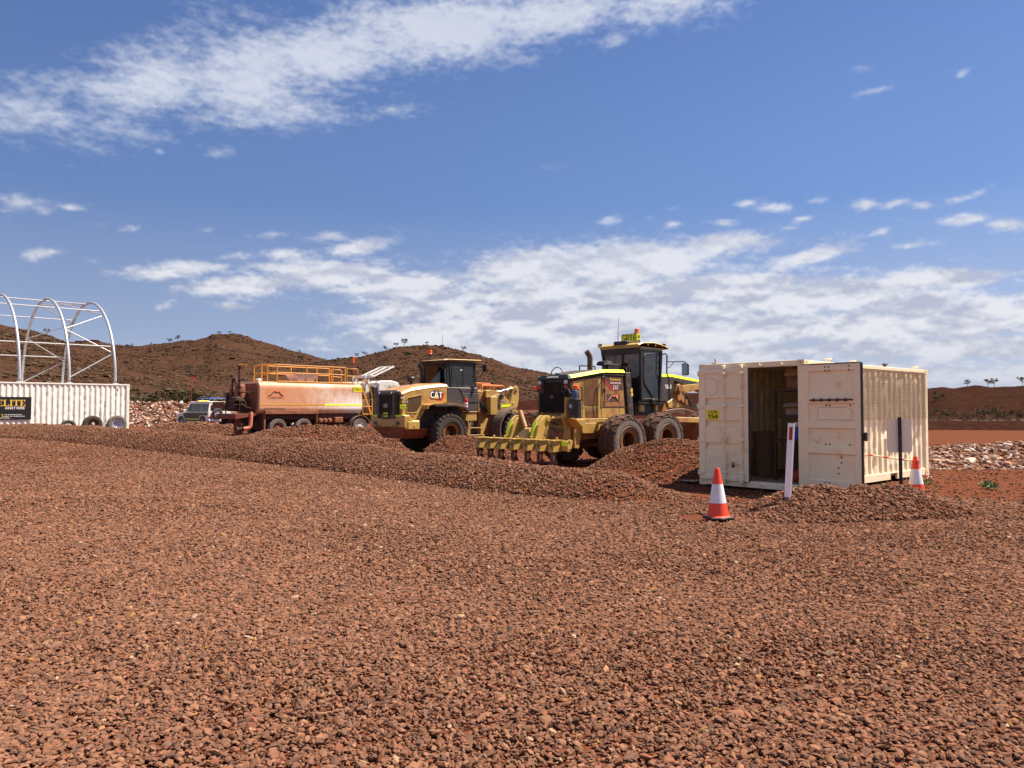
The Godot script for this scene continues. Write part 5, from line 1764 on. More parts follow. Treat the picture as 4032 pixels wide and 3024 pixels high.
	cn.lathe(V(-1.72, 1.50, 0.96), Vector3.UP, [Vector2(0, 0), Vector2(0.17, 0), Vector2(0.175, 0.02), Vector2(0.17, 0.04), Vector2(0.17, 0.50), Vector2(0.178, 0.52), Vector2(0.165, 0.55), Vector2(0, 0.56)], 24)
	var can := part(o, "grease_drum", cn, M.black)
	var cl := MB.new()
	cl.box(V(-1.888, 1.84, 0.93), Vector3(0.13, 0.14, 0.012))
	var clb := part(can, "drum_label", cl, M.print_blue_dull)
	words(clb, "lettering", "Q", 0.07, M.print_white, V(-1.896, 1.84, 0.93), REAR_FACE)
	var pm := MB.new()
	pm.cyl(V(-1.72, 2.05, 0.94), V(-1.72, 2.16, 0.94), 0.06, 12)
	pm.cyl(V(-1.72, 2.15, 0.94), V(-1.72, 2.25, 0.94), 0.085, 14)
	pm.box(V(-1.72, 2.27, 0.94), Vector3(0.13, 0.05, 0.11), 0.01)
	part(can, "pump", pm, M.print_blue_dull)
	var cb := MB.new()
	cb.prism([Vector2(-1.92, 1.46), Vector2(-1.52, 1.46), Vector2(-1.52, 1.30), Vector2(-1.62, 1.22)], 0.70, 1.16, "side", 0.01)
	cb.box(V(-1.72, 1.78, 0.73), Vector3(0.05, 0.62, 0.40), 0.01)
	part(can, "drum_bracket", cb, M.yellow)
	var hs := MB.new()
	hs.tube([V(-1.72, 2.1, 1.0), V(-1.80, 2.18, 0.86), V(-1.80, 2.33, 0.74), V(-1.76, 2.35, 0.62), V(-1.74, 2.20, 0.54), V(-1.74, 1.72, 0.52), V(-1.74, 1.55, 0.3)], 0.018, 7)
	hs.tube([V(-1.70, 2.18, 0.98), V(-1.50, 2.34, 0.80), V(-1.30, 2.40, 0.74), V(-1.20, 2.38, 0.72), V(-1.19, 2.0, 0.72)], 0.016, 7)
	part(o, "hose", hs, M.hose)
	# exhaust, pre-cleaner, top rails, wire loop
	var ex := MB.new()
	ex.tube([V(0.03, 2.9, -0.1), V(0.03, 3.36, -0.1), V(0.0, 3.43, -0.1), V(-0.10, 3.56, -0.12)], 0.085, 16)
	part(o, "exhaust_pipe", ex, M.rusty_steel)
	var pc := MB.new()
	pc.lathe(V(0.62, 2.98, 0.0), Vector3.UP, [Vector2(0.09, 0), Vector2(0.10, 0.14), Vector2(0.26, 0.16), Vector2(0.28, 0.18), Vector2(0.25, 0.26), Vector2(0.18, 0.29), Vector2(0, 0.29)], 22)
	part(o, "air_precleaner", pc, M.black)
	for s in [-1, 1]:
		var rl := MB.new()
		rl.tube([V(0.0, 2.93, s * 0.52), V(0.0, 3.10, s * 0.52), V(0.03, 3.13, s * 0.52), V(0.68, 3.13, s * 0.52), V(0.71, 3.10, s * 0.52), V(0.72, 2.95, s * 0.52)], 0.02, 8)
		part(o, "hood_rail", rl, M.black)
	var lp := MB.new()
	lp.tube([V(-1.45, 2.78, -0.32), V(-1.45, 2.88, -0.30), V(-1.42, 2.99, -0.2), V(-1.40, 3.01, -0.1), V(-1.38, 2.97, 0.02), V(-1.36, 2.85, 0.09)], 0.014, 6)
	lp.box(V(-1.45, 2.80, -0.06), Vector3(0.13, 0.06, 0.08), 0.01)
	part(o, "wire_loop", lp, M.black)
	grader_ripper(o)
	grader_cab(o)
	grader_front(o)

func grader_ripper(o: Node3D) -> void:
	# carrier plates on the bumper
	for s in [-1, 1]:
		var cr := MB.new()
		cr.prism([Vector2(-1.95, 0.55), Vector2(-1.60, 0.50), Vector2(-1.60, 1.66), Vector2(-1.80, 1.66), Vector2(-1.92, 1.50), Vector2(-1.80, 1.2)], s * 0.62 - 0.05, s * 0.62 + 0.05, "side", 0.01)
		cr.cyl(V(-1.80, 1.55, s * 0.62 - 0.12), V(-1.80, 1.55, s * 0.62 + 0.12), 0.085, 14)
		part(o, "ripper_bracket", cr, M.yellow)
	var bp := MB.new()
	bp.prism([Vector2(-0.62, 0.55), Vector2(0.62, 0.55), Vector2(0.62, 1.60), Vector2(-0.62, 1.60)], -1.64, -1.58, "rear", 0.01)
	part(o, "bumper", bp, M.yellow)
	for i in 8:
		var sl := MB.new()
		sl.box(V(-1.66, 1.30 + i * 0.035, 0.0), Vector3(0.9, 0.014, 0.03), 0.003)
		part(o, "bumper_slat", sl, M.yellow_dusty)
	var bl := MB.new()
	bl.ball(V(-1.72, 0.95, 0.1), Vector3(0.34, 0.26, 0.14), 14, 8)
	bl.cyl(V(-1.85, 1.0, 0.45), V(-1.6, 1.0, 0.45), 0.12, 12)
	part(o, "axle_housing", bl, M.yellow_dusty)
	# the beam and what it carries
	var bm := MB.new()
	bm.prism([Vector2(-2.86, 0.66), Vector2(-2.66, 0.66), Vector2(-2.62, 0.80), Vector2(-2.70, 0.90), Vector2(-2.82, 0.90), Vector2(-2.88, 0.82)], -1.80, 1.72, "side", 0.015)
	var beam := part(o, "ripper_beam", bm, M.yellow_clean)
	var endp := MB.new()
	endp.box(V(-2.94, 0.76, 1.74), Vector3(0.22, 0.26, 0.03), 0.01)
	part(beam, "end_plate", endp, M.yellow_clean)
	var et := MB.new()
	et.box(V(-2.96, 0.82, 1.74), Vector3(0.20, 0.12, 0.012))
	part(beam, "reflective_tape", et, M.hivis)
	var er := MB.new()
	er.cyl(V(-2.80, 0.87, 1.76), V(-2.80, 0.87, 1.85), 0.06, 12)
	part(beam, "end_pin", er, M.yellow_clean)
	var vs := [-1.74, -1.23, -0.75, -0.18, 0.39, 0.90, 1.42]
	for i in 7:
		var v: float = vs[i]
		var hd := MB.new()
		hd.hexa([V(-3.16, 0.60, v - 0.085), V(-2.88, 0.60, v - 0.10), V(-2.88, 0.60, v + 0.10), V(-3.16, 0.60, v + 0.085), V(-3.10, 0.90, v - 0.085), V(-2.88, 0.92, v - 0.10), V(-2.88, 0.92, v + 0.10), V(-3.10, 0.90, v + 0.085)])
		hd.prism([Vector2(-3.20, 0.89), Vector2(-2.80, 0.90), Vector2(-2.80, 0.92), Vector2(-3.20, 0.915)], v - 0.16, v + 0.13, "side")
		hd.ball(V(-3.12, 0.63, v - 0.02), Vector3(0.105, 0.075, 0.09), 12, 8)
		hd.box(V(-2.95, 0.95, v + 0.02), Vector3(0.05, 0.07, 0.05), 0.01)
		hd.lathe(V(-3.15, 0.76, v + 0.02), V(-1, 0.1, 0), [Vector2(0.075, 0), Vector2(0.07, 0.015), Vector2(0.045, 0.015)], 14)
		var holder := part(beam, "shank_holder", hd, M.yellow_clean)
		var hole := MB.new()
		hole.lathe(V(-3.155, 0.76, v + 0.02), V(-1, 0.1, 0), [Vector2(0.05, 0.004), Vector2(0.03, 0.025), Vector2(0, 0.03)], 12)
		part(holder, "pin", hole, M.rusty_steel)
		var sh := MB.new()
		var lo := 0.27 if i < 6 else 0.255
		sh.prism([Vector2(-3.12, 0.62), Vector2(-2.93, 0.62), Vector2(-2.90, 0.42), Vector2(-2.96, lo + 0.04), Vector2(-3.13, lo), Vector2(-3.15, lo + 0.03), Vector2(-3.06, 0.42)].map(func(q): return Vector2(-6.06 - q.x, q.y)), v - 0.045, v + 0.045, "side", 0.012)
		sh.box(V(-3.10, 0.44, v), Vector3(0.13, 0.36, 0.10), 0.02)
		part(beam, "shank", sh, M.rusty_steel if i == 6 else M.rust)
	for v in [-0.72, 0.36]:
		var ar := MB.new()
		ar.prism([Vector2(-2.78, 0.90), Vector2(-2.30, 0.90), Vector2(-2.22, 1.30), Vector2(-2.14, 1.44), Vector2(-2.20, 1.56), Vector2(-2.36, 1.58), Vector2(-2.52, 1.46), Vector2(-2.66, 1.30), Vector2(-2.72, 1.05)], v - 0.045, v + 0.045, "side", 0.012)
		ar.prism([Vector2(-2.78, 0.90), Vector2(-2.30, 0.90), Vector2(-2.22, 1.30), Vector2(-2.14, 1.44), Vector2(-2.20, 1.56), Vector2(-2.36, 1.58), Vector2(-2.52, 1.46), Vector2(-2.66, 1.30), Vector2(-2.72, 1.05)], v - 0.24, v - 0.16, "side", 0.012)
		ar.prism([Vector2(-2.70, 0.95), Vector2(-2.60, 0.95), Vector2(-2.58, 1.28), Vector2(-2.44, 1.46), Vector2(-2.50, 1.46), Vector2(-2.64, 1.30)], v - 0.16, v - 0.045, "side")
		ar.cyl(V(-2.27, 1.47, v - 0.28), V(-2.27, 1.47, v + 0.09), 0.075, 14)
		var arm := part(o, "ripper_arm", ar, M.yellow_clean)
		var tp := MB.new()
		tp.hexa([V(-2.80, 0.96, v - 0.15), V(-2.76, 0.96, v - 0.15), V(-2.76, 0.96, v - 0.05), V(-2.80, 0.96, v - 0.05), V(-2.735, 1.20, v - 0.15), V(-2.70, 1.20, v - 0.15), V(-2.70, 1.20, v - 0.05), V(-2.735, 1.20, v - 0.05)])
		tp.hexa([V(-2.735, 1.20, v - 0.15), V(-2.70, 1.20, v - 0.15), V(-2.70, 1.20, v - 0.05), V(-2.735, 1.20, v - 0.05), V(-2.62, 1.40, v - 0.15), V(-2.58, 1.40, v - 0.15), V(-2.58, 1.40, v - 0.05), V(-2.62, 1.40, v - 0.05)])
		part(arm, "reflective_tape", tp, M.hivis_shade)
		var lk := MB.new()
		lk.cyl(V(-2.27, 1.47, v + 0.0), V(-1.80, 1.55, 0.62 if v > 0 else -0.62), 0.04, 12)
		part(o, "ripper_link", lk, M.yellow_clean)
	for v in [-0.25]:
		var cy := MB.new()
		cy.cyl(V(-2.60, 0.98, v + 0.05), V(-2.42, 1.28, v - 0.15), 0.05, 12)
		cy.cyl(V(-2.46, 1.20, v - 0.10), V(-2.30, 1.68, v - 0.52), 0.07, 14)
		part(o, "ripper_cylinder", cy, M.yellow_dusty)
		var gp := MB.new()
		gp.hexa([V(-2.74, 0.90, v - 0.36), V(-2.3, 0.90, v - 0.36), V(-2.3, 0.90, v + 0.30), V(-2.74, 0.90, v + 0.30), V(-2.60, 1.18, v - 0.04), V(-2.3, 1.24, v - 0.04), V(-2.3, 1.24, v + 0.22), V(-2.60, 1.18, v + 0.22)])
		part(o, "ripper_gusset", gp, M.yellow)
	var hz := MB.new()
	hz.tube([V(-2.2, 1.70, -0.62), V(-2.2, 1.55, -0.3), V(-2.1, 1.42, 0.0), V(-1.9, 1.36, 0.2), V(-1.7, 1.30, 0.25)], 0.016, 6)
	hz.tube([V(-2.45, 1.05, -0.3), V(-2.5, 0.98, 0.0), V(-2.4, 1.2, 0.15), V(-2.0, 1.2, 0.3), V(-1.7, 1.0, 0.3)], 0.014, 6)
	part(o, "ripper_hose", hz, M.hose)

func post_between(o: Node3D, called: String, a: Vector3, b: Vector3, w: float, m: Material) -> void:
	var p := MB.new()
	var z := (b - a).normalized()
	var q := Basis.looking_at(z, Vector3.RIGHT)
	p.box((a + b) * 0.5, Vector3(w, w, (b - a).length()), w * 0.2, q)
	part(o, called, p, m)

func grader_cab(o: Node3D) -> void:
	# base, floor, posts
	var fl := MB.new()
	fl.prism([Vector2(1.30, 1.90), Vector2(2.50, 1.90), Vector2(2.60, 2.00), Vector2(1.30, 2.00)], -0.82, 0.82, "side", 0.015)
	part(o, "cab_floor", fl, M.black)
	var un := MB.new()
	un.box(V(1.85, 1.72, 0.0), Vector3(1.3, 0.34, 1.1), 0.02)
	part(o, "cab_mount", un, M.black)
	for q in [[1.55, 0.35], [2.28, 0.2]]:
		var yb := MB.new()
		yb.box(V(q[0], 1.78, 0.70), Vector3(0.10, 0.22, q[1] * 0.6), 0.01)
		part(o, "mount_plate", yb, M.yellow_clean)
	# rear wall leans out at the top
	var C := {"rl": [V(1.42, 2.0, -0.56), V(1.30, 3.68, -0.72)], "rr": [V(1.42, 2.0, 0.80), V(1.36, 3.68, 0.82)], "fl": [V(2.38, 2.0, -0.72), V(2.42, 3.66, -0.80)], "fr": [V(2.32, 2.0, 0.80), V(2.42, 3.66, 0.82)]}
	for k in C: post_between(o, "cab_post", C[k][0], C[k][1], 0.085, M.black)
	var low := MB.new()
	low.hexa([V(1.44, 2.0, -0.60), V(1.48, 2.0, -0.60), V(1.48, 2.0, 0.78), V(1.44, 2.0, 0.78), V(1.38, 2.75, -0.64), V(1.42, 2.75, -0.64), V(1.42, 2.75, 0.79), V(1.38, 2.75, 0.79)])
	part(o, "rear_panel", low, M.black)
	var rb := MB.new()
	rb.hexa([V(1.27, 3.50, -0.74), V(1.35, 3.50, -0.74), V(1.39, 3.50, 0.84), V(1.31, 3.50, 0.84), V(1.26, 3.70, -0.76), V(1.36, 3.70, -0.76), V(1.40, 3.70, 0.86), V(1.30, 3.70, 0.86)])
	rb.box(V(1.86, 3.65, 0.82), Vector3(0.08, 0.10, 1.0), 0.01)
	rb.box(V(1.86, 3.65, -0.78), Vector3(0.08, 0.10, 1.0), 0.01)
	rb.box(V(2.42, 3.65, 0.0), Vector3(1.6, 0.10, 0.08), 0.01)
	part(o, "roof_frame", rb, M.black)
	var g := MB.new()
	g.quad(V(1.39, 2.72, -0.60), V(1.39, 2.72, 0.78), V(1.34, 3.52, 0.80), V(1.33, 3.52, -0.70), V(-1, 0, 0))
	part(o, "rear_window", g, M.tint)
	var gl := MB.new()
	gl.quad(V(1.44, 2.05, -0.62), V(2.38, 2.05, -0.73), V(2.41, 3.62, -0.80), V(1.33, 3.62, -0.73), V(0, 0, -1))
	part(o, "left_window", gl, M.tint_light)
	var gf := MB.new()
	gf.quad(V(2.36, 2.05, -0.72), V(2.34, 2.05, 0.80), V(2.42, 3.62, 0.82), V(2.42, 3.62, -0.80), V(1, 0, 0))
	part(o, "windscreen", gf, M.tint_light)
	# right door: frame, tinted glass, rubber loop
	var df := MB.new()
	df.prism([Vector2(1.46, 2.02), Vector2(2.30, 2.02), Vector2(2.39, 3.62), Vector2(1.42, 3.62)], 0.80, 0.806, "side")
	var door := part(o, "door", df, M.tint_door)
	var dfr := MB.new()
	dfr.tube([V(1.52, 3.40, 0.83), V(1.60, 3.50, 0.83), V(2.30, 3.56, 0.83)], 0.018, 8)
	dfr.tube([V(1.52, 3.40, 0.83), V(1.52, 2.68, 0.83), V(1.55, 2.56, 0.83), V(2.0, 2.10, 0.83), V(2.26, 2.08, 0.83)], 0.018, 8)
	dfr.box(V(1.90, 2.06, 0.82), Vector3(0.03, 0.07, 0.86), 0.008)
	dfr.box(V(1.445, 2.8, 0.82), Vector3(0.04, 1.6, 0.06), 0.008)
	dfr.box(V(2.37, 2.85, 0.82), Vector3(0.04, 1.56, 0.05), 0.008)
	part(door, "door_frame", dfr, M.black)
	var dh := MB.new()
	dh.box(V(1.93, 2.02, 0.86), Vector3(0.09, 0.13, 0.18), 0.02)
	dh.tube([V(2.0, 2.06, 0.89), V(2.10, 2.05, 0.89), V(2.14, 2.10, 0.89)], 0.014, 6)
	part(door, "door_handle", dh, M.black)
	# seat and controls seen through the glass
	var st := MB.new()
	st.box(V(1.75, 2.42, 0.05), Vector3(0.52, 0.14, 0.5), 0.05)
	st.box(V(1.54, 2.78, 0.05), Vector3(0.50, 0.66, 0.14), 0.06, Basis(Vector3.RIGHT, 0.12))
	st.box(V(1.50, 3.16, 0.05), Vector3(0.28, 0.18, 0.10), 0.04)
	st.cyl(V(1.75, 2.0, 0.05), V(1.75, 2.36, 0.05), 0.14, 10)
	part(o, "seat", st, M.seat_cloth)
	var co := MB.new()
	co.box(V(2.16, 2.40, 0.05), Vector3(0.16, 0.6, 0.12), 0.03)
	co.box(V(2.08, 2.72, 0.05), Vector3(0.30, 0.12, 0.14), 0.03)
	for s in [-0.32, 0.42]: co.box(V(1.85, 2.58, s), Vector3(0.10, 0.10, 0.42), 0.03)
	part(o, "console", co, M.cab_in)
	var pp := MB.new()
	pp.quad(V(2.20, 2.95, 0.35), V(2.30, 2.95, 0.55), V(2.30, 3.15, 0.60), V(2.20, 3.15, 0.42), V(0, 0, 1))
	part(o, "paper", pp, M.paper)
	# roof
	var rf := MB.new()
	var left := -0.82
	rf.prism([Vector2(1.26, 3.70), Vector2(2.60, 3.68), Vector2(2.80, 3.72), Vector2(2.80, 3.76), Vector2(2.45, 3.85), Vector2(2.0, 3.90), Vector2(1.45, 3.87), Vector2(1.24, 3.80)], left, 0.86, "side", 0.03)
	var roof := part(o, "cab_roof", rf, M.yellow_clean)
	for u in [1.70, 2.08, 2.42]:
		var rv := MB.new()
		rv.lathe(V(u, 3.79, 0.86), V(0, 0, 1), [Vector2(0.03, -0.01), Vector2(0.03, 0.006), Vector2(0.018, 0.01), Vector2(0, 0.01)], 10)
		part(roof, "plug", rv, M.yellow_dusty)
	# number box, beacon, aerial, lamps
	var nb := MB.new()
	nb.box(V(1.98, 4.07, -0.08), Vector3(0.64, 0.31, 0.20), 0.006)
	var box := part(o, "number_box", nb, M.ink, "yellow number box on the cab roof reading GR16")
	var nf := MB.new()
	nf.box(V(1.876, 4.07, -0.08), Vector3(0.61, 0.28, 0.006))
	part(box, "rear_face", nf, M.sign_lime)
	var nf2 := MB.new()
	nf2.box(V(1.98, 4.07, 0.243), Vector3(0.006, 0.29, 0.185))
	part(box, "side_face", nf2, M.sign_lime)
	words(box, "lettering", "GR16", 0.225, M.ink, V(1.870, 4.065, -0.08), REAR_FACE, 0.86, "Droid Sans", 400)
	words(box, "lettering", "GR", 0.10, M.ink_soft, V(1.98, 4.12, 0.248), RIGHT_FACE, 0.8)
	words(box, "lettering", "16", 0.10, M.ink_soft, V(1.98, 4.0, 0.248), RIGHT_FACE, 0.8)
	var be := MB.new()
	be.lathe(V(1.98, 4.225, 0.17), Vector3.UP, [Vector2(0.085, 0), Vector2(0.085, 0.02), Vector2(0.075, 0.03), Vector2(0.075, 0.14), Vector2(0.06, 0.155), Vector2(0, 0.155)], 18)
	part(o, "beacon", be, M.amber)
	var an := MB.new()
	an.cyl(V(1.6, 3.82, -0.31), V(1.6, 4.2, -0.30), 0.010, 6)
	an.cyl(V(1.6, 4.2, -0.30), V(1.6, 4.76, -0.26), 0.006, 6)
	part(o, "aerial", an, M.black)
	light_box(o, "work_light", V(1.38, 3.86, -0.90), Vector3(0.12, 0.12, 0.10), M.clear_lens, Vector3(0, 0, 1))
	light_box(o, "work_light", V(1.50, 3.89, 0.62), Vector3(0.12, 0.12, 0.10), M.clear_lens, Vector3(0, 0, 1))
	light_box(o, "work_light", V(2.86, 3.84, 0.58), Vector3(0.13, 0.14, 0.10), M.clear_lens, Vector3(0, 0, -1))
	var ac := MB.new()
	ac.box(V(1.42, 3.86, 0.06), Vector3(0.56, 0.16, 0.30), 0.02)
	part(o, "cooling_unit", ac, M.black)
	var am := MB.new()
	am.tube([V(1.42, 3.82, -0.8), V(1.38, 3.78, -0.90), V(1.38, 3.82, -0.92)], 0.012, 6)
	am.cyl(V(1.36, 3.70, 0.22), V(1.34, 3.84, 0.22), 0.02, 6)
	part(o, "light_arm", am, M.black)
	# mirror on its tube, hand rails
	var mr := MB.new()
	mr.tube([V(2.38, 3.52, 0.86), V(2.44, 3.54, 0.98), V(2.46, 3.48, 1.02), V(2.44, 2.92, 1.02), V(2.55, 2.72, 1.02), V(2.58, 2.03, 1.02), V(2.50, 2.0, 0.98), V(2.30, 2.0, 0.86)], 0.022, 8)
	part(o, "hand_rail", mr, M.black)
	var ma := MB.new()
	ma.tube([V(2.44, 3.28, 1.02), V(3.32, 3.32, 1.04), V(3.40, 3.28, 1.06), V(3.41, 3.18, 1.06)], 0.018, 8)
	ma.tube([V(2.44, 3.08, 1.02), V(2.58, 3.10, 1.02), V(2.84, 3.30, 1.03)], 0.016, 8)
	part(o, "mirror_arm", ma, M.black)
	var mh := MB.new()
	mh.box(V(3.36, 3.06, 1.08), Vector3(0.24, 0.40, 0.07), 0.03, Basis(Vector3.UP, 0.35))
	var mb := part(o, "mirror", mh, M.black)
	var mg := MB.new()
	mg.box(V(3.324, 3.06, 1.078), Vector3(0.19, 0.34, 0.012), 0.004, Basis(Vector3.UP, 0.35))
	part(mb, "mirror_glass", mg, M.mirror_glass)
	var wp := MB.new()
	wp.tube([V(1.30, 3.58, -0.12), V(1.32, 3.2, -0.25), V(1.34, 2.98, -0.33)], 0.010, 5)
	part(o, "wiper", wp, M.black)

func grader_front(o: Node3D) -> void:
	# black cowl over the hitch with the model number, then the goose neck
	var cw := MB.new()
	cw.prism([Vector2(2.62, 2.0), Vector2(3.26, 2.0), Vector2(3.62, 2.38), Vector2(3.66, 2.72), Vector2(4.2, 2.60), Vector2(5.1, 2.62), Vector2(5.1, 2.72), Vector2(3.55, 2.86), Vector2(2.62, 2.86)], -0.36, 0.40, "side", 0.015)
	part(o, "front_cowl", cw, M.grey_dark)
	for k in [[2.95, 3.57, 2.86, 2.87], [3.59, 4.2, 2.865, 2.80], [4.22, 5.10, 2.795, 2.72]]:
		var st := MB.new()
		st.hexa([V(k[0], k[2] - 0.03, 0.403), V(k[1], k[3] - 0.03, 0.403), V(k[1], k[3] - 0.03, 0.33), V(k[0], k[2] - 0.03, 0.33), V(k[0], k[2] + 0.06, 0.37), V(k[1], k[3] + 0.06, 0.37), V(k[1], k[3] + 0.06, 0.30), V(k[0], k[2] + 0.06, 0.30)])
		part(o, "reflective_stripe", st, M.hivis)
	words(o, "lettering", "16M", 0.145, M.print_white, V(3.32, 2.50, 0.404), RIGHT_FACE, 0.9)
	var gn := MB.new()
	gn.prism([Vector2(3.0, 1.4), Vector2(3.5, 1.3), Vector2(4.2, 2.25), Vector2(5.2, 2.45), Vector2(7.0, 2.15), Vector2(7.9, 1.7), Vector2(8.1, 1.2), Vector2(8.3, 1.2), Vector2(8.3, 1.9), Vector2(7.2, 2.5), Vector2(5.2, 2.78), Vector2(4.0, 2.64), Vector2(3.0, 2.2)], -0.18, 0.18, "side", 0.02)
	part(o, "goose_neck", gn, M.yellow_dusty)
	var fr := MB.new()
	fr.box(V(7.9, 1.35, 0), Vector3(1.2, 0.5, 0.5), 0.03)
	part(o, "front_frame", fr, M.yellow_dusty)
	# lift arms and their linkage on the right
	for s in [-1, 1]:
		var la := MB.new()
		la.prism([Vector2(3.55, 2.58), Vector2(3.72, 2.60), Vector2(3.86, 2.48), Vector2(3.80, 2.30), Vector2(4.10, 2.04), Vector2(4.12, 1.96), Vector2(3.95, 1.88), Vector2(3.78, 2.05), Vector2(3.62, 2.28), Vector2(3.45, 2.35)], s * 0.56 - 0.05, s * 0.56 + 0.05, "side", 0.015)
		la.cyl(V(3.66, 2.44, s * 0.48), V(3.66, 2.44, s * 0.68), 0.12, 16)
		la.cyl(V(3.60, 2.14, s * 0.48), V(3.60, 2.14, s * 0.66), 0.10, 16)
		la.cyl(V(4.03, 1.99, s * 0.48), V(4.03, 1.99, s * 0.66), 0.09, 14)
		part(o, "lift_arm", la, M.yellow_dusty)
		var lb := MB.new()
		lb.prism([Vector2(3.10, 1.98), Vector2(3.45, 2.14), Vector2(3.65, 2.10), Vector2(3.60, 1.95), Vector2(3.95, 1.92), Vector2(4.0, 2.02), Vector2(4.1, 1.92), Vector2(3.9, 1.82), Vector2(3.4, 1.78), Vector2(3.14, 1.80)], s * 0.50 - 0.06, s * 0.50 + 0.06, "side", 0.015)
		part(o, "link_bar", lb, M.yellow)
		var gu := MB.new()
		gu.prism([Vector2(3.95, 2.56), Vector2(5.3, 2.66), Vector2(5.3, 2.52), Vector2(4.3, 2.30), Vector2(4.05, 2.36)], s * 0.42 - 0.04, s * 0.42 + 0.04, "side", 0.01)
		part(o, "neck_plate", gu, M.yellow)
	var hz := MB.new()
	for k in 3:
		hz.tube([V(4.0, 2.25 - 0.05 * k, 0.62), V(4.2, 1.95 - 0.06 * k, 0.70), V(4.5, 1.85 - 0.04 * k, 0.70), V(4.9, 2.1, 0.6), V(5.2, 2.4, 0.45)], 0.018, 7)
	part(o, "hydraulic_hose", hz, M.hose)
	# drawbar circle, blade
	var cl := MB.new()
	cl.lathe(V(4.6, 1.36, 0), Vector3.UP, [Vector2(0.62, 0), Vector2(0.85, 0), Vector2(0.85, 0.10), Vector2(0.62, 0.10), Vector2(0.62, 0)], 40)
	cl.box(V(6.2, 1.36, 0.35), Vector3(0.14, 0.16, 3.0), 0.01, Basis(Vector3.UP, 0.12))
	cl.box(V(6.2, 1.36, -0.35), Vector3(0.14, 0.16, 3.0), 0.01, Basis(Vector3.UP, -0.12))
	part(o, "blade_circle", cl, M.yellow)
	var tb := MB.new()
	tb.prism([Vector2(2.9, 1.32), Vector2(4.3, 1.28), Vector2(4.3, 1.46), Vector2(2.9, 1.50)], 0.55, 0.95, "side", 0.02)
	part(o, "drawbar_beam", tb, M.yellow)
	var mess := MB.new()
	for k in 5:
		mess.tube([V(3.0, 1.56 + 0.03 * k, 0.5), V(3.4, 1.66 + 0.02 * k, 0.62), V(3.8, 1.58 + 0.04 * k, 0.7), V(4.2, 1.64, 0.6 + 0.05 * k)], 0.03, 7)
	part(o, "hose_bundle", mess, M.rusty_steel)
	var md := MB.new()
	var sec := []
	for i in 9:
		var a := lerpf(-0.65, 0.75, i / 8.0)
		sec.append(Vector2(4.35 - cos(a) * 0.5 + 0.5, 1.02 + sin(a) * 0.55))
	for i in range(8, -1, -1):
		var a := lerpf(-0.65, 0.75, i / 8.0)
		sec.append(Vector2(4.40 - cos(a) * 0.5 + 0.5, 1.02 + sin(a) * 0.55))
	md.prism(sec, -2.1, 1.45, "side")
	part(o, "blade", md, M.yellow_dusty)

func more_materials() -> void:
	M.screen_dust = worn(tex(0.03, [0.0, 0.5, 1.0], pal([[92, 70, 38], [106, 80, 44], [120, 84, 52]]), 61), 0.7, 1.5)
	M.dish = worn(tex(0.02, [0.0, 0.5, 1.0], pal([[72, 46, 30], [96, 62, 38], [120, 80, 46]]), 64), 0.7, 1.5)
	M.print_rose_pale = plain(rgb8(232, 196, 184), 0.55)
	M.print_orange = plain(rgb8(222, 132, 62), 0.55)
	M.print_blue_dull = plain(rgb8(60, 92, 140), 0.5)
	M.tint_door = glass(rgb8(34, 38, 38), 0.74)
	M.sign_lime = plain(rgb8(212, 224, 40), 0.5)
	M.mirror_glass = plain(rgb8(120, 130, 132), 0.08, 0.9)
	M.fender_grey = worn(tex(0.014, [0.0, 0.4, 0.7, 1.0], pal([[74, 66, 64], [98, 84, 78], [122, 96, 84], [136, 98, 80]]), 62), 0.8, 0.8)
	M.hood_dust = worn(tex(0.01, [0.0, 0.4, 0.65, 1.0], pal([[204, 166, 90], [200, 156, 88], [192, 140, 86], [178, 116, 74]]), 63), 0.35, 0.5)
	tone(["hood_dust", "fender_grey", "dish"], 0.8)

func band(o: MB, line: Array, th: float, v0: float, v1: float) -> void:
	# a plate bent along line (u, y), th thick, from v0 to v1
	var top := []
	var low := []
	for i in line.size():
		var a: Vector2 = line[maxi(i - 1, 0)]
		var b: Vector2 = line[mini(i + 1, line.size() - 1)]
		var d := (b - a).normalized()
		top.append(line[i])
		low.append(line[i] - Vector2(-d.y, d.x) * th)
	for i in line.size() - 1:
		var P := []
		for v in [v0, v1]:
			for q in [low[i], low[i + 1], top[i + 1], top[i]]: P.append(V(q.x, q.y, v))
		o.hexa(P)

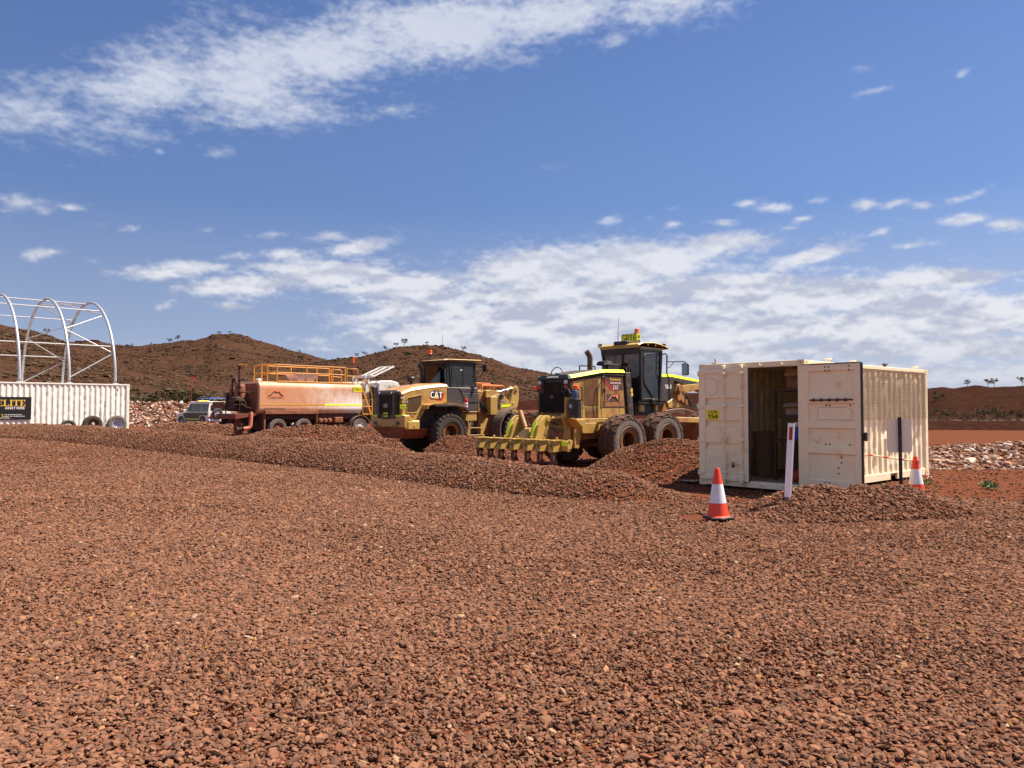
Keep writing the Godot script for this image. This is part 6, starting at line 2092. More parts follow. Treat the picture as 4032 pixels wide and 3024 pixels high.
func logo_cat(parent: Node, u: float, y: float, v: float, high: float) -> void:
	# heavy white letters on a black backing with a yellow triangle, red corner behind
	var s := high / 0.26
	var red := MB.new()
	red.prism([Vector2(u - 0.05 * s, y - 0.20 * s), Vector2(u + 0.20 * s, y - 0.20 * s), Vector2(u + 0.31 * s, y - 0.03 * s), Vector2(u + 0.26 * s, y + 0.14 * s), Vector2(u + 0.12 * s, y + 0.14 * s), Vector2(u - 0.05 * s, y - 0.05 * s)], v, v + 0.004, "side")
	var r := part(parent, "logo", red, M.print_red)
	var bk := MB.new()
	bk.prism([Vector2(u - 0.31 * s, y - 0.10 * s), Vector2(u - 0.27 * s, y - 0.155 * s), Vector2(u + 0.19 * s, y - 0.155 * s), Vector2(u + 0.22 * s, y + 0.0), Vector2(u + 0.20 * s, y + 0.155 * s), Vector2(u - 0.24 * s, y + 0.155 * s), Vector2(u - 0.31 * s, y + 0.10 * s)], v + 0.004, v + 0.007, "side")
	part(r, "logo_backing", bk, M.ink)
	words(r, "lettering", "CAT", 0.235 * s, M.print_white, V(u - 0.055 * s, y + 0.0, v + 0.010), RIGHT_FACE, 0.92)
	var t := MB.new()
	t.prism([Vector2(u - 0.15 * s, y - 0.125 * s), Vector2(u + 0.06 * s, y - 0.125 * s), Vector2(u - 0.045 * s, y - 0.015 * s)], v + 0.012, v + 0.016, "side")
	part(r, "triangle", t, M.print_gold)

# ---------------------------------------------------------------- wheel loader
func loader() -> void:
	var o := thing("wheel_loader", "yellow wheel loader with dark cab parked between truck and grader", "loader", W(-3.126, 29.977, 0.0), deg_to_rad(-48.7))
	for s in [-1, 1]:
		wheel(o, "wheel", 0.0, 0.755, s * 1.03, 0.755, 0.54, 0.345, s, "loader", M.rim)
		wheel(o, "wheel", 3.34, 0.765, s * 1.03, 0.755, 0.54, 0.345, s, "loader", M.rim)
	var ax := MB.new()
	ax.cyl(V(0, 0.755, -0.9), V(0, 0.755, 0.9), 0.2, 14)
	ax.cyl(V(3.34, 0.765, -0.9), V(3.34, 0.765, 0.9), 0.2, 14)
	part(o, "axle", ax, M.yellow_dusty)
	var fr := MB.new()
	fr.prism([Vector2(-1.75, 0.62), Vector2(1.5, 0.62), Vector2(1.6, 1.1), Vector2(0.3, 1.5), Vector2(-1.75, 1.3)], -0.48, 0.48, "side", 0.03)
	part(o, "rear_frame", fr, M.yellow_dusty)
	# counterweight: two cheeks and a low middle
	for s in [-1, 1]:
		var cw := MB.new()
		cw.prism([Vector2(-2.05, 1.0), Vector2(-1.92, 0.90), Vector2(-1.36, 0.90), Vector2(-1.36, 1.24), Vector2(-1.66, 1.24), Vector2(-1.80, 1.43), Vector2(-2.05, 1.43)], minf(s * 0.30, s * 1.16), maxf(s * 0.30, s * 1.16), "side", 0.035)
		var cwp := part(o, "counterweight", cw, M.yellow)
		var tp := MB.new()
		tp.prism([Vector2(-2.06, 1.37), Vector2(-1.88, 1.37), Vector2(-1.83, 1.437), Vector2(-2.06, 1.437)], minf(s * 0.50, s * 1.0), maxf(s * 0.50, s * 1.0), "side", 0.004)
		part(cwp, "reflective_tape", tp, M.hivis_shade)
		var pk := MB.new()
		pk.prism([Vector2(s * 0.62, 1.13), Vector2(s * 0.68, 1.07), Vector2(s * 0.86, 1.07), Vector2(s * 0.92, 1.13), Vector2(s * 0.86, 1.19), Vector2(s * 0.68, 1.19)], -2.054, -2.045, "rear")
		part(cwp, "tow_pocket", pk, M.black_dusty)
		for k in 4:
			var nt := MB.new()
			nt.box(V(-2.05, 1.03, s * (0.42 + 0.10 * k)), Vector3(0.05, 0.07, 0.012), 0.004)
			part(cwp, "notch", nt, M.black_dusty)
		var bt := MB.new()
		bt.box(V(-1.62, 1.06, s * 1.17), Vector3(0.02, 0.27, 0.50), 0.008)
		var bx := part(cwp, "battery_cover", bt, M.yellow_clean)
		var kn := MB.new()
		kn.lathe(V(-1.60, 1.04, s * 1.18), V(0, 0, s), [Vector2(0.04, 0), Vector2(0.04, 0.012), Vector2(0, 0.016)], 12)
		part(bx, "knob", kn, M.print_orange)
	var cm := MB.new()
	cm.prism([Vector2(-2.03, 1.0), Vector2(-1.9, 0.92), Vector2(-1.5, 0.92), Vector2(-1.5, 1.28), Vector2(-2.03, 1.28)], -0.32, 0.32, "side", 0.02)
	part(o, "counterweight_middle", cm, M.yellow)
	var un := MB.new()
	un.hexa([V(-1.75, 0.56, -0.62), V(-0.85, 0.54, -0.62), V(-0.85, 0.54, 0.62), V(-1.75, 0.56, 0.62), V(-2.0, 0.93, -1.05), V(-0.85, 0.93, -1.0), V(-0.85, 0.93, 1.0), V(-2.0, 0.93, 1.05)])
	part(o, "belly_guard", un, M.dusty_truck)
	# rear grille
	var gs := MB.new()
	gs.prism([Vector2(-2.06, 1.30), Vector2(-1.62, 1.30), Vector2(-1.62, 2.34), Vector2(-1.98, 2.35), Vector2(-2.06, 2.30)], -0.64, 0.64, "side", 0.05)
	var gr := part(o, "rear_grille", gs, M.black)
	for i in 22:
		var lv := MB.new()
		lv.box(V(-2.065, 1.50 + i * 0.031, 0), Vector3(0.92, 0.012, 0.03), 0, Basis(Vector3.RIGHT, 0.6))
		part(gr, "louvre", lv, M.black)
	var gf := MB.new()
	for s in [-1, 1]: gf.box(V(-2.075, 1.80, s * 0.53), Vector3(0.14, 0.96, 0.05), 0.02)
	gf.box(V(-2.075, 2.23, 0), Vector3(1.12, 0.13, 0.05), 0.02)
	part(gr, "grille_frame", gf, M.grey_dark)
	for s in [-1, 1]:
		var lm := MB.new()
		lm.lathe(V(-2.10, 2.235, s * 0.42), V(-1, 0, 0), [Vector2(0.045, 0), Vector2(0.045, 0.02), Vector2(0.03, 0.03), Vector2(0, 0.032)], 14)
		part(gr, "rear_light", lm, M.clear_lens)
	words(gr, "lettering", "CAT", 0.13, M.clear_lens, V(-2.09, 1.77, 0.0), REAR_FACE, 0.9)
	var np := MB.new()
	np.box(V(-2.09, 1.44, 0.0), Vector3(0.30, 0.16, 0.01), 0.002)
	var npp := part(gr, "number_plate", np, M.sign_lime)
	words(npp, "lettering", "EMS61", 0.075, M.ink_soft, V(-2.098, 1.44, 0.0), REAR_FACE, 0.9)
	# hood
	for s in [-1, 1]:
		var sd := MB.new()
		sd.prism([Vector2(-1.90, 1.43), Vector2(-1.68, 1.25), Vector2(-1.12, 1.25), Vector2(-0.80, 1.76), Vector2(-0.70, 1.80), Vector2(-0.10, 1.86), Vector2(0.12, 1.90), Vector2(0.12, 2.50), Vector2(-0.01, 2.50), Vector2(-0.72, 2.44), Vector2(-1.45, 2.33), Vector2(-1.90, 2.18)], minf(s * 0.60, s * 0.84), maxf(s * 0.60, s * 0.84), "side", 0.015)
		var sp := part(o, "hood_side", sd, M.yellow)
		var wf := MB.new()
		wf.prism([Vector2(-1.70, 2.05), Vector2(-1.07, 2.18), Vector2(-1.08, 1.80), Vector2(-1.28, 1.52), Vector2(-1.73, 1.51)], minf(s * 0.835, s * 0.848), maxf(s * 0.835, s * 0.848), "side")
		var w := part(sp, "side_screen", wf, M.screen_dark)
		var fr2 := MB.new()
		fr2.tube([V(-1.70, 2.05, s * 0.845), V(-1.07, 2.18, s * 0.845), V(-1.08, 1.80, s * 0.845), V(-1.28, 1.52, s * 0.845), V(-1.73, 1.51, s * 0.845)], 0.018, 6, true)
		part(w, "screen_frame", fr2, M.yellow)
		if s > 0:
			logo_cat(sp, -0.34, 2.18, 0.842, 0.27)
			words(sp, "lettering", "938K", 0.05, M.print_white, V(-1.90, 2.06, 0.842), RIGHT_FACE, 0.9)
			var pl := MB.new()
			pl.box(V(-1.87, 1.74, 0.846), Vector3(0.006, 0.13, 0.30))
			var np2 := part(sp, "number_plate", pl, M.sign_lime, "yellow number plate reading EMS61 on the hood side")
			words(np2, "lettering", "EMS61", 0.085, M.ink, V(-1.87, 1.74, 0.851), RIGHT_FACE, 0.85, "Droid Sans", 400)
			elite_badge(sp, -1.80, 1.91, 0.846, 0.30)
			var lt := MB.new()
			lt.box(V(-1.47, 1.40, 0.845), Vector3(0.02, 0.08, 0.16), 0.006)
			part(sp, "latch", lt, M.yellow_dusty)
	var hd := MB.new()
	var secs := [[-1.93, 2.19, 2.33, 0.58], [-1.45, 2.345, 2.50, 0.58], [-0.72, 2.455, 2.61, 0.58], [-0.01, 2.515, 2.66, 0.58], [0.14, 2.515, 2.66, 0.58]]
	for i in 4:
		var a: Array = secs[i]
		var b: Array = secs[i + 1]
		var ra := []
		var rb := []
		for q in [[-0.845, 0.0], [-0.78, 0.55], [-0.60, 0.95], [0.0, 1.08], [0.60, 0.95], [0.78, 0.55], [0.845, 0.0]]:
			ra.append(V(a[0], lerpf(a[1], a[2], q[1]), q[0]))
			rb.append(V(b[0], lerpf(b[1], b[2], q[1]), q[0]))
		for j in 6:
			hd.quad(ra[j], ra[j + 1], rb[j + 1], rb[j], Vector3.UP)
		if i == 0:
			for j in 6: hd.tri(ra[j], ra[j + 1], V(a[0], a[1], 0), V(-1, 0, 0))
		hd.quad(ra[0], rb[0], rb[0] - Vector3(0, 0.02, 0), ra[0] - Vector3(0, 0.02, 0), V(0, 0, -1))
		hd.quad(ra[6], rb[6], rb[6] - Vector3(0, 0.02, 0), ra[6] - Vector3(0, 0.02, 0), V(0, 0, 1))
	part(o, "hood_top", hd, M.hood_dust)
	var ex := MB.new()
	ex.tube([V(-0.32, 2.60, -0.2), V(-0.32, 3.12, -0.2), V(-0.36, 3.24, -0.2), V(-0.48, 3.40, -0.2)], 0.085, 16)
	ex.lathe(V(-0.32, 2.70, -0.2), Vector3.UP, [Vector2(0.10, 0), Vector2(0.11, 0.02), Vector2(0.11, 0.10), Vector2(0.09, 0.12)], 16)
	part(o, "exhaust_pipe", ex, M.black)
	var pc := MB.new()
	pc.lathe(V(-0.9, 2.60, -0.1), Vector3.UP, [Vector2(0.06, 0), Vector2(0.06, 0.10), Vector2(0.15, 0.11), Vector2(0.165, 0.14), Vector2(0.165, 0.24), Vector2(0.13, 0.285), Vector2(0, 0.29)], 20)
	part(o, "air_precleaner", pc, M.black)
	# cab
	var bs := MB.new()
	bs.prism([Vector2(0.14, 1.86), Vector2(1.24, 1.56), Vector2(1.62, 1.56), Vector2(1.72, 1.90), Vector2(1.64, 2.50), Vector2(0.14, 2.50)], -0.78, 0.80, "side", 0.03)
	part(o, "cab_base", bs, M.grey_dark)
	var fc := MB.new()
	fc.prism([Vector2(0.72, 2.46), Vector2(1.62, 2.47), Vector2(1.66, 2.30), Vector2(0.84, 2.32)], 0.80, 0.82, "side", 0.008)
	fc.prism([Vector2(0.86, 2.28), Vector2(1.66, 2.27), Vector2(1.70, 1.92), Vector2(0.98, 1.92)], 0.80, 0.82, "side", 0.008)
	part(o, "cab_cladding", fc, M.grey_dark)
	for q in [[0.20, -0.72, 0.10, -0.70], [0.20, 0.74, 0.20, 0.72], [1.58, -0.72, 1.55, -0.70], [1.58, 0.74, 1.55, 0.72], [0.36, 0.76, 0.30, 0.73]]:
		post_between(o, "cab_post", V(q[0], 2.48, q[1]), V(q[2], 3.48, q[3]), 0.075, M.black)
	var rp := MB.new()
	rp.hexa([V(0.02, 3.38, -0.74), V(0.30, 3.38, -0.74), V(0.30, 3.38, 0.76), V(0.02, 3.38, 0.76), V(-0.05, 3.50, -0.78), V(0.30, 3.50, -0.78), V(0.30, 3.50, 0.80), V(-0.05, 3.50, 0.80)])
	rp.box(V(0.95, 3.44, 0.74), Vector3(0.08, 0.11, 1.3), 0.01)
	rp.box(V(0.95, 3.44, -0.72), Vector3(0.08, 0.11, 1.3), 0.01)
	rp.box(V(1.56, 3.44, 0), Vector3(1.4, 0.11, 0.08), 0.01)
	part(o, "roof_frame", rp, M.black)
	var gl := [["rear_window", [V(0.17, 2.50, -0.70), V(0.19, 2.50, 0.72), V(0.17, 3.40, 0.71), V(0.09, 3.40, -0.69)], M.tint], ["right_window", [V(0.22, 2.52, 0.752), V(1.56, 2.52, 0.752), V(1.53, 3.40, 0.73), V(0.24, 3.40, 0.73)], M.tint], ["left_window", [V(0.20, 2.50, -0.72), V(1.58, 2.50, -0.72), V(1.55, 3.40, -0.70), V(0.12, 3.40, -0.70)], M.tint_light], ["windscreen", [V(1.59, 2.50, -0.70), V(1.59, 2.50, 0.72), V(1.56, 3.40, 0.71), V(1.56, 3.40, -0.69)], M.tint_light]]
	for k in gl:
		var g := MB.new()
		g.quad(k[1][0], k[1][1], k[1][2], k[1][3], (k[1][0] + k[1][2]) * 0.5 - V(0.9, 2.95, 0))
		part(o, k[0], g, k[2])
	var wf := MB.new()
	wf.tube([V(0.40, 2.53, 0.765), V(1.52, 2.53, 0.765), V(1.50, 3.34, 0.745), V(0.40, 3.34, 0.745)], 0.018, 6, true)
	wf.tube([V(0.95, 2.53, 0.765), V(0.95, 3.34, 0.745)], 0.010, 6)
	part(o, "door_frame", wf, M.black)
	var st := MB.new()
	st.box(V(0.65, 2.55, 0.0), Vector3(0.5, 0.14, 0.5), 0.05)
	st.box(V(0.42, 2.88, 0.0), Vector3(0.5, 0.62, 0.14), 0.05, Basis(Vector3.RIGHT, 0.1))
	st.box(V(0.38, 3.24, 0.0), Vector3(0.28, 0.16, 0.10), 0.04)
	part(o, "seat", st, M.seat_cloth)
	var sw := MB.new()
	sw.lathe(V(1.22, 2.78, 0.0), V(-0.5, 0.8, 0), [Vector2(0.17, 0), Vector2(0.19, 0.015), Vector2(0.17, 0.03)], 20)
	sw.cyl(V(1.38, 2.50, 0.0), V(1.22, 2.79, 0.0), 0.03, 8)
	sw.box(V(1.40, 2.62, 0.0), Vector3(0.5, 0.24, 0.14), 0.04)
	part(o, "steering_wheel", sw, M.cab_in)
	var tg := MB.new()
	tg.box(V(0.86, 3.17, 0.758), Vector3(0.004, 0.05, 0.11))
	tg.box(V(0.60, 3.29, 0.752), Vector3(0.004, 0.04, 0.06))
	part(o, "window_sticker", tg, plain(rgb8(150, 205, 190), 0.6))
	var rf := MB.new()
	rf.prism([Vector2(-0.02, 3.505), Vector2(1.80, 3.53), Vector2(1.83, 3.55), Vector2(1.80, 3.595), Vector2(0.15, 3.575), Vector2(-0.02, 3.54)], -0.82, 0.84, "side", 0.02)
	part(o, "cab_roof", rf, M.yellow_clean)
	var be := MB.new()
	be.lathe(V(0.05, 3.80, -0.2), Vector3.UP, [Vector2(0.085, 0), Vector2(0.085, 0.02), Vector2(0.078, 0.03), Vector2(0.078, 0.15), Vector2(0.07, 0.175), Vector2(0, 0.175)], 18)
	part(o, "beacon", be, M.amber)
	var bp := MB.new()
	bp.cyl(V(0.05, 3.54, -0.2), V(0.05, 3.80, -0.2), 0.018, 8)
	bp.box(V(-0.06, 3.52, -0.35), Vector3(0.7, 0.03, 0.14), 0.008)
	part(o, "beacon_post", bp, M.black)
	var an := MB.new()
	an.cyl(V(0.28, 3.50, 0.3), V(0.28, 3.84, 0.3), 0.018, 8)
	an.cyl(V(0.28, 3.84, 0.3), V(0.28, 4.54, 0.29), 0.007, 6)
	part(o, "aerial", an, M.black_dusty)
	var ma := MB.new()
	ma.tube([V(1.55, 3.38, 0.74), V(1.62, 3.44, 0.95), V(1.74, 3.42, 1.05), V(1.78, 3.36, 1.05), V(1.78, 3.12, 1.05), V(1.62, 2.92, 0.98), V(1.56, 2.90, 0.78)], 0.016, 7)
	part(o, "mirror_arm", ma, M.black)
	var mm := MB.new()
	mm.box(V(1.80, 3.27, 1.04), Vector3(0.20, 0.30, 0.06), 0.02, Basis(Vector3.UP, 0.3))
	part(o, "mirror", mm, M.black)
	# rear fenders, steps, extinguisher
	for s in [-1, 1]:
		var fd := MB.new()
		band(fd, [Vector2(-1.10, 1.66), Vector2(-1.04, 1.80), Vector2(-0.74, 1.86), Vector2(0.17, 1.86), Vector2(0.62, 1.78), Vector2(0.80, 1.64)], 0.03, s * 0.80, s * 1.28)
		var fdp := part(o, "rear_fender", fd, M.hood_dust)
		var lp := MB.new()
		band(lp, [Vector2(-0.80, 1.835), Vector2(-0.70, 1.82), Vector2(0.15, 1.83), Vector2(0.60, 1.76), Vector2(0.84, 1.58)], 0.07, s * 1.27, s * 1.34)
		part(fdp, "fender_lip", lp, M.grey_dark)
		var bx := MB.new()
		bx.prism([Vector2(0.70, 1.19), Vector2(1.25, 1.20), Vector2(1.25, 1.53), Vector2(0.84, 1.53), Vector2(0.70, 1.44)], minf(s * 0.95, s * 1.25), maxf(s * 0.95, s * 1.25), "side", 0.012)
		bx.box(V(1.02, 1.545, s * 1.10), Vector3(0.36, 0.03, 0.52), 0.008)
		part(o, "tool_box", bx, M.yellow)
		var sp := MB.new()
		sp.prism([Vector2(0.78, 0.62), Vector2(0.95, 0.60), Vector2(0.96, 1.20), Vector2(0.92, 1.20)], minf(s * 1.18, s * 1.22), maxf(s * 1.18, s * 1.22), "side")
		sp.prism([Vector2(1.52, 0.66), Vector2(1.64, 0.66), Vector2(1.89, 1.27), Vector2(1.84, 1.30), Vector2(1.64, 1.08), Vector2(1.52, 1.06)], minf(s * 1.12, s * 1.16), maxf(s * 1.12, s * 1.16), "side")
		sp.box(V(1.25, 0.64, s * 1.14), Vector3(0.10, 0.03, 0.60), 0.005)
		sp.box(V(1.25, 0.92, s * 1.14), Vector3(0.10, 0.03, 0.60), 0.005)
		part(o, "step", sp, M.yellow)
	for s in [-1, 1]:
		var ig := MB.new()
		ig.prism([Vector2(-1.15, 0.75), Vector2(1.3, 0.75), Vector2(1.3, 1.6), Vector2(0.6, 1.82), Vector2(-0.9, 1.84), Vector2(-1.15, 1.5)], minf(s * 0.56, s * 0.62), maxf(s * 0.56, s * 0.62), "side")
		part(o, "inner_guard", ig, M.black_dusty)
	var fe := MB.new()
	fe.lathe(V(0.74, 1.62, 1.20), Vector3.UP, [Vector2(0, 0), Vector2(0.075, 0.0), Vector2(0.08, 0.02), Vector2(0.08, 0.36), Vector2(0.06, 0.42), Vector2(0.03, 0.44), Vector2(0.03, 0.47), Vector2(0, 0.47)], 18)
	var fx := part(o, "fire_extinguisher", fe, M.red_paint)
	var wb := MB.new()
	wb.lathe(V(0.74, 1.73, 1.20), Vector3.UP, [Vector2(0.0825, 0), Vector2(0.0825, 0.05)], 18)
	wb.lathe(V(0.74, 1.83, 1.20), Vector3.UP, [Vector2(0.0825, 0), Vector2(0.0825, 0.07)], 18)
	part(fx, "white_band", wb, M.print_white)
	var fv := MB.new()
	fv.box(V(0.74, 2.10, 1.20), Vector3(0.05, 0.05, 0.14), 0.01)
	fv.tube([V(0.74, 2.09, 1.20), V(0.62, 2.09, 1.22), V(0.62, 1.85, 1.26)], 0.012, 6)
	part(fx, "valve", fv, M.black)
	# articulation and front end
	var ar := MB.new()
	ar.prism([Vector2(1.3, 0.6), Vector2(2.0, 0.6), Vector2(2.0, 1.5), Vector2(1.6, 1.5)], -0.36, 0.36, "side", 0.02)
	part(o, "articulation_joint", ar, M.black_dusty)
	var ff := MB.new()
	ff.prism([Vector2(1.95, 0.60), Vector2(3.9, 0.60), Vector2(3.9, 0.95), Vector2(3.0, 1.45), Vector2(2.76, 2.07), Vector2(2.50, 2.36), Vector2(1.80, 2.36), Vector2(1.86, 2.0), Vector2(2.02, 1.45)], -0.42, -0.28, "side", 0.015)
	ff.prism([Vector2(1.95, 0.60), Vector2(3.9, 0.60), Vector2(3.9, 0.95), Vector2(3.0, 1.45), Vector2(2.76, 2.07), Vector2(2.50, 2.36), Vector2(1.80, 2.36), Vector2(1.86, 2.0), Vector2(2.02, 1.45)], 0.28, 0.42, "side", 0.015)
	ff.box(V(2.3, 1.2, 0), Vector3(0.56, 1.1, 0.3), 0.02)
	part(o, "front_frame", ff, M.yellow_dusty)
	var vb := MB.new()
	vb.box(V(2.52, 1.78, 0.62), Vector3(0.30, 0.74, 0.38), 0.02)
	vb.box(V(2.40, 2.26, 0.45), Vector3(0.20, 0.30, 0.26), 0.02)
	part(o, "valve_box", vb, M.yellow)
	var cr := MB.new()
	band(cr, [Vector2(2.02, 2.36), Vector2(2.3, 2.44), Vector2(2.9, 2.44), Vector2(3.2, 2.34)], 0.30, -0.30, 0.30)
	part(o, "crosshead", cr, M.yellow)
	for s in [-1, 1]:
		var la := MB.new()
		la.prism([Vector2(2.50, 2.16), Vector2(2.56, 2.02), Vector2(2.66, 1.68), Vector2(3.5, 1.58), Vector2(4.3, 0.85), Vector2(4.75, 0.45), Vector2(4.9, 0.55), Vector2(4.6, 0.95), Vector2(3.55, 1.80), Vector2(3.40, 1.96), Vector2(3.13, 2.18), Vector2(2.88, 2.24), Vector2(2.70, 2.24)], minf(s * 0.58, s * 0.72), maxf(s * 0.58, s * 0.72), "side", 0.015)
		var lap := part(o, "lift_arm", la, M.yellow)
		if s > 0:
			elite_badge(lap, 2.98, 1.98, 0.724, 0.36)
			var tp := MB.new()
			tp.prism([Vector2(2.95, 1.80), Vector2(3.42, 1.84), Vector2(3.42, 1.76), Vector2(2.95, 1.72)], 0.722, 0.728, "side")
			part(lap, "reflective_tape", tp, M.hivis)
			var pn := MB.new()
			pn.lathe(V(2.76, 1.80, 0.70), V(0, 0, 1), [Vector2(0.14, 0), Vector2(0.14, 0.04), Vector2(0.09, 0.06), Vector2(0, 0.06)], 18)
			part(lap, "hose_clamp", pn, M.black)
		var pv := MB.new()
		pv.cyl(V(2.92, 2.16, s * 0.56), V(2.92, 2.16, s * 0.80), 0.10, 14)
		part(lap, "pivot_cap", pv, M.black)
	var lv := MB.new()
	for z in [-0.16, 0.16]:
		lv.prism([Vector2(3.88, 1.92), Vector2(3.96, 2.20), Vector2(4.06, 2.52), Vector2(4.16, 2.63), Vector2(4.28, 2.62), Vector2(4.36, 2.52), Vector2(4.38, 2.2), Vector2(4.32, 1.80), Vector2(4.22, 1.62), Vector2(4.1, 1.45), Vector2(3.95, 1.70)], z - 0.05, z + 0.05, "side", 0.015)
	lv.cyl(V(4.22, 2.50, -0.26), V(4.22, 2.50, 0.26), 0.085, 14)
	lv.cyl(V(4.08, 1.82, -0.28), V(4.08, 1.82, 0.28), 0.11, 14)
	part(o, "tilt_lever", lv, M.yellow_clean)
	var rd := MB.new()
	rd.cyl(V(3.3, 2.34, 0), V(4.2, 2.53, 0), 0.045, 12)
	part(o, "tilt_rod", rd, M.chrome)
	var rc := MB.new()
	rc.cyl(V(2.3, 2.14, 0), V(3.35, 2.35, 0), 0.09, 14)
	part(o, "tilt_cylinder", rc, M.yellow)
	var hz := MB.new()
	for k in 4:
		hz.tube([V(2.0, 2.0 - 0.08 * k, 0.45), V(2.2, 1.7 - 0.05 * k, 0.58), V(2.5, 1.5, 0.5 + 0.04 * k), V(2.9, 1.7, 0.45)], 0.022, 7)
	part(o, "hydraulic_hose", hz, M.hose)
	for s in [-1, 1]:
		var fd := MB.new()
		var line := []
		for k in 13:
			var a := lerpf(deg_to_rad(95.0), deg_to_rad(196.0), k / 12.0)
			line.append(Vector2(3.28 + cos(a) * 0.94, 0.78 + sin(a) * 0.93))
		line.reverse()
		band(fd, line, 0.02, s * 0.78, s * 1.34)
		var lip := []
		for q in line: lip.append(q)
		band(fd, lip, 0.05, s * 1.32, s * 1.35)
		part(o, "front_fender", fd, M.fender_grey)
	var bk := MB.new()
	var sec := [Vector2(4.75, 0.30), Vector2(4.70, 0.9), Vector2(4.78, 1.45), Vector2(4.92, 1.60), Vector2(4.95, 1.56), Vector2(4.84, 1.42), Vector2(4.78, 0.9), Vector2(4.86, 0.42), Vector2(5.9, 0.16), Vector2(5.9, 0.12), Vector2(4.85, 0.22)]
	bk.prism(sec, -1.36, 1.36, "side")
	for s in [-1, 1]:
		bk.prism([Vector2(4.75, 0.30), Vector2(4.72, 0.9), Vector2(4.80, 1.45), Vector2(4.95, 1.56), Vector2(5.3, 0.9), Vector2(5.8, 0.2), Vector2(4.85, 0.22)], s * 1.34 - 0.02, s * 1.34 + 0.02, "side")
	part(o, "bucket", bk, M.dusty_truck)

func elite_badge(parent: Node, u: float, y: float, v: float, w: float) -> void:
	var b := MB.new()
	b.box(V(u, y, v), Vector3(0.004, w * 0.28, w))
	var p := part(parent, "hire_badge", b, M.ink)
	var g := MB.new()
	for k in 8:
		var a := TAU * k / 8.0
		g.box(V(u - w * 0.36 + cos(a) * w * 0.10, y + sin(a) * w * 0.10, v + 0.003), Vector3(0.004, w * 0.06, w * 0.06), 0, Basis(Vector3.RIGHT, a))
	part(p, "cog", g, M.print_gold)
	words(p, "lettering", "ELITE", w * 0.16, M.print_white, V(u + w * 0.12, y, v + 0.004), RIGHT_FACE, 1.1, "Droid Serif")

# ---------------------------------------------------------------- water truck
func tank_texture() -> ImageTexture:
	var w := 768
	var h := 192
	var im := Image.create_empty(w, h, false, Image.FORMAT_RGB8)
	var a := FastNoiseLite.new()
	a.seed = 71
	a.frequency = 1.0
	a.fractal_octaves = 4
	var white := Vector3(226, 220, 212)
	var dust := Vector3(198, 142, 106)
	var deep := Vector3(172, 112, 80)
	for y in h:
		var t := float(y) / h
		for x in w:
			var s := float(x) / w
			var run := a.get_noise_2d(s * 120.0, t * 1.3) * 0.5 + a.get_noise_2d(s * 300.0, t * 2.0 + 9.0) * 0.35
			var blot := a.get_noise_2d(s * 14.0 + 50.0, t * 4.0)
			# red dust thrown up at the back, washed in runs from the top
			var f := clampf(1.72 - s * 1.92 + blot * 0.22 + run * 0.32, 0.0, 1.0)
			var spill := clampf(smoothstep(0.60, 0.72, s) * (0.95 - t * 1.5) + run * 0.8 - 0.05, 0.0, 0.75) * smoothstep(0.5, 0.7, s)
			f = maxf(f, spill)
			var c := white.lerp(dust, f)
			c = c.lerp(deep, clampf(spill * 0.6 + maxf(0.0, blot) * 0.4 * f, 0, 1))
			im.set_pixel(x, y, Color(c.x / 255.0, c.y / 255.0, c.z / 255.0))
	return ImageTexture.create_from_image(im)

func rounded(hv: float, y0: float, y1: float, r: float, n := 6) -> Array:
	var P := []
	for k in 4:
		var cx := hv - r
		var sx := 1 if k == 0 or k == 3 else -1
		var cy := (y1 - r) if k < 2 else (y0 + r)
		for j in n + 1:
			var a := deg_to_rad(90.0 * k + 90.0 * j / n)
			P.append(Vector2(cx * sx + cos(a) * r, cy + sin(a) * r))
	return P

func loft_uv(secs: Array) -> MB:
	# secs: [u, ring of (v, y)]; texture runs along u and down y
	var o := MB.new()
	o.use_uv = true
	var u0: float = secs[0][0]
	var u1: float = secs[secs.size() - 1][0]
	for i in secs.size() - 1:
		var A: Array = secs[i][1]
		var B: Array = secs[i + 1][1]
		var k := A.size()
		for j in k:
			var j2 := (j + 1) % k
			var q := [V(secs[i][0], A[j].y, A[j].x), V(secs[i][0], A[j2].y, A[j2].x), V(secs[i + 1][0], B[j2].y, B[j2].x), V(secs[i + 1][0], B[j].y, B[j].x)]
			var out := (q[0] as Vector3) * Vector3(1, 1, 0) - Vector3(0, 2.1, 0)
			for t in [[0, 1, 2], [0, 2, 3]]:
				var n: Vector3 = (q[t[1]] - q[t[0]]).cross(q[t[2]] - q[t[0]])
				var tt: Array = t
				n = n.normalized()
				if n.dot(out) < 0.0:
					n = -n
				else:
					tt = [t[0], t[2], t[1]]
				for m in tt:
					var p: Vector3 = q[m]
					o.v.append(p)
					o.n.append(n)
					o.uv.append(Vector2((-p.z - u0) / (u1 - u0), clampf((3.02 - p.y) / 1.75, 0.0, 1.0)))
	return o

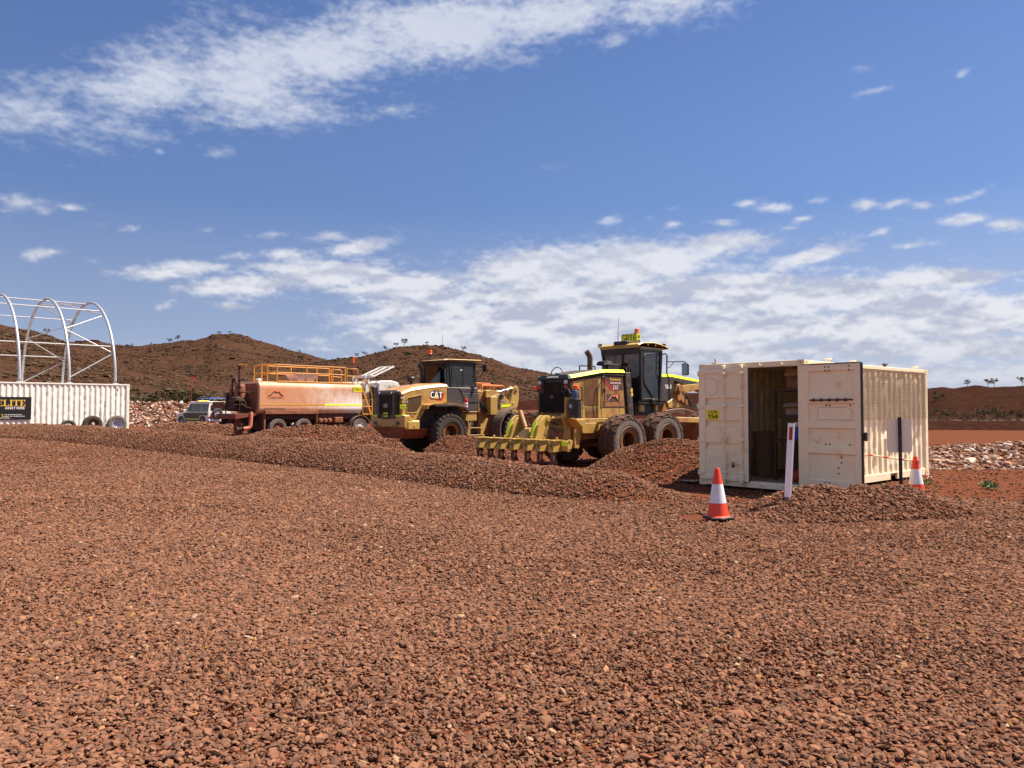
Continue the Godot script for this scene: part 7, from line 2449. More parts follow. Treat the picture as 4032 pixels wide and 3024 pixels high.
func water_truck() -> void:
	var at := W(-9.63, 45.32, 0.08)
	var o := thing("water_truck", "dusty white water tanker truck with yellow handrails on top", "truck", at, deg_to_rad(-43.0))
	var tm := StandardMaterial3D.new()
	tm.albedo_texture = tank_texture()
	tm.roughness = 0.55
	for s in [-1, 1]:
		for u in [0.0, -3.72, -5.26]:
			wheel(o, "wheel", u, 0.53, s * 1.04, 0.53, 0.34, 0.30, s, "road", M.white if u == 0.0 else M.dusty_truck)
		var gd := MB.new()
		var line := []
		for k in 13:
			var a := lerpf(deg_to_rad(172.0), deg_to_rad(18.0), k / 12.0)
			line.append(Vector2(cos(a) * 0.72, 0.50 + sin(a) * 0.70))
		band(gd, line, 0.04, s * 0.82, s * 1.24)
		part(o, "mudguard", gd, M.fender_grey)
	var ch := MB.new()
	for s in [-1, 1]: ch.box(V(-2.6, 0.95, s * 0.42), Vector3(0.09, 0.28, 10.0), 0.01)
	ch.box(V(-5.9, 0.75, 0), Vector3(1.5, 0.5, 0.8), 0.03)
	ch.box(V(-3.1, 1.14, 0), Vector3(2.0, 0.30, 6.2), 0.03)  # dark full-width box added for the darkness under the tank
	ch.box(V(-1.9, 0.85, 0), Vector3(1.3, 0.5, 1.6), 0.03)
	for u in [0.0, -3.72, -5.26]: ch.cyl(V(u, 0.53, -0.9), V(u, 0.53, 0.9), 0.13, 10)
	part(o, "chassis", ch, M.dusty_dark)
	var ring := rounded(1.20, 1.30, 3.0, 0.32)
	var small := rounded(1.12, 1.40, 2.90, 0.32)
	var tank := part(o, "tank", loft_uv([[-6.40, small], [-6.34, ring], [-4.2, ring], [-2.1, ring], [0.08, ring], [0.12, small]]), tm, "white tank caked in red dust towards its rear")
	var ends := MB.new()
	ends.prism(small, 0.09, 0.118, "rear")
	part(tank, "front_end", ends, M.white)
	var ends2 := MB.new()
	ends2.prism(small, -6.398, -6.36, "rear")
	part(tank, "rear_end", ends2, M.dusty_truck)
	var s1 := MB.new()
	s1.box(V(-4.4, 1.79, 1.203), Vector3(0.008, 0.075, 3.9))
	part(tank, "stripe", s1, M.stripe_dusty)
	var s2 := MB.new()
	s2.box(V(-1.16, 1.79, 1.203), Vector3(0.008, 0.075, 2.54))
	part(tank, "stripe", s2, M.hivis)
	var pl := MB.new()
	pl.box(V(-5.42, 2.37, 1.204), Vector3(0.006, 0.53, 1.04))
	var plate := part(tank, "company_panel", pl, M.panel_dust)
	for k in [[0.0, M.print_rose_dull, 0.022], [-0.05, M.ink_soft, 0.018]]:
		var mt := MB.new()
		var y: float = 2.40 + k[0]
		mt.tube([V(-5.84, y - 0.13, 1.206), V(-5.70, y - 0.05, 1.206), V(-5.58, y + 0.08, 1.206), V(-5.46, y + 0.11, 1.206), V(-5.36, y + 0.06, 1.206), V(-5.24, y + 0.10, 1.206), V(-5.14, y - 0.02, 1.206), V(-5.0, y - 0.13, 1.206)], k[2], 5)
		part(plate, "mountain_line", mt, k[1])
	words(plate, "lettering", "CONTRACTING", 0.075, M.print_brown, V(-5.42, 2.17, 1.208), RIGHT_FACE, 0.95)
	var dk := MB.new()
	dk.prism([Vector2(-6.0, 1.52), Vector2(-4.84, 1.52), Vector2(-4.92, 1.62), Vector2(-6.06, 1.62)], 1.196, 1.203, "side")
	part(tank, "dark_decal", dk, M.print_brown)
	var sk := MB.new()
	sk.box(V(-4.45, 1.385, 1.17), Vector3(0.20, 0.19, 3.2), 0.015)
	sk.box(V(-6.02, 0.80, 1.10), Vector3(0.14, 1.10, 0.10), 0.01)
	sk.box(V(-2.88, 1.10, 1.10), Vector3(0.14, 0.6, 0.06), 0.01)
	part(o, "wheel_arch_beam", sk, M.dusty_truck)
	var np := MB.new()
	np.box(V(-0.22, 2.69, 1.206), Vector3(0.008, 0.28, 0.66))
	var npl := part(tank, "number_plate", np, M.sign_yellow, "yellow number plate reading JEM603")
	words(npl, "lettering", "JEM603", 0.19, M.ink, V(-0.22, 2.69, 1.212), RIGHT_FACE, 0.80, "Droid Sans", 400)
	# top: walkway, hopper, hatch, rails
	var wk := MB.new()
	wk.box(V(-2.75, 3.03, 1.0), Vector3(0.10, 0.07, 4.9), 0.01)
	wk.box(V(-2.75, 3.03, -0.6), Vector3(0.10, 0.07, 4.9), 0.01)
	part(o, "walkway_edge", wk, M.rail)
	var hp := MB.new()
	hp.hexa([V(-3.9, 3.03, 0.2), V(-3.0, 3.03, 0.2), V(-3.0, 3.03, 0.9), V(-3.9, 3.03, 0.9), V(-4.15, 3.45, 0.0), V(-2.75, 3.45, 0.0), V(-2.75, 3.45, 1.08), V(-4.15, 3.45, 1.08)])
	part(o, "fill_hopper", hp, M.hopper)
	var ht := MB.new()
	ht.box(V(-0.55, 3.05, 0.4), Vector3(0.9, 0.12, 1.1), 0.02)
	ht.box(V(-6.15, 3.07, 0.7), Vector3(0.3, 0.16, 0.22), 0.04)
	part(o, "hatch", ht, M.white)
	for v in [1.0, -0.6]:
		for u in [-5.25, -3.45, -1.78, -0.95]:
			var po := MB.new()
			po.box(V(u, 3.49, v), Vector3(0.06, 0.90, 0.06), 0.008)
			part(o, "rail_post", po, M.rail)
		for y in [3.50, 3.92]:
			var ra := MB.new()
			ra.cyl(V(-5.28, y, v), V(-0.92, y, v), 0.028, 8)
			part(o, "rail_bar", ra, M.rail)
	for y in [3.50, 3.92]:
		var ra := MB.new()
		ra.tube([V(-5.28, y, 1.0), V(-5.75, y - 0.03, 0.9), V(-5.75, y - 0.03, -0.5), V(-5.28, y, -0.6)], 0.028, 8)
		part(o, "rail_bar", ra, M.rail)
	for v in [0.9, -0.5]:
		var po := MB.new()
		po.box(V(-5.75, 3.45, v), Vector3(0.05, 0.86, 0.05), 0.008)
		part(o, "rail_post", po, M.rail)
	var gt := MB.new()
	for v in [1.0, -0.6]:
		gt.tube([V(-0.82, 3.04, v), V(-0.82, 3.88, v), V(-0.14, 3.86, v), V(-0.10, 3.82, v), V(-0.10, 3.04, v)], 0.03, 8)
		gt.cyl(V(-0.82, 3.45, v), V(-0.10, 3.44, v), 0.026, 8)
	part(o, "gate", gt, M.rail)
	# ladder between tank and cab
	var ld := MB.new()
	ld.tube([V(0.16, 2.95, 1.10), V(0.22, 3.22, 1.10), V(0.50, 3.20, 1.10), V(0.86, 2.40, 1.10), V(0.88, 1.25, 1.10)], 0.03, 8)
	for v in [0.62, 1.10]:
		ld.box(V(0.52, 1.95, v), Vector3(0.03, 1.75, 0.12), 0.006, Basis(Vector3.RIGHT, 0.40))
		ld.tube([V(0.22, 1.25, v), V(0.22, 2.10, v), V(0.90, 2.12, v), V(0.90, 1.25, v), V(0.22, 1.25, v)], 0.03, 7)
		ld.cyl(V(0.22, 1.70, v), V(0.90, 1.70, v), 0.026, 7)
	part(o, "ladder", ld, M.rail)
	for k in 5:
		var st := MB.new()
		st.box(V(0.28 + k * 0.12, 2.50 - k * 0.29, 0.86), Vector3(0.50, 0.03, 0.14), 0.005)
		part(o, "ladder_step", st, M.rail)
	# side fittings
	for k in 3:
		var tk := MB.new()
		tk.lathe(V(-2.60 + k * 0.30, 0.92, 0.75), V(0, 0, 1), [Vector2(0, 0), Vector2(0.13, 0), Vector2(0.13, 0.36), Vector2(0.10, 0.42), Vector2(0, 0.44)], 16)
		part(o, "air_tank", tk, M.dusty_truck)
	var bx := MB.new()
	bx.box(V(-1.45, 0.95, 1.0), Vector3(0.34, 0.30, 0.55), 0.02)
	for k in 4: bx.box(V(-1.64 + k * 0.13, 0.95, 1.175), Vector3(0.012, 0.27, 0.05), 0.004)
	part(o, "battery_box", bx, M.dusty_truck)
	truck_rear(o)
	truck_cab(o)

func truck_rear(o: Node3D) -> void:
	var bp := MB.new()
	bp.box(V(-7.55, 1.17, 0.02), Vector3(2.1, 0.27, 0.10), 0.02)
	bp.prism([Vector2(-7.60, 1.03), Vector2(-6.35, 1.24), Vector2(-6.35, 1.32), Vector2(-7.60, 1.32)], 1.0, 1.08, "side", 0.01)
	part(o, "rear_platform", bp, M.rust_red)
	var pf := MB.new()
	pf.box(V(-6.95, 1.29, 0.0), Vector3(2.0, 0.05, 1.2), 0.01)
	part(o, "platform_deck", pf, M.dusty_dark)
	var lg := MB.new()
	lg.box(V(-7.2, 0.62, 0.55), Vector3(0.34, 1.0, 0.30), 0.02, Basis(Vector3.RIGHT, 0.10))
	part(o, "spray_leg", lg, M.rust_red)
	var fl := MB.new()
	fl.box(V(-6.1, 0.75, 0.75), Vector3(0.6, 1.0, 0.06), 0.01)
	part(o, "mud_flap", fl, M.dusty_dark)
	var pi := MB.new()
	pi.tube([V(-6.75, 1.40, 1.05), V(-6.75, 1.20, 1.08), V(-6.78, 0.72, 1.08), V(-6.84, 0.60, 1.08), V(-6.98, 0.56, 1.06), V(-7.14, 0.55, 1.02)], 0.10, 14)
	part(o, "suction_pipe", pi, M.pipe_pink)
	var cf := MB.new()
	cf.cyl(V(-7.12, 0.55, 1.03), V(-7.40, 0.54, 0.98), 0.075, 12)
	cf.lathe(V(-7.14, 0.55, 1.03), V(-1, 0, -0.1), [Vector2(0.10, 0), Vector2(0.125, 0.01), Vector2(0.125, 0.04), Vector2(0.09, 0.05)], 14)
	cf.lathe(V(-7.36, 0.54, 0.98), V(-1, -0.1, -0.3), [Vector2(0.07, 0), Vector2(0.15, 0.08), Vector2(0.16, 0.10), Vector2(0, 0.10)], 14)
	part(o, "suction_nozzle", cf, M.dusty_dark)
	for k in [[-6.85, -0.55, 0.24, 2.72], [-6.85, 0.10, 0.26, 2.86]]:
		var t := MB.new()
		t.lathe(V(k[0], 1.45, k[1]), Vector3.UP, [Vector2(0, 0), Vector2(k[2], 0.0), Vector2(k[2], k[3] - 1.55), Vector2(k[2] * 0.8, k[3] - 1.46), Vector2(0, k[3] - 1.45)], 18)
		part(o, "foam_tank", t, M.dusty_truck)
	var eng := MB.new()
	eng.box(V(-6.9, 1.75, -0.1), Vector3(1.0, 0.62, 0.7), 0.05)
	eng.box(V(-7.1, 2.05, 0.35), Vector3(0.5, 0.3, 0.5), 0.05)
	eng.cyl(V(-7.25, 1.6, -0.5), V(-7.25, 1.6, 0.6), 0.13, 12)
	eng.box(V(-7.05, 2.0, -0.75), Vector3(0.24, 0.8, 0.3), 0.04)
	part(o, "pump_engine", eng, M.dusty_dark)
	var pp := MB.new()
	pp.tube([V(-7.0, 1.7, 0.30), V(-7.0, 2.9, 0.30), V(-7.0, 3.45, 0.30), V(-7.0, 3.62, 0.30)], 0.055, 10)
	pp.tube([V(-7.05, 1.7, -0.32), V(-7.05, 3.02, -0.32), V(-7.05, 3.14, -0.24), V(-7.05, 3.17, -0.12), V(-7.05, 3.10, 0.02), V(-7.05, 2.9, 0.04)], 0.075, 10)
	for y in [2.35, 2.70, 3.05]: pp.lathe(V(-7.0, y, 0.30), Vector3.UP, [Vector2(0.05, 0), Vector2(0.09, 0.0), Vector2(0.09, 0.04), Vector2(0.05, 0.04)], 12)
	pp.tube([V(-7.05, 2.2, -0.9), V(-7.05, 2.2, 0.6)], 0.03, 7)
	pp.tube([V(-7.0, 2.45, 0.35), V(-6.7, 2.42, 0.7), V(-6.5, 2.40, 0.8)], 0.04, 7)
	part(o, "pump_pipes", pp, M.dusty_dark)
	var mo := MB.new()
	mo.box(V(-7.0, 3.72, 0.30), Vector3(0.14, 0.20, 0.14), 0.03)
	mo.cyl(V(-7.0, 3.82, 0.05), V(-7.0, 3.82, 0.30), 0.045, 10)
	part(o, "water_monitor", mo, M.dusty_dark)
	var noz := MB.new()
	noz.cyl(V(-7.0, 3.84, 0.28), V(-6.85, 3.84, 0.75), 0.045, 10, 0.030)
	part(o, "monitor_nozzle", noz, M.rail)
	var hr := MB.new()
	hr.lathe(V(-7.25, 1.78, 0.80), V(-0.4, 0.1, 0.9), [Vector2(0.32, 0), Vector2(0.34, 0.02), Vector2(0.32, 0.04)], 24)
	hr.lathe(V(-7.2, 1.78, 0.55), V(-0.4, 0.1, 0.9), [Vector2(0.20, 0), Vector2(0.20, 0.26)], 20)
	hr.tube([V(-7.28, 2.02, 0.86), V(-7.28, 1.5, 0.86)], 0.02, 6)
	hr.tube([V(-7.50, 1.78, 0.75), V(-7.05, 1.78, 0.95)], 0.02, 6)
	hr.tube([V(-7.2, 1.85, 0.85), V(-7.0, 1.68, 1.0), V(-6.75, 1.58, 1.05)], 0.03, 6)
	part(o, "hose_reel", hr, M.dusty_dark)
	var fa := MB.new()
	fa.box(V(-7.3, 1.85, -0.55), Vector3(0.05, 1.1, 0.05), 0.006)
	fa.box(V(-7.5, 1.62, -0.95), Vector3(1.1, 0.05, 0.12), 0.006)
	fa.box(V(-7.5, 1.92, -0.95), Vector3(1.1, 0.05, 0.12), 0.006)
	for k in 4: fa.box(V(-7.5, 1.77, -1.48 + k * 0.36), Vector3(0.05, 0.34, 0.14), 0.01)
	part(o, "light_frame", fa, M.dusty_truck)
	for k in [-1.30, -0.94, -0.60]:
		var li := MB.new()
		li.box(V(-7.56, 1.77, k), Vector3(0.26, 0.24, 0.06), 0.03)
		part(o, "tail_light", li, M.rust_red)

func truck_cab(o: Node3D) -> void:
	var cb := MB.new()
	cb.prism([Vector2(1.25, 1.0), Vector2(3.05, 1.0), Vector2(3.10, 1.9), Vector2(2.95, 2.9), Vector2(2.75, 3.16), Vector2(2.3, 3.26), Vector2(1.45, 3.24), Vector2(1.25, 3.10)], -1.20, 1.20, "side", 0.06)
	var cab := part(o, "cab", cb, M.white)
	var rw := MB.new()
	rw.prism([Vector2(-0.95, 2.15), Vector2(0.95, 2.15), Vector2(0.85, 2.85), Vector2(-0.85, 2.85)], 1.236, 1.244, "rear")
	part(cab, "rear_window", rw, M.tint_dark)
	for s in [-1, 1]:
		var sw := MB.new()
		sw.prism([Vector2(2.0, 2.15), Vector2(2.95, 2.12), Vector2(2.82, 2.85), Vector2(2.0, 2.88)], minf(s * 1.19, s * 1.206), maxf(s * 1.19, s * 1.206), "side")
		part(cab, "side_window", sw, M.tint_dark)
		var dl := MB.new()
		dl.tube([V(1.9, 1.15, s * 1.203), V(1.9, 2.95, s * 1.203), V(2.85, 2.92, s * 1.203)], 0.008, 5)
		part(cab, "door_seam", dl, M.ink_soft)
	var ai := MB.new()
	ai.box(V(1.08, 2.05, 0.95), Vector3(0.36, 1.7, 0.30), 0.06)
	ai.box(V(1.06, 1.35, 0.0), Vector3(1.6, 0.6, 0.25), 0.03)
	part(o, "air_intake", ai, M.black)
	# white rack over the cab
	var rk := MB.new()
	for s in [-1, 1]: rk.prism([Vector2(0.80, 1.3), Vector2(0.98, 1.3), Vector2(0.98, 3.55), Vector2(0.70, 3.55)], s * 0.62 - 0.06, s * 0.62 + 0.06, "side", 0.01)
	rk.box(V(0.90, 3.48, 0.2), Vector3(1.8, 0.16, 0.14), 0.015)
	part(o, "rack_stand", rk, M.white_rack)
	var q := Basis(Vector3.RIGHT, 0.40)
	for v in [-0.25, 0.42, 1.10]:
		var bm := MB.new()
		bm.box(V(1.72, 3.79, v), Vector3(0.06, 0.09, 1.66), 0.008, q)
		part(o, "rack_beam", bm, M.white_rack)
	for u in [0.96, 2.48]:
		var bm := MB.new()
		bm.box(V(u, 3.79 + (u - 1.72) * 0.423, 0.42), Vector3(1.40, 0.09, 0.06), 0.008, q)
		part(o, "rack_beam", bm, M.white_rack)
	var wn := MB.new()
	wn.cyl(V(0.95, 3.63, -0.45), V(0.95, 3.63, -0.15), 0.09, 10)
	part(o, "winch", wn, M.rust)
	var fp := MB.new()
	fp.cyl(V(1.0, 3.4, -0.95), V(1.0, 4.75, -0.95), 0.012, 6)
	var pole := part(o, "whip_aerial", fp, M.red_paint)
	var fg := MB.new()
	fg.box(V(1.02, 4.55, -0.95), Vector3(0.03, 0.38, 0.10), 0.01)
	part(pole, "flag", fg, M.flag)

func truck_materials() -> void:
	M.stripe_dusty = worn(tex(0.03, [0.0, 0.5, 1.0], pal([[214, 170, 40], [204, 150, 60], [190, 130, 76]]), 72), 0.6, 1.0)
	M.panel_dust = plain(rgb8(198, 128, 88), 0.7)
	M.print_rose_dull = plain(rgb8(172, 84, 62), 0.7)
	M.print_brown = plain(rgb8(118, 84, 62), 0.7)
	M.hopper = worn(tex(0.01, [0.0, 0.5, 1.0], pal([[236, 228, 222], [230, 218, 210], [214, 192, 178]]), 73), 0.6, 0.8)
	M.rust_red = worn(tex(0.02, [0.0, 0.5, 1.0], pal([[92, 40, 30], [112, 50, 38], [134, 72, 52]]), 74), 0.7, 1.0)
	M.pipe_pink = worn(tex(0.02, [0.0, 0.5, 1.0], pal([[186, 104, 76], [200, 118, 90], [176, 98, 72]]), 75), 0.7, 1.0)
	M.screen_dark = worn(tex(0.03, [0.0, 0.5, 1.0], pal([[66, 50, 28], [80, 60, 34], [96, 70, 42]]), 76), 0.5, 1.5)
	M.white_rack = plain(rgb8(206, 204, 200), 0.5)
	M.silver = plain(rgb8(196, 200, 206), 0.35, 0.3)

# ---------------------------------------------------------------- station wagon
func wagon() -> void:
	var o := thing("wagon", "white four wheel drive wagon with dark decals and spare wheel", "car", W(-23.19, 58.0, 0.2), deg_to_rad(52.0))
	for s in [-1, 1]:
		for u in [-1.25, 1.55]:
			wheel(o, "wheel", u, 0.40, s * 0.80, 0.40, 0.26, 0.21, s, "road", M.silver)
	var bd := MB.new()
	bd.prism([Vector2(-2.10, 0.50), Vector2(-1.72, 0.46), Vector2(-1.70, 0.75), Vector2(-1.45, 0.92), Vector2(-1.05, 0.92), Vector2(-0.80, 0.75), Vector2(-0.76, 0.42), Vector2(1.08, 0.42), Vector2(1.10, 0.75), Vector2(1.36, 0.92), Vector2(1.74, 0.92), Vector2(2.0, 0.75), Vector2(2.02, 0.50), Vector2(2.35, 0.50), Vector2(2.38, 0.95), Vector2(2.30, 1.08), Vector2(1.05, 1.18), Vector2(-2.10, 1.16)], -0.92, 0.92, "side", 0.03)
	var body := part(o, "body", bd, M.white)
	var ca := MB.new()
	ca.hexa([V(-2.10, 1.16, -0.92), V(1.05, 1.16, -0.92), V(1.05, 1.16, 0.92), V(-2.10, 1.16, 0.92), V(-2.05, 1.88, -0.80), V(0.50, 1.88, -0.80), V(0.50, 1.88, 0.80), V(-2.05, 1.88, 0.80)])
	part(o, "cabin", ca, M.white)
	var rf := MB.new()
	rf.box(V(-0.78, 1.93, 0), Vector3(1.66, 0.10, 2.62), 0.04)
	part(o, "roof", rf, M.white_box)
	for s in [-1, 1]:
		var g := MB.new()
		for k in [[-2.02, -1.12], [-1.05, -0.02], [0.05, 0.88]]:
			var f := 0.30 if k[1] > 0.5 else 0.0
			g.hexa([V(k[0], 1.22, s * 0.915), V(k[1] + 0.02, 1.22, s * 0.915), V(k[1] + 0.02, 1.22, s * 0.90), V(k[0], 1.22, s * 0.90), V(k[0], 1.80, s * 0.822), V(k[1] - f, 1.80, s * 0.822), V(k[1] - f, 1.80, s * 0.80), V(k[0], 1.80, s * 0.80)])
		part(o, "side_windows", g, M.tint_dark)
		var dc := MB.new()
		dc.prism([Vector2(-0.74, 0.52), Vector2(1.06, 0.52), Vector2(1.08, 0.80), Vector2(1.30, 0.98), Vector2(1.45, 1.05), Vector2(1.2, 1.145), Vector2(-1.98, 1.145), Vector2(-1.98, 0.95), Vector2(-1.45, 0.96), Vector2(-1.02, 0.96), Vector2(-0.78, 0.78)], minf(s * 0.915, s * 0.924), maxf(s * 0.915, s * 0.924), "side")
		part(o, "decal_with_shade", dc, M.grey_dark)  # dark decal stretched along the side; the flank's shade is in its colour
		var st := MB.new()
		st.box(V(0.15, 0.68, s * 0.924), Vector3(0.01, 0.07, 1.7))
		part(o, "reflective_stripe", st, M.hivis_shade)
		for k in 3:
			var sl := MB.new()
			sl.prism([Vector2(-1.6 + k * 0.7, 0.95), Vector2(-1.55 + k * 0.7, 0.95), Vector2(-1.15 + k * 0.7, 1.14), Vector2(-1.25 + k * 0.7, 1.14)], minf(s * 0.92, s * 0.928), maxf(s * 0.92, s * 0.928), "side")
			part(o, "decal_slash", sl, M.decal_tan)
		var fl := MB.new()
		var line := []
		for k in 11:
			var a := lerpf(PI, 0.0, k / 10.0)
			line.append(Vector2(1.55 + cos(a) * 0.50, 0.48 + sin(a) * 0.48))
		band(fl, line, 0.04, s * 0.88, s * 0.98)
		part(o, "wheel_flare", fl, M.silver)
		var mi := MB.new()
		mi.box(V(0.98, 1.28, s * 1.05), Vector3(0.18, 0.24, 0.10), 0.03)
		part(o, "mirror", mi, M.silver)
	var ws := MB.new()
	ws.hexa([V(1.02, 1.20, -0.82), V(1.06, 1.20, -0.82), V(1.06, 1.20, 0.82), V(1.02, 1.20, 0.82), V(0.53, 1.82, -0.74), V(0.57, 1.82, -0.74), V(0.57, 1.82, 0.74), V(0.53, 1.82, 0.74)])
	part(o, "windscreen", ws, M.tint_dark)
	var rw := MB.new()
	rw.prism([Vector2(-0.74, 1.30), Vector2(0.74, 1.30), Vector2(0.68, 1.74), Vector2(-0.68, 1.74)], -2.10, -2.085, "rear")
	part(o, "rear_window", rw, M.tint_dark)
	var sp := MB.new()
	sp.lathe(V(-2.12, 1.08, -0.28), V(-1, 0, 0), [Vector2(0.18, 0.02), Vector2(0.24, 0.0), Vector2(0.34, 0.0), Vector2(0.40, 0.05), Vector2(0.40, 0.20), Vector2(0.36, 0.25), Vector2(0.24, 0.25), Vector2(0.20, 0.20)], 28)
	var sw := part(o, "spare_wheel", sp, M.rubber)
	var sr := MB.new()
	sr.lathe(V(-2.26, 1.08, -0.28), V(-1, 0, 0), [Vector2(0.20, 0.06), Vector2(0.18, 0.02), Vector2(0.08, 0.04), Vector2(0.06, 0.07), Vector2(0, 0.08)], 20)
	part(sw, "rim", sr, M.silver)
	var bu := MB.new()
	bu.box(V(-2.14, 0.60, 0), Vector3(1.86, 0.20, 0.14), 0.03)
	part(o, "rear_bumper", bu, M.silver)
	for s in [-1, 1]:
		var tl := MB.new()
		tl.box(V(-2.12, 0.80, s * 0.76), Vector3(0.26, 0.14, 0.04), 0.01)
		part(o, "tail_light", tl, M.red_lens)
	var rk := MB.new()
	for s in [-1, 1]:
		rk.tube([V(-1.9, 1.98, s * 0.7), V(-1.9, 2.22, s * 0.7), V(-0.2, 2.22, s * 0.7), V(-0.2, 1.98, s * 0.7)], 0.025, 7)
	for u in [-1.9, -1.0, -0.2]: rk.cyl(V(u, 2.22, -0.7), V(u, 2.22, 0.7), 0.025, 7)
	part(o, "roof_rack", rk, M.blue_paint)
	var be := MB.new()
	be.box(V(0.15, 2.02, 0.0), Vector3(0.9, 0.09, 0.22), 0.03)
	part(o, "light_bar", be, M.print_amber_bar)
	var wp := MB.new()
	wp.cyl(V(0.5, 1.9, -0.75), V(0.5, 3.9, -0.75), 0.012, 6)
	var pole := part(o, "whip_aerial", wp, M.red_paint)
	var fg := MB.new()
	fg.prism([Vector2(0.5, 3.86), Vector2(0.22, 3.82), Vector2(0.22, 3.70), Vector2(0.5, 3.58)], -0.76, -0.735, "side")
	part(pole, "flag", fg, M.flag)

# ---------------------------------------------------------------- shelter on the left
func shelter() -> void:
	M.decal_tan = plain(rgb8(150, 140, 96), 0.6)
	M.print_amber_bar = plain(rgb8(250, 196, 30), 0.4)
	var turn := deg_to_rad(-46.0)
	var base := W(-32.49, 38.41, 0.23)
	var L := 12.19
	var c := thing("shipping_container", "long white shipping container with black hire banner under arched frame", "container", base, turn)
	steel_box(c, L, 2.896, M.white_box, M.white_box, 0.05, false)
	var hn := MB.new()
	for y in [0.5, 1.2, 1.9, 2.6]: hn.box(V(L - 0.01, y, 1.17), Vector3(0.08, 0.10, 0.05), 0.01)
	part(c, "hinge_lugs", hn, M.white_box)
	var lk := MB.new()
	lk.box(V(L - 0.62, 2.60, 1.215), Vector3(0.03, 0.14, 0.09), 0.01)
	part(c, "vent_cover", lk, M.white_box)
	# banner
	var t := Transform3D(Basis(Vector3.UP, turn), base)
	var b := thing("banner", "black hire banner with gold and white lettering on white container", "banner", base, turn)
	var bp := MB.new()
	bp.box(V(5.35, 1.45, 1.232), Vector3(0.012, 1.24, 3.5), 0.003)
	part(b, "sheet", bp, M.ink)
	words(b, "lettering", "ELITE", 0.33, M.print_gold, V(6.14, 1.72, 1.243), RIGHT_FACE, 0.98, "Droid Serif")
	words(b, "lettering", "ASSET HIRE", 0.13, M.print_white, V(6.33, 1.46, 1.243), RIGHT_FACE, 0.95)
	for k in [[5.35, 1.10, "CIVIL & SUPPORT"], [6.25, 1.10, "DUST MANAGEMENT PACKAGES"], [5.30, 1.01, "OPERATOR TRAINING"], [6.32, 1.01, "MINING, CIVIL & CRUSHING SUPPORT"], [5.62, 0.92, "SERVICE & MAINTENANCE PERSONNEL"]]:
		words(b, "lettering", k[2], 0.045, M.print_white, V(k[0], k[1], 1.243), RIGHT_FACE, 0.85)
	for k in [[5.74, 1.10], [5.77, 1.01]]:
		var sq := MB.new()
		sq.box(V(k[0], k[1], 1.242), Vector3(0.008, 0.06, 0.06))
		part(b, "bullet", sq, M.print_gold)
	var dm := MB.new()
	dm.prism([Vector2(5.18, 1.40), Vector2(5.32, 1.52), Vector2(5.42, 1.40), Vector2(5.30, 1.26)], 1.239, 1.246, "side")
	part(b, "cog_corner", dm, M.print_gold)
	# the far container carries the other feet
	var far := t * V(0, 0, -9.6)
	var c2 := thing("shipping_container", "white shipping container hidden behind the long bannered one", "container", far, turn)
	steel_box(c2, L, 2.896, M.white_box, M.white_box, 0.0, false)
	# arches, purlins, braces
	var o := thing("shelter_frame", "bare arched steel shelter frame standing on the white containers", "shelter", base, turn)
	var y0 := 2.93
	var mid := -4.8
	var R := 5.75
	var rise := 5.35
	var pt := func(u: float, deg: float, k := 1.0) -> Vector3:
		var a := deg_to_rad(deg)
		return V(u, y0 + sin(a) * rise * k, mid + cos(a) * R * k)
	var us := [L - 0.72, L - 3.17, L - 5.62, L - 8.07, L - 10.5]
	for u in us:
		var a := MB.new()
		var pts := []
		for k in 33: pts.append(pt.call(u, lerpf(1.5, 178.5, k / 32.0)))
		a.tube(pts, 0.078, 10)
		var arch := part(o, "arch", a, M.galv)
		for deg in [1.5, 178.5]:
			var f := MB.new()
			var p: Vector3 = pt.call(u, deg)
			f.box(p - Vector3(0, 0.16, 0), Vector3(0.20, 0.04, 0.30), 0.005)
			f.box(p - Vector3(0, 0.08, 0), Vector3(0.05, 0.16, 0.10), 0.005)
			part(arch, "foot_plate", f, M.galv)
	for i in us.size() - 1:
		for deg in [25.0, 60.0, 90.0, 122.0, 157.0]:
			var p := MB.new()
			p.cyl(pt.call(us[i], deg, 0.985), pt.call(us[i + 1], deg, 0.985), 0.030, 8)
			part(o, "purlin", p, M.galv)
	var zig := [[1, 3.0], [0, 20.0], [1, 37.0], [0, 54.0], [1, 76.0], [0, 90.0], [1, 104.0], [0, 126.0], [1, 143.0], [0, 160.0], [1, 177.0]]
	for i in zig.size() - 1:
		var p := MB.new()
		p.cyl(pt.call(us[zig[i][0]], zig[i][1], 0.985), pt.call(us[zig[i + 1][0]], zig[i + 1][1], 0.985), 0.032, 8)
		part(o, "brace", p, M.galv)
	# tyres leaning on the container, a steel stake
	var say := ["small black tyre leaning on the white container, leftmost of three", "worn tyre with rusty inner rim, middle of three by white container", "grey wheel with tyre nearest the white container's right corner"]
	for k in 3:
		var q: Array = [[L - 3.30, 0.41, 0.30], [L - 2.05, 0.53, 0.5], [L - 0.75, 0.53, 0.8]][k]
		var at := t * V(q[0], -0.03, 1.42)
		var ty := thing("tyre", say[k], "tyre", at, turn, "tyres beside the white container")
		var r: float = q[1]
		var m := MB.new()
		var w := 0.15
		var ri := r * 0.55
		m.lathe(V(0, r, 0), V(0, 0, 1), [Vector2(ri, -w * 0.7), Vector2(ri + 0.02, -w * 0.9), Vector2(lerpf(ri, r, 0.5), -w), Vector2(r - 0.03, -w * 0.9), Vector2(r, -w * 0.6), Vector2(r, w * 0.6), Vector2(r - 0.03, w * 0.9), Vector2(lerpf(ri, r, 0.5), w), Vector2(ri + 0.02, w * 0.9), Vector2(ri, w * 0.7), Vector2(ri, -w * 0.7)], 36)
		part(ty, "casing", m, M.rubber if k < 2 else M.sidewall)
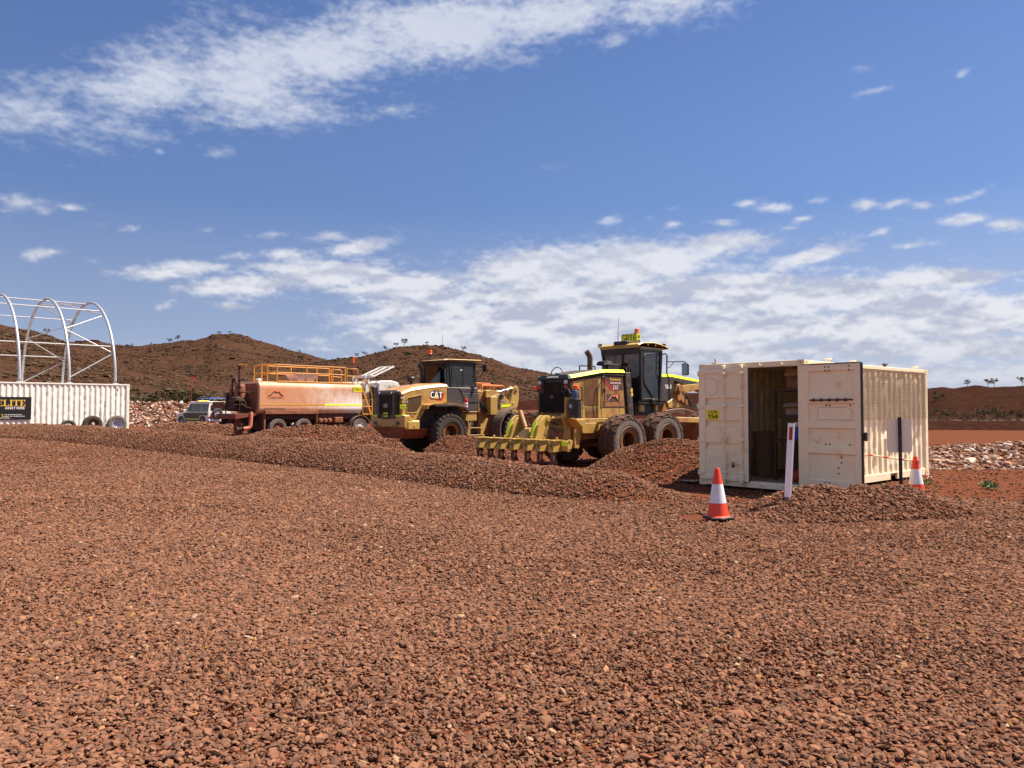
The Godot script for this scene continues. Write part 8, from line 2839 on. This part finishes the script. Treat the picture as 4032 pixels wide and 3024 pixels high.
		if k > 0:
			var rm := MB.new()
			rm.lathe(V(0, r, 0), V(0, 0, 1), [Vector2(ri + 0.01, w * 0.75), Vector2(ri - 0.02, w * 0.8), Vector2(ri - 0.05, w * 0.2), Vector2(ri * 0.65, w * 0.3), Vector2(ri * 0.5, w * 0.15)] + ([Vector2(0.0, w * 0.15)] if k == 2 else []), 28)
			var rp := part(ty, "rim", rm, M.rust if k == 1 else M.silver)
			if k == 2:
				var ho := MB.new()
				for j in 6:
					var d := V(0, sin(TAU * j / 6.0), 0) + V(cos(TAU * j / 6.0), 0, 0)
					ho.lathe(V(0, r, w * 0.24) + d * ri * 0.42, V(0, 0, 1), [Vector2(0.03, 0.0), Vector2(0.03, 0.01), Vector2(0, 0.01)], 10)
				part(rp, "hand_holes", ho, M.black)
		ty.rotation.x = 0.0
	var sk := MB.new()
	sk.cyl(V(0, 0.0, 0), V(0.10, 1.75, 0.0), 0.022, 8)
	solo("steel_stake", "thin grey steel stake standing between the two right tyres", "stake", sk, M.galv, W(-23.3, 43.9, gh(-23.3, 43.9) + 0.12))

func hidden_machine() -> void:
	# the top rail of a machine parked behind the loader
	var t := Transform3D(Basis(Vector3.UP, deg_to_rad(-48.7)), W(-3.126, 29.977, 0.0))
	var o := thing("service_trailer", "orange handrail of a machine hidden behind the loader's front", "trailer", t * V(6.9, 0, -5.0), deg_to_rad(-48.7))
	var d := MB.new()
	d.box(V(0.05, 1.75, 0), Vector3(1.0, 1.3, 1.35), 0.05)
	part(o, "body", d, M.dusty_truck)
	for s in [-0.4, 0.4]:
		var a := MB.new()
		a.tube([V(-0.62, 2.40, s), V(-0.62, 2.80, s), V(0.68, 2.80, s), V(0.74, 2.76, s), V(0.74, 2.40, s)], 0.03, 8)
		a.cyl(V(-0.12, 2.40, s), V(-0.12, 2.80, s), 0.026, 7)
		part(o, "handrail", a, M.rail_orange)
	var c := MB.new()
	c.tube([V(-0.62, 2.80, -0.4), V(-0.48, 2.94, -0.4), V(0.5, 2.92, -0.4), V(0.74, 2.76, -0.4)], 0.026, 7)
	for u in [-0.62, 0.74]: c.cyl(V(u, 2.80 if u < 0 else 2.76, -0.4), V(u, 2.80 if u < 0 else 2.76, 0.4), 0.026, 7)
	part(o, "cross_rail", c, M.rail_orange)
	for s in [-1, 1]:
		var w := MB.new()
		w.cyl(V(0, 0.5, s * 0.35), V(0, 0.5, s * 0.55), 0.5, 20)
		part(o, "wheel", w, M.rubber)
	var ax := MB.new()
	ax.cyl(V(0, 0.5, -0.5), V(0, 0.5, 0.5), 0.08, 8)
	ax.box(V(0.05, 0.85, 0), Vector3(0.6, 0.6, 0.5), 0.03)
	part(o, "axle", ax, M.black_dusty)

func machines() -> void:
	more_materials()
	M.rail_orange = plain(rgb8(226, 128, 48), 0.5)
	truck_materials()
	grader()
	loader()
	water_truck()
	shelter()
	wagon()
	hidden_machine()

func _ready() -> void:
	rng.seed = 20240611
	rough_noise.seed = 21
	rough_noise.frequency = 0.06
	rough_noise.fractal_octaves = 4
	fine_noise.seed = 22
	fine_noise.frequency = 0.35
	fine_noise.fractal_octaves = 3
	camera_and_light()
	print("sky ", Time.get_ticks_msec())
	make_materials()
	ground_materials()
	setting("ground", ground_mesh(), M.dirt)
	var shapes := []
	for k in 8: shapes.append(stone(100 + k, 0.55))
	lay_berms(shapes, M.stone)
	print("berms ", Time.get_ticks_msec())
	lay_gravel(shapes, M.stone)
	print("gravel ", Time.get_ticks_msec())
	hills_and_plants()
	print("hills ", Time.get_ticks_msec())
	store_container()
	yard_furniture()
	machines()
	print("all ", Time.get_ticks_msec())
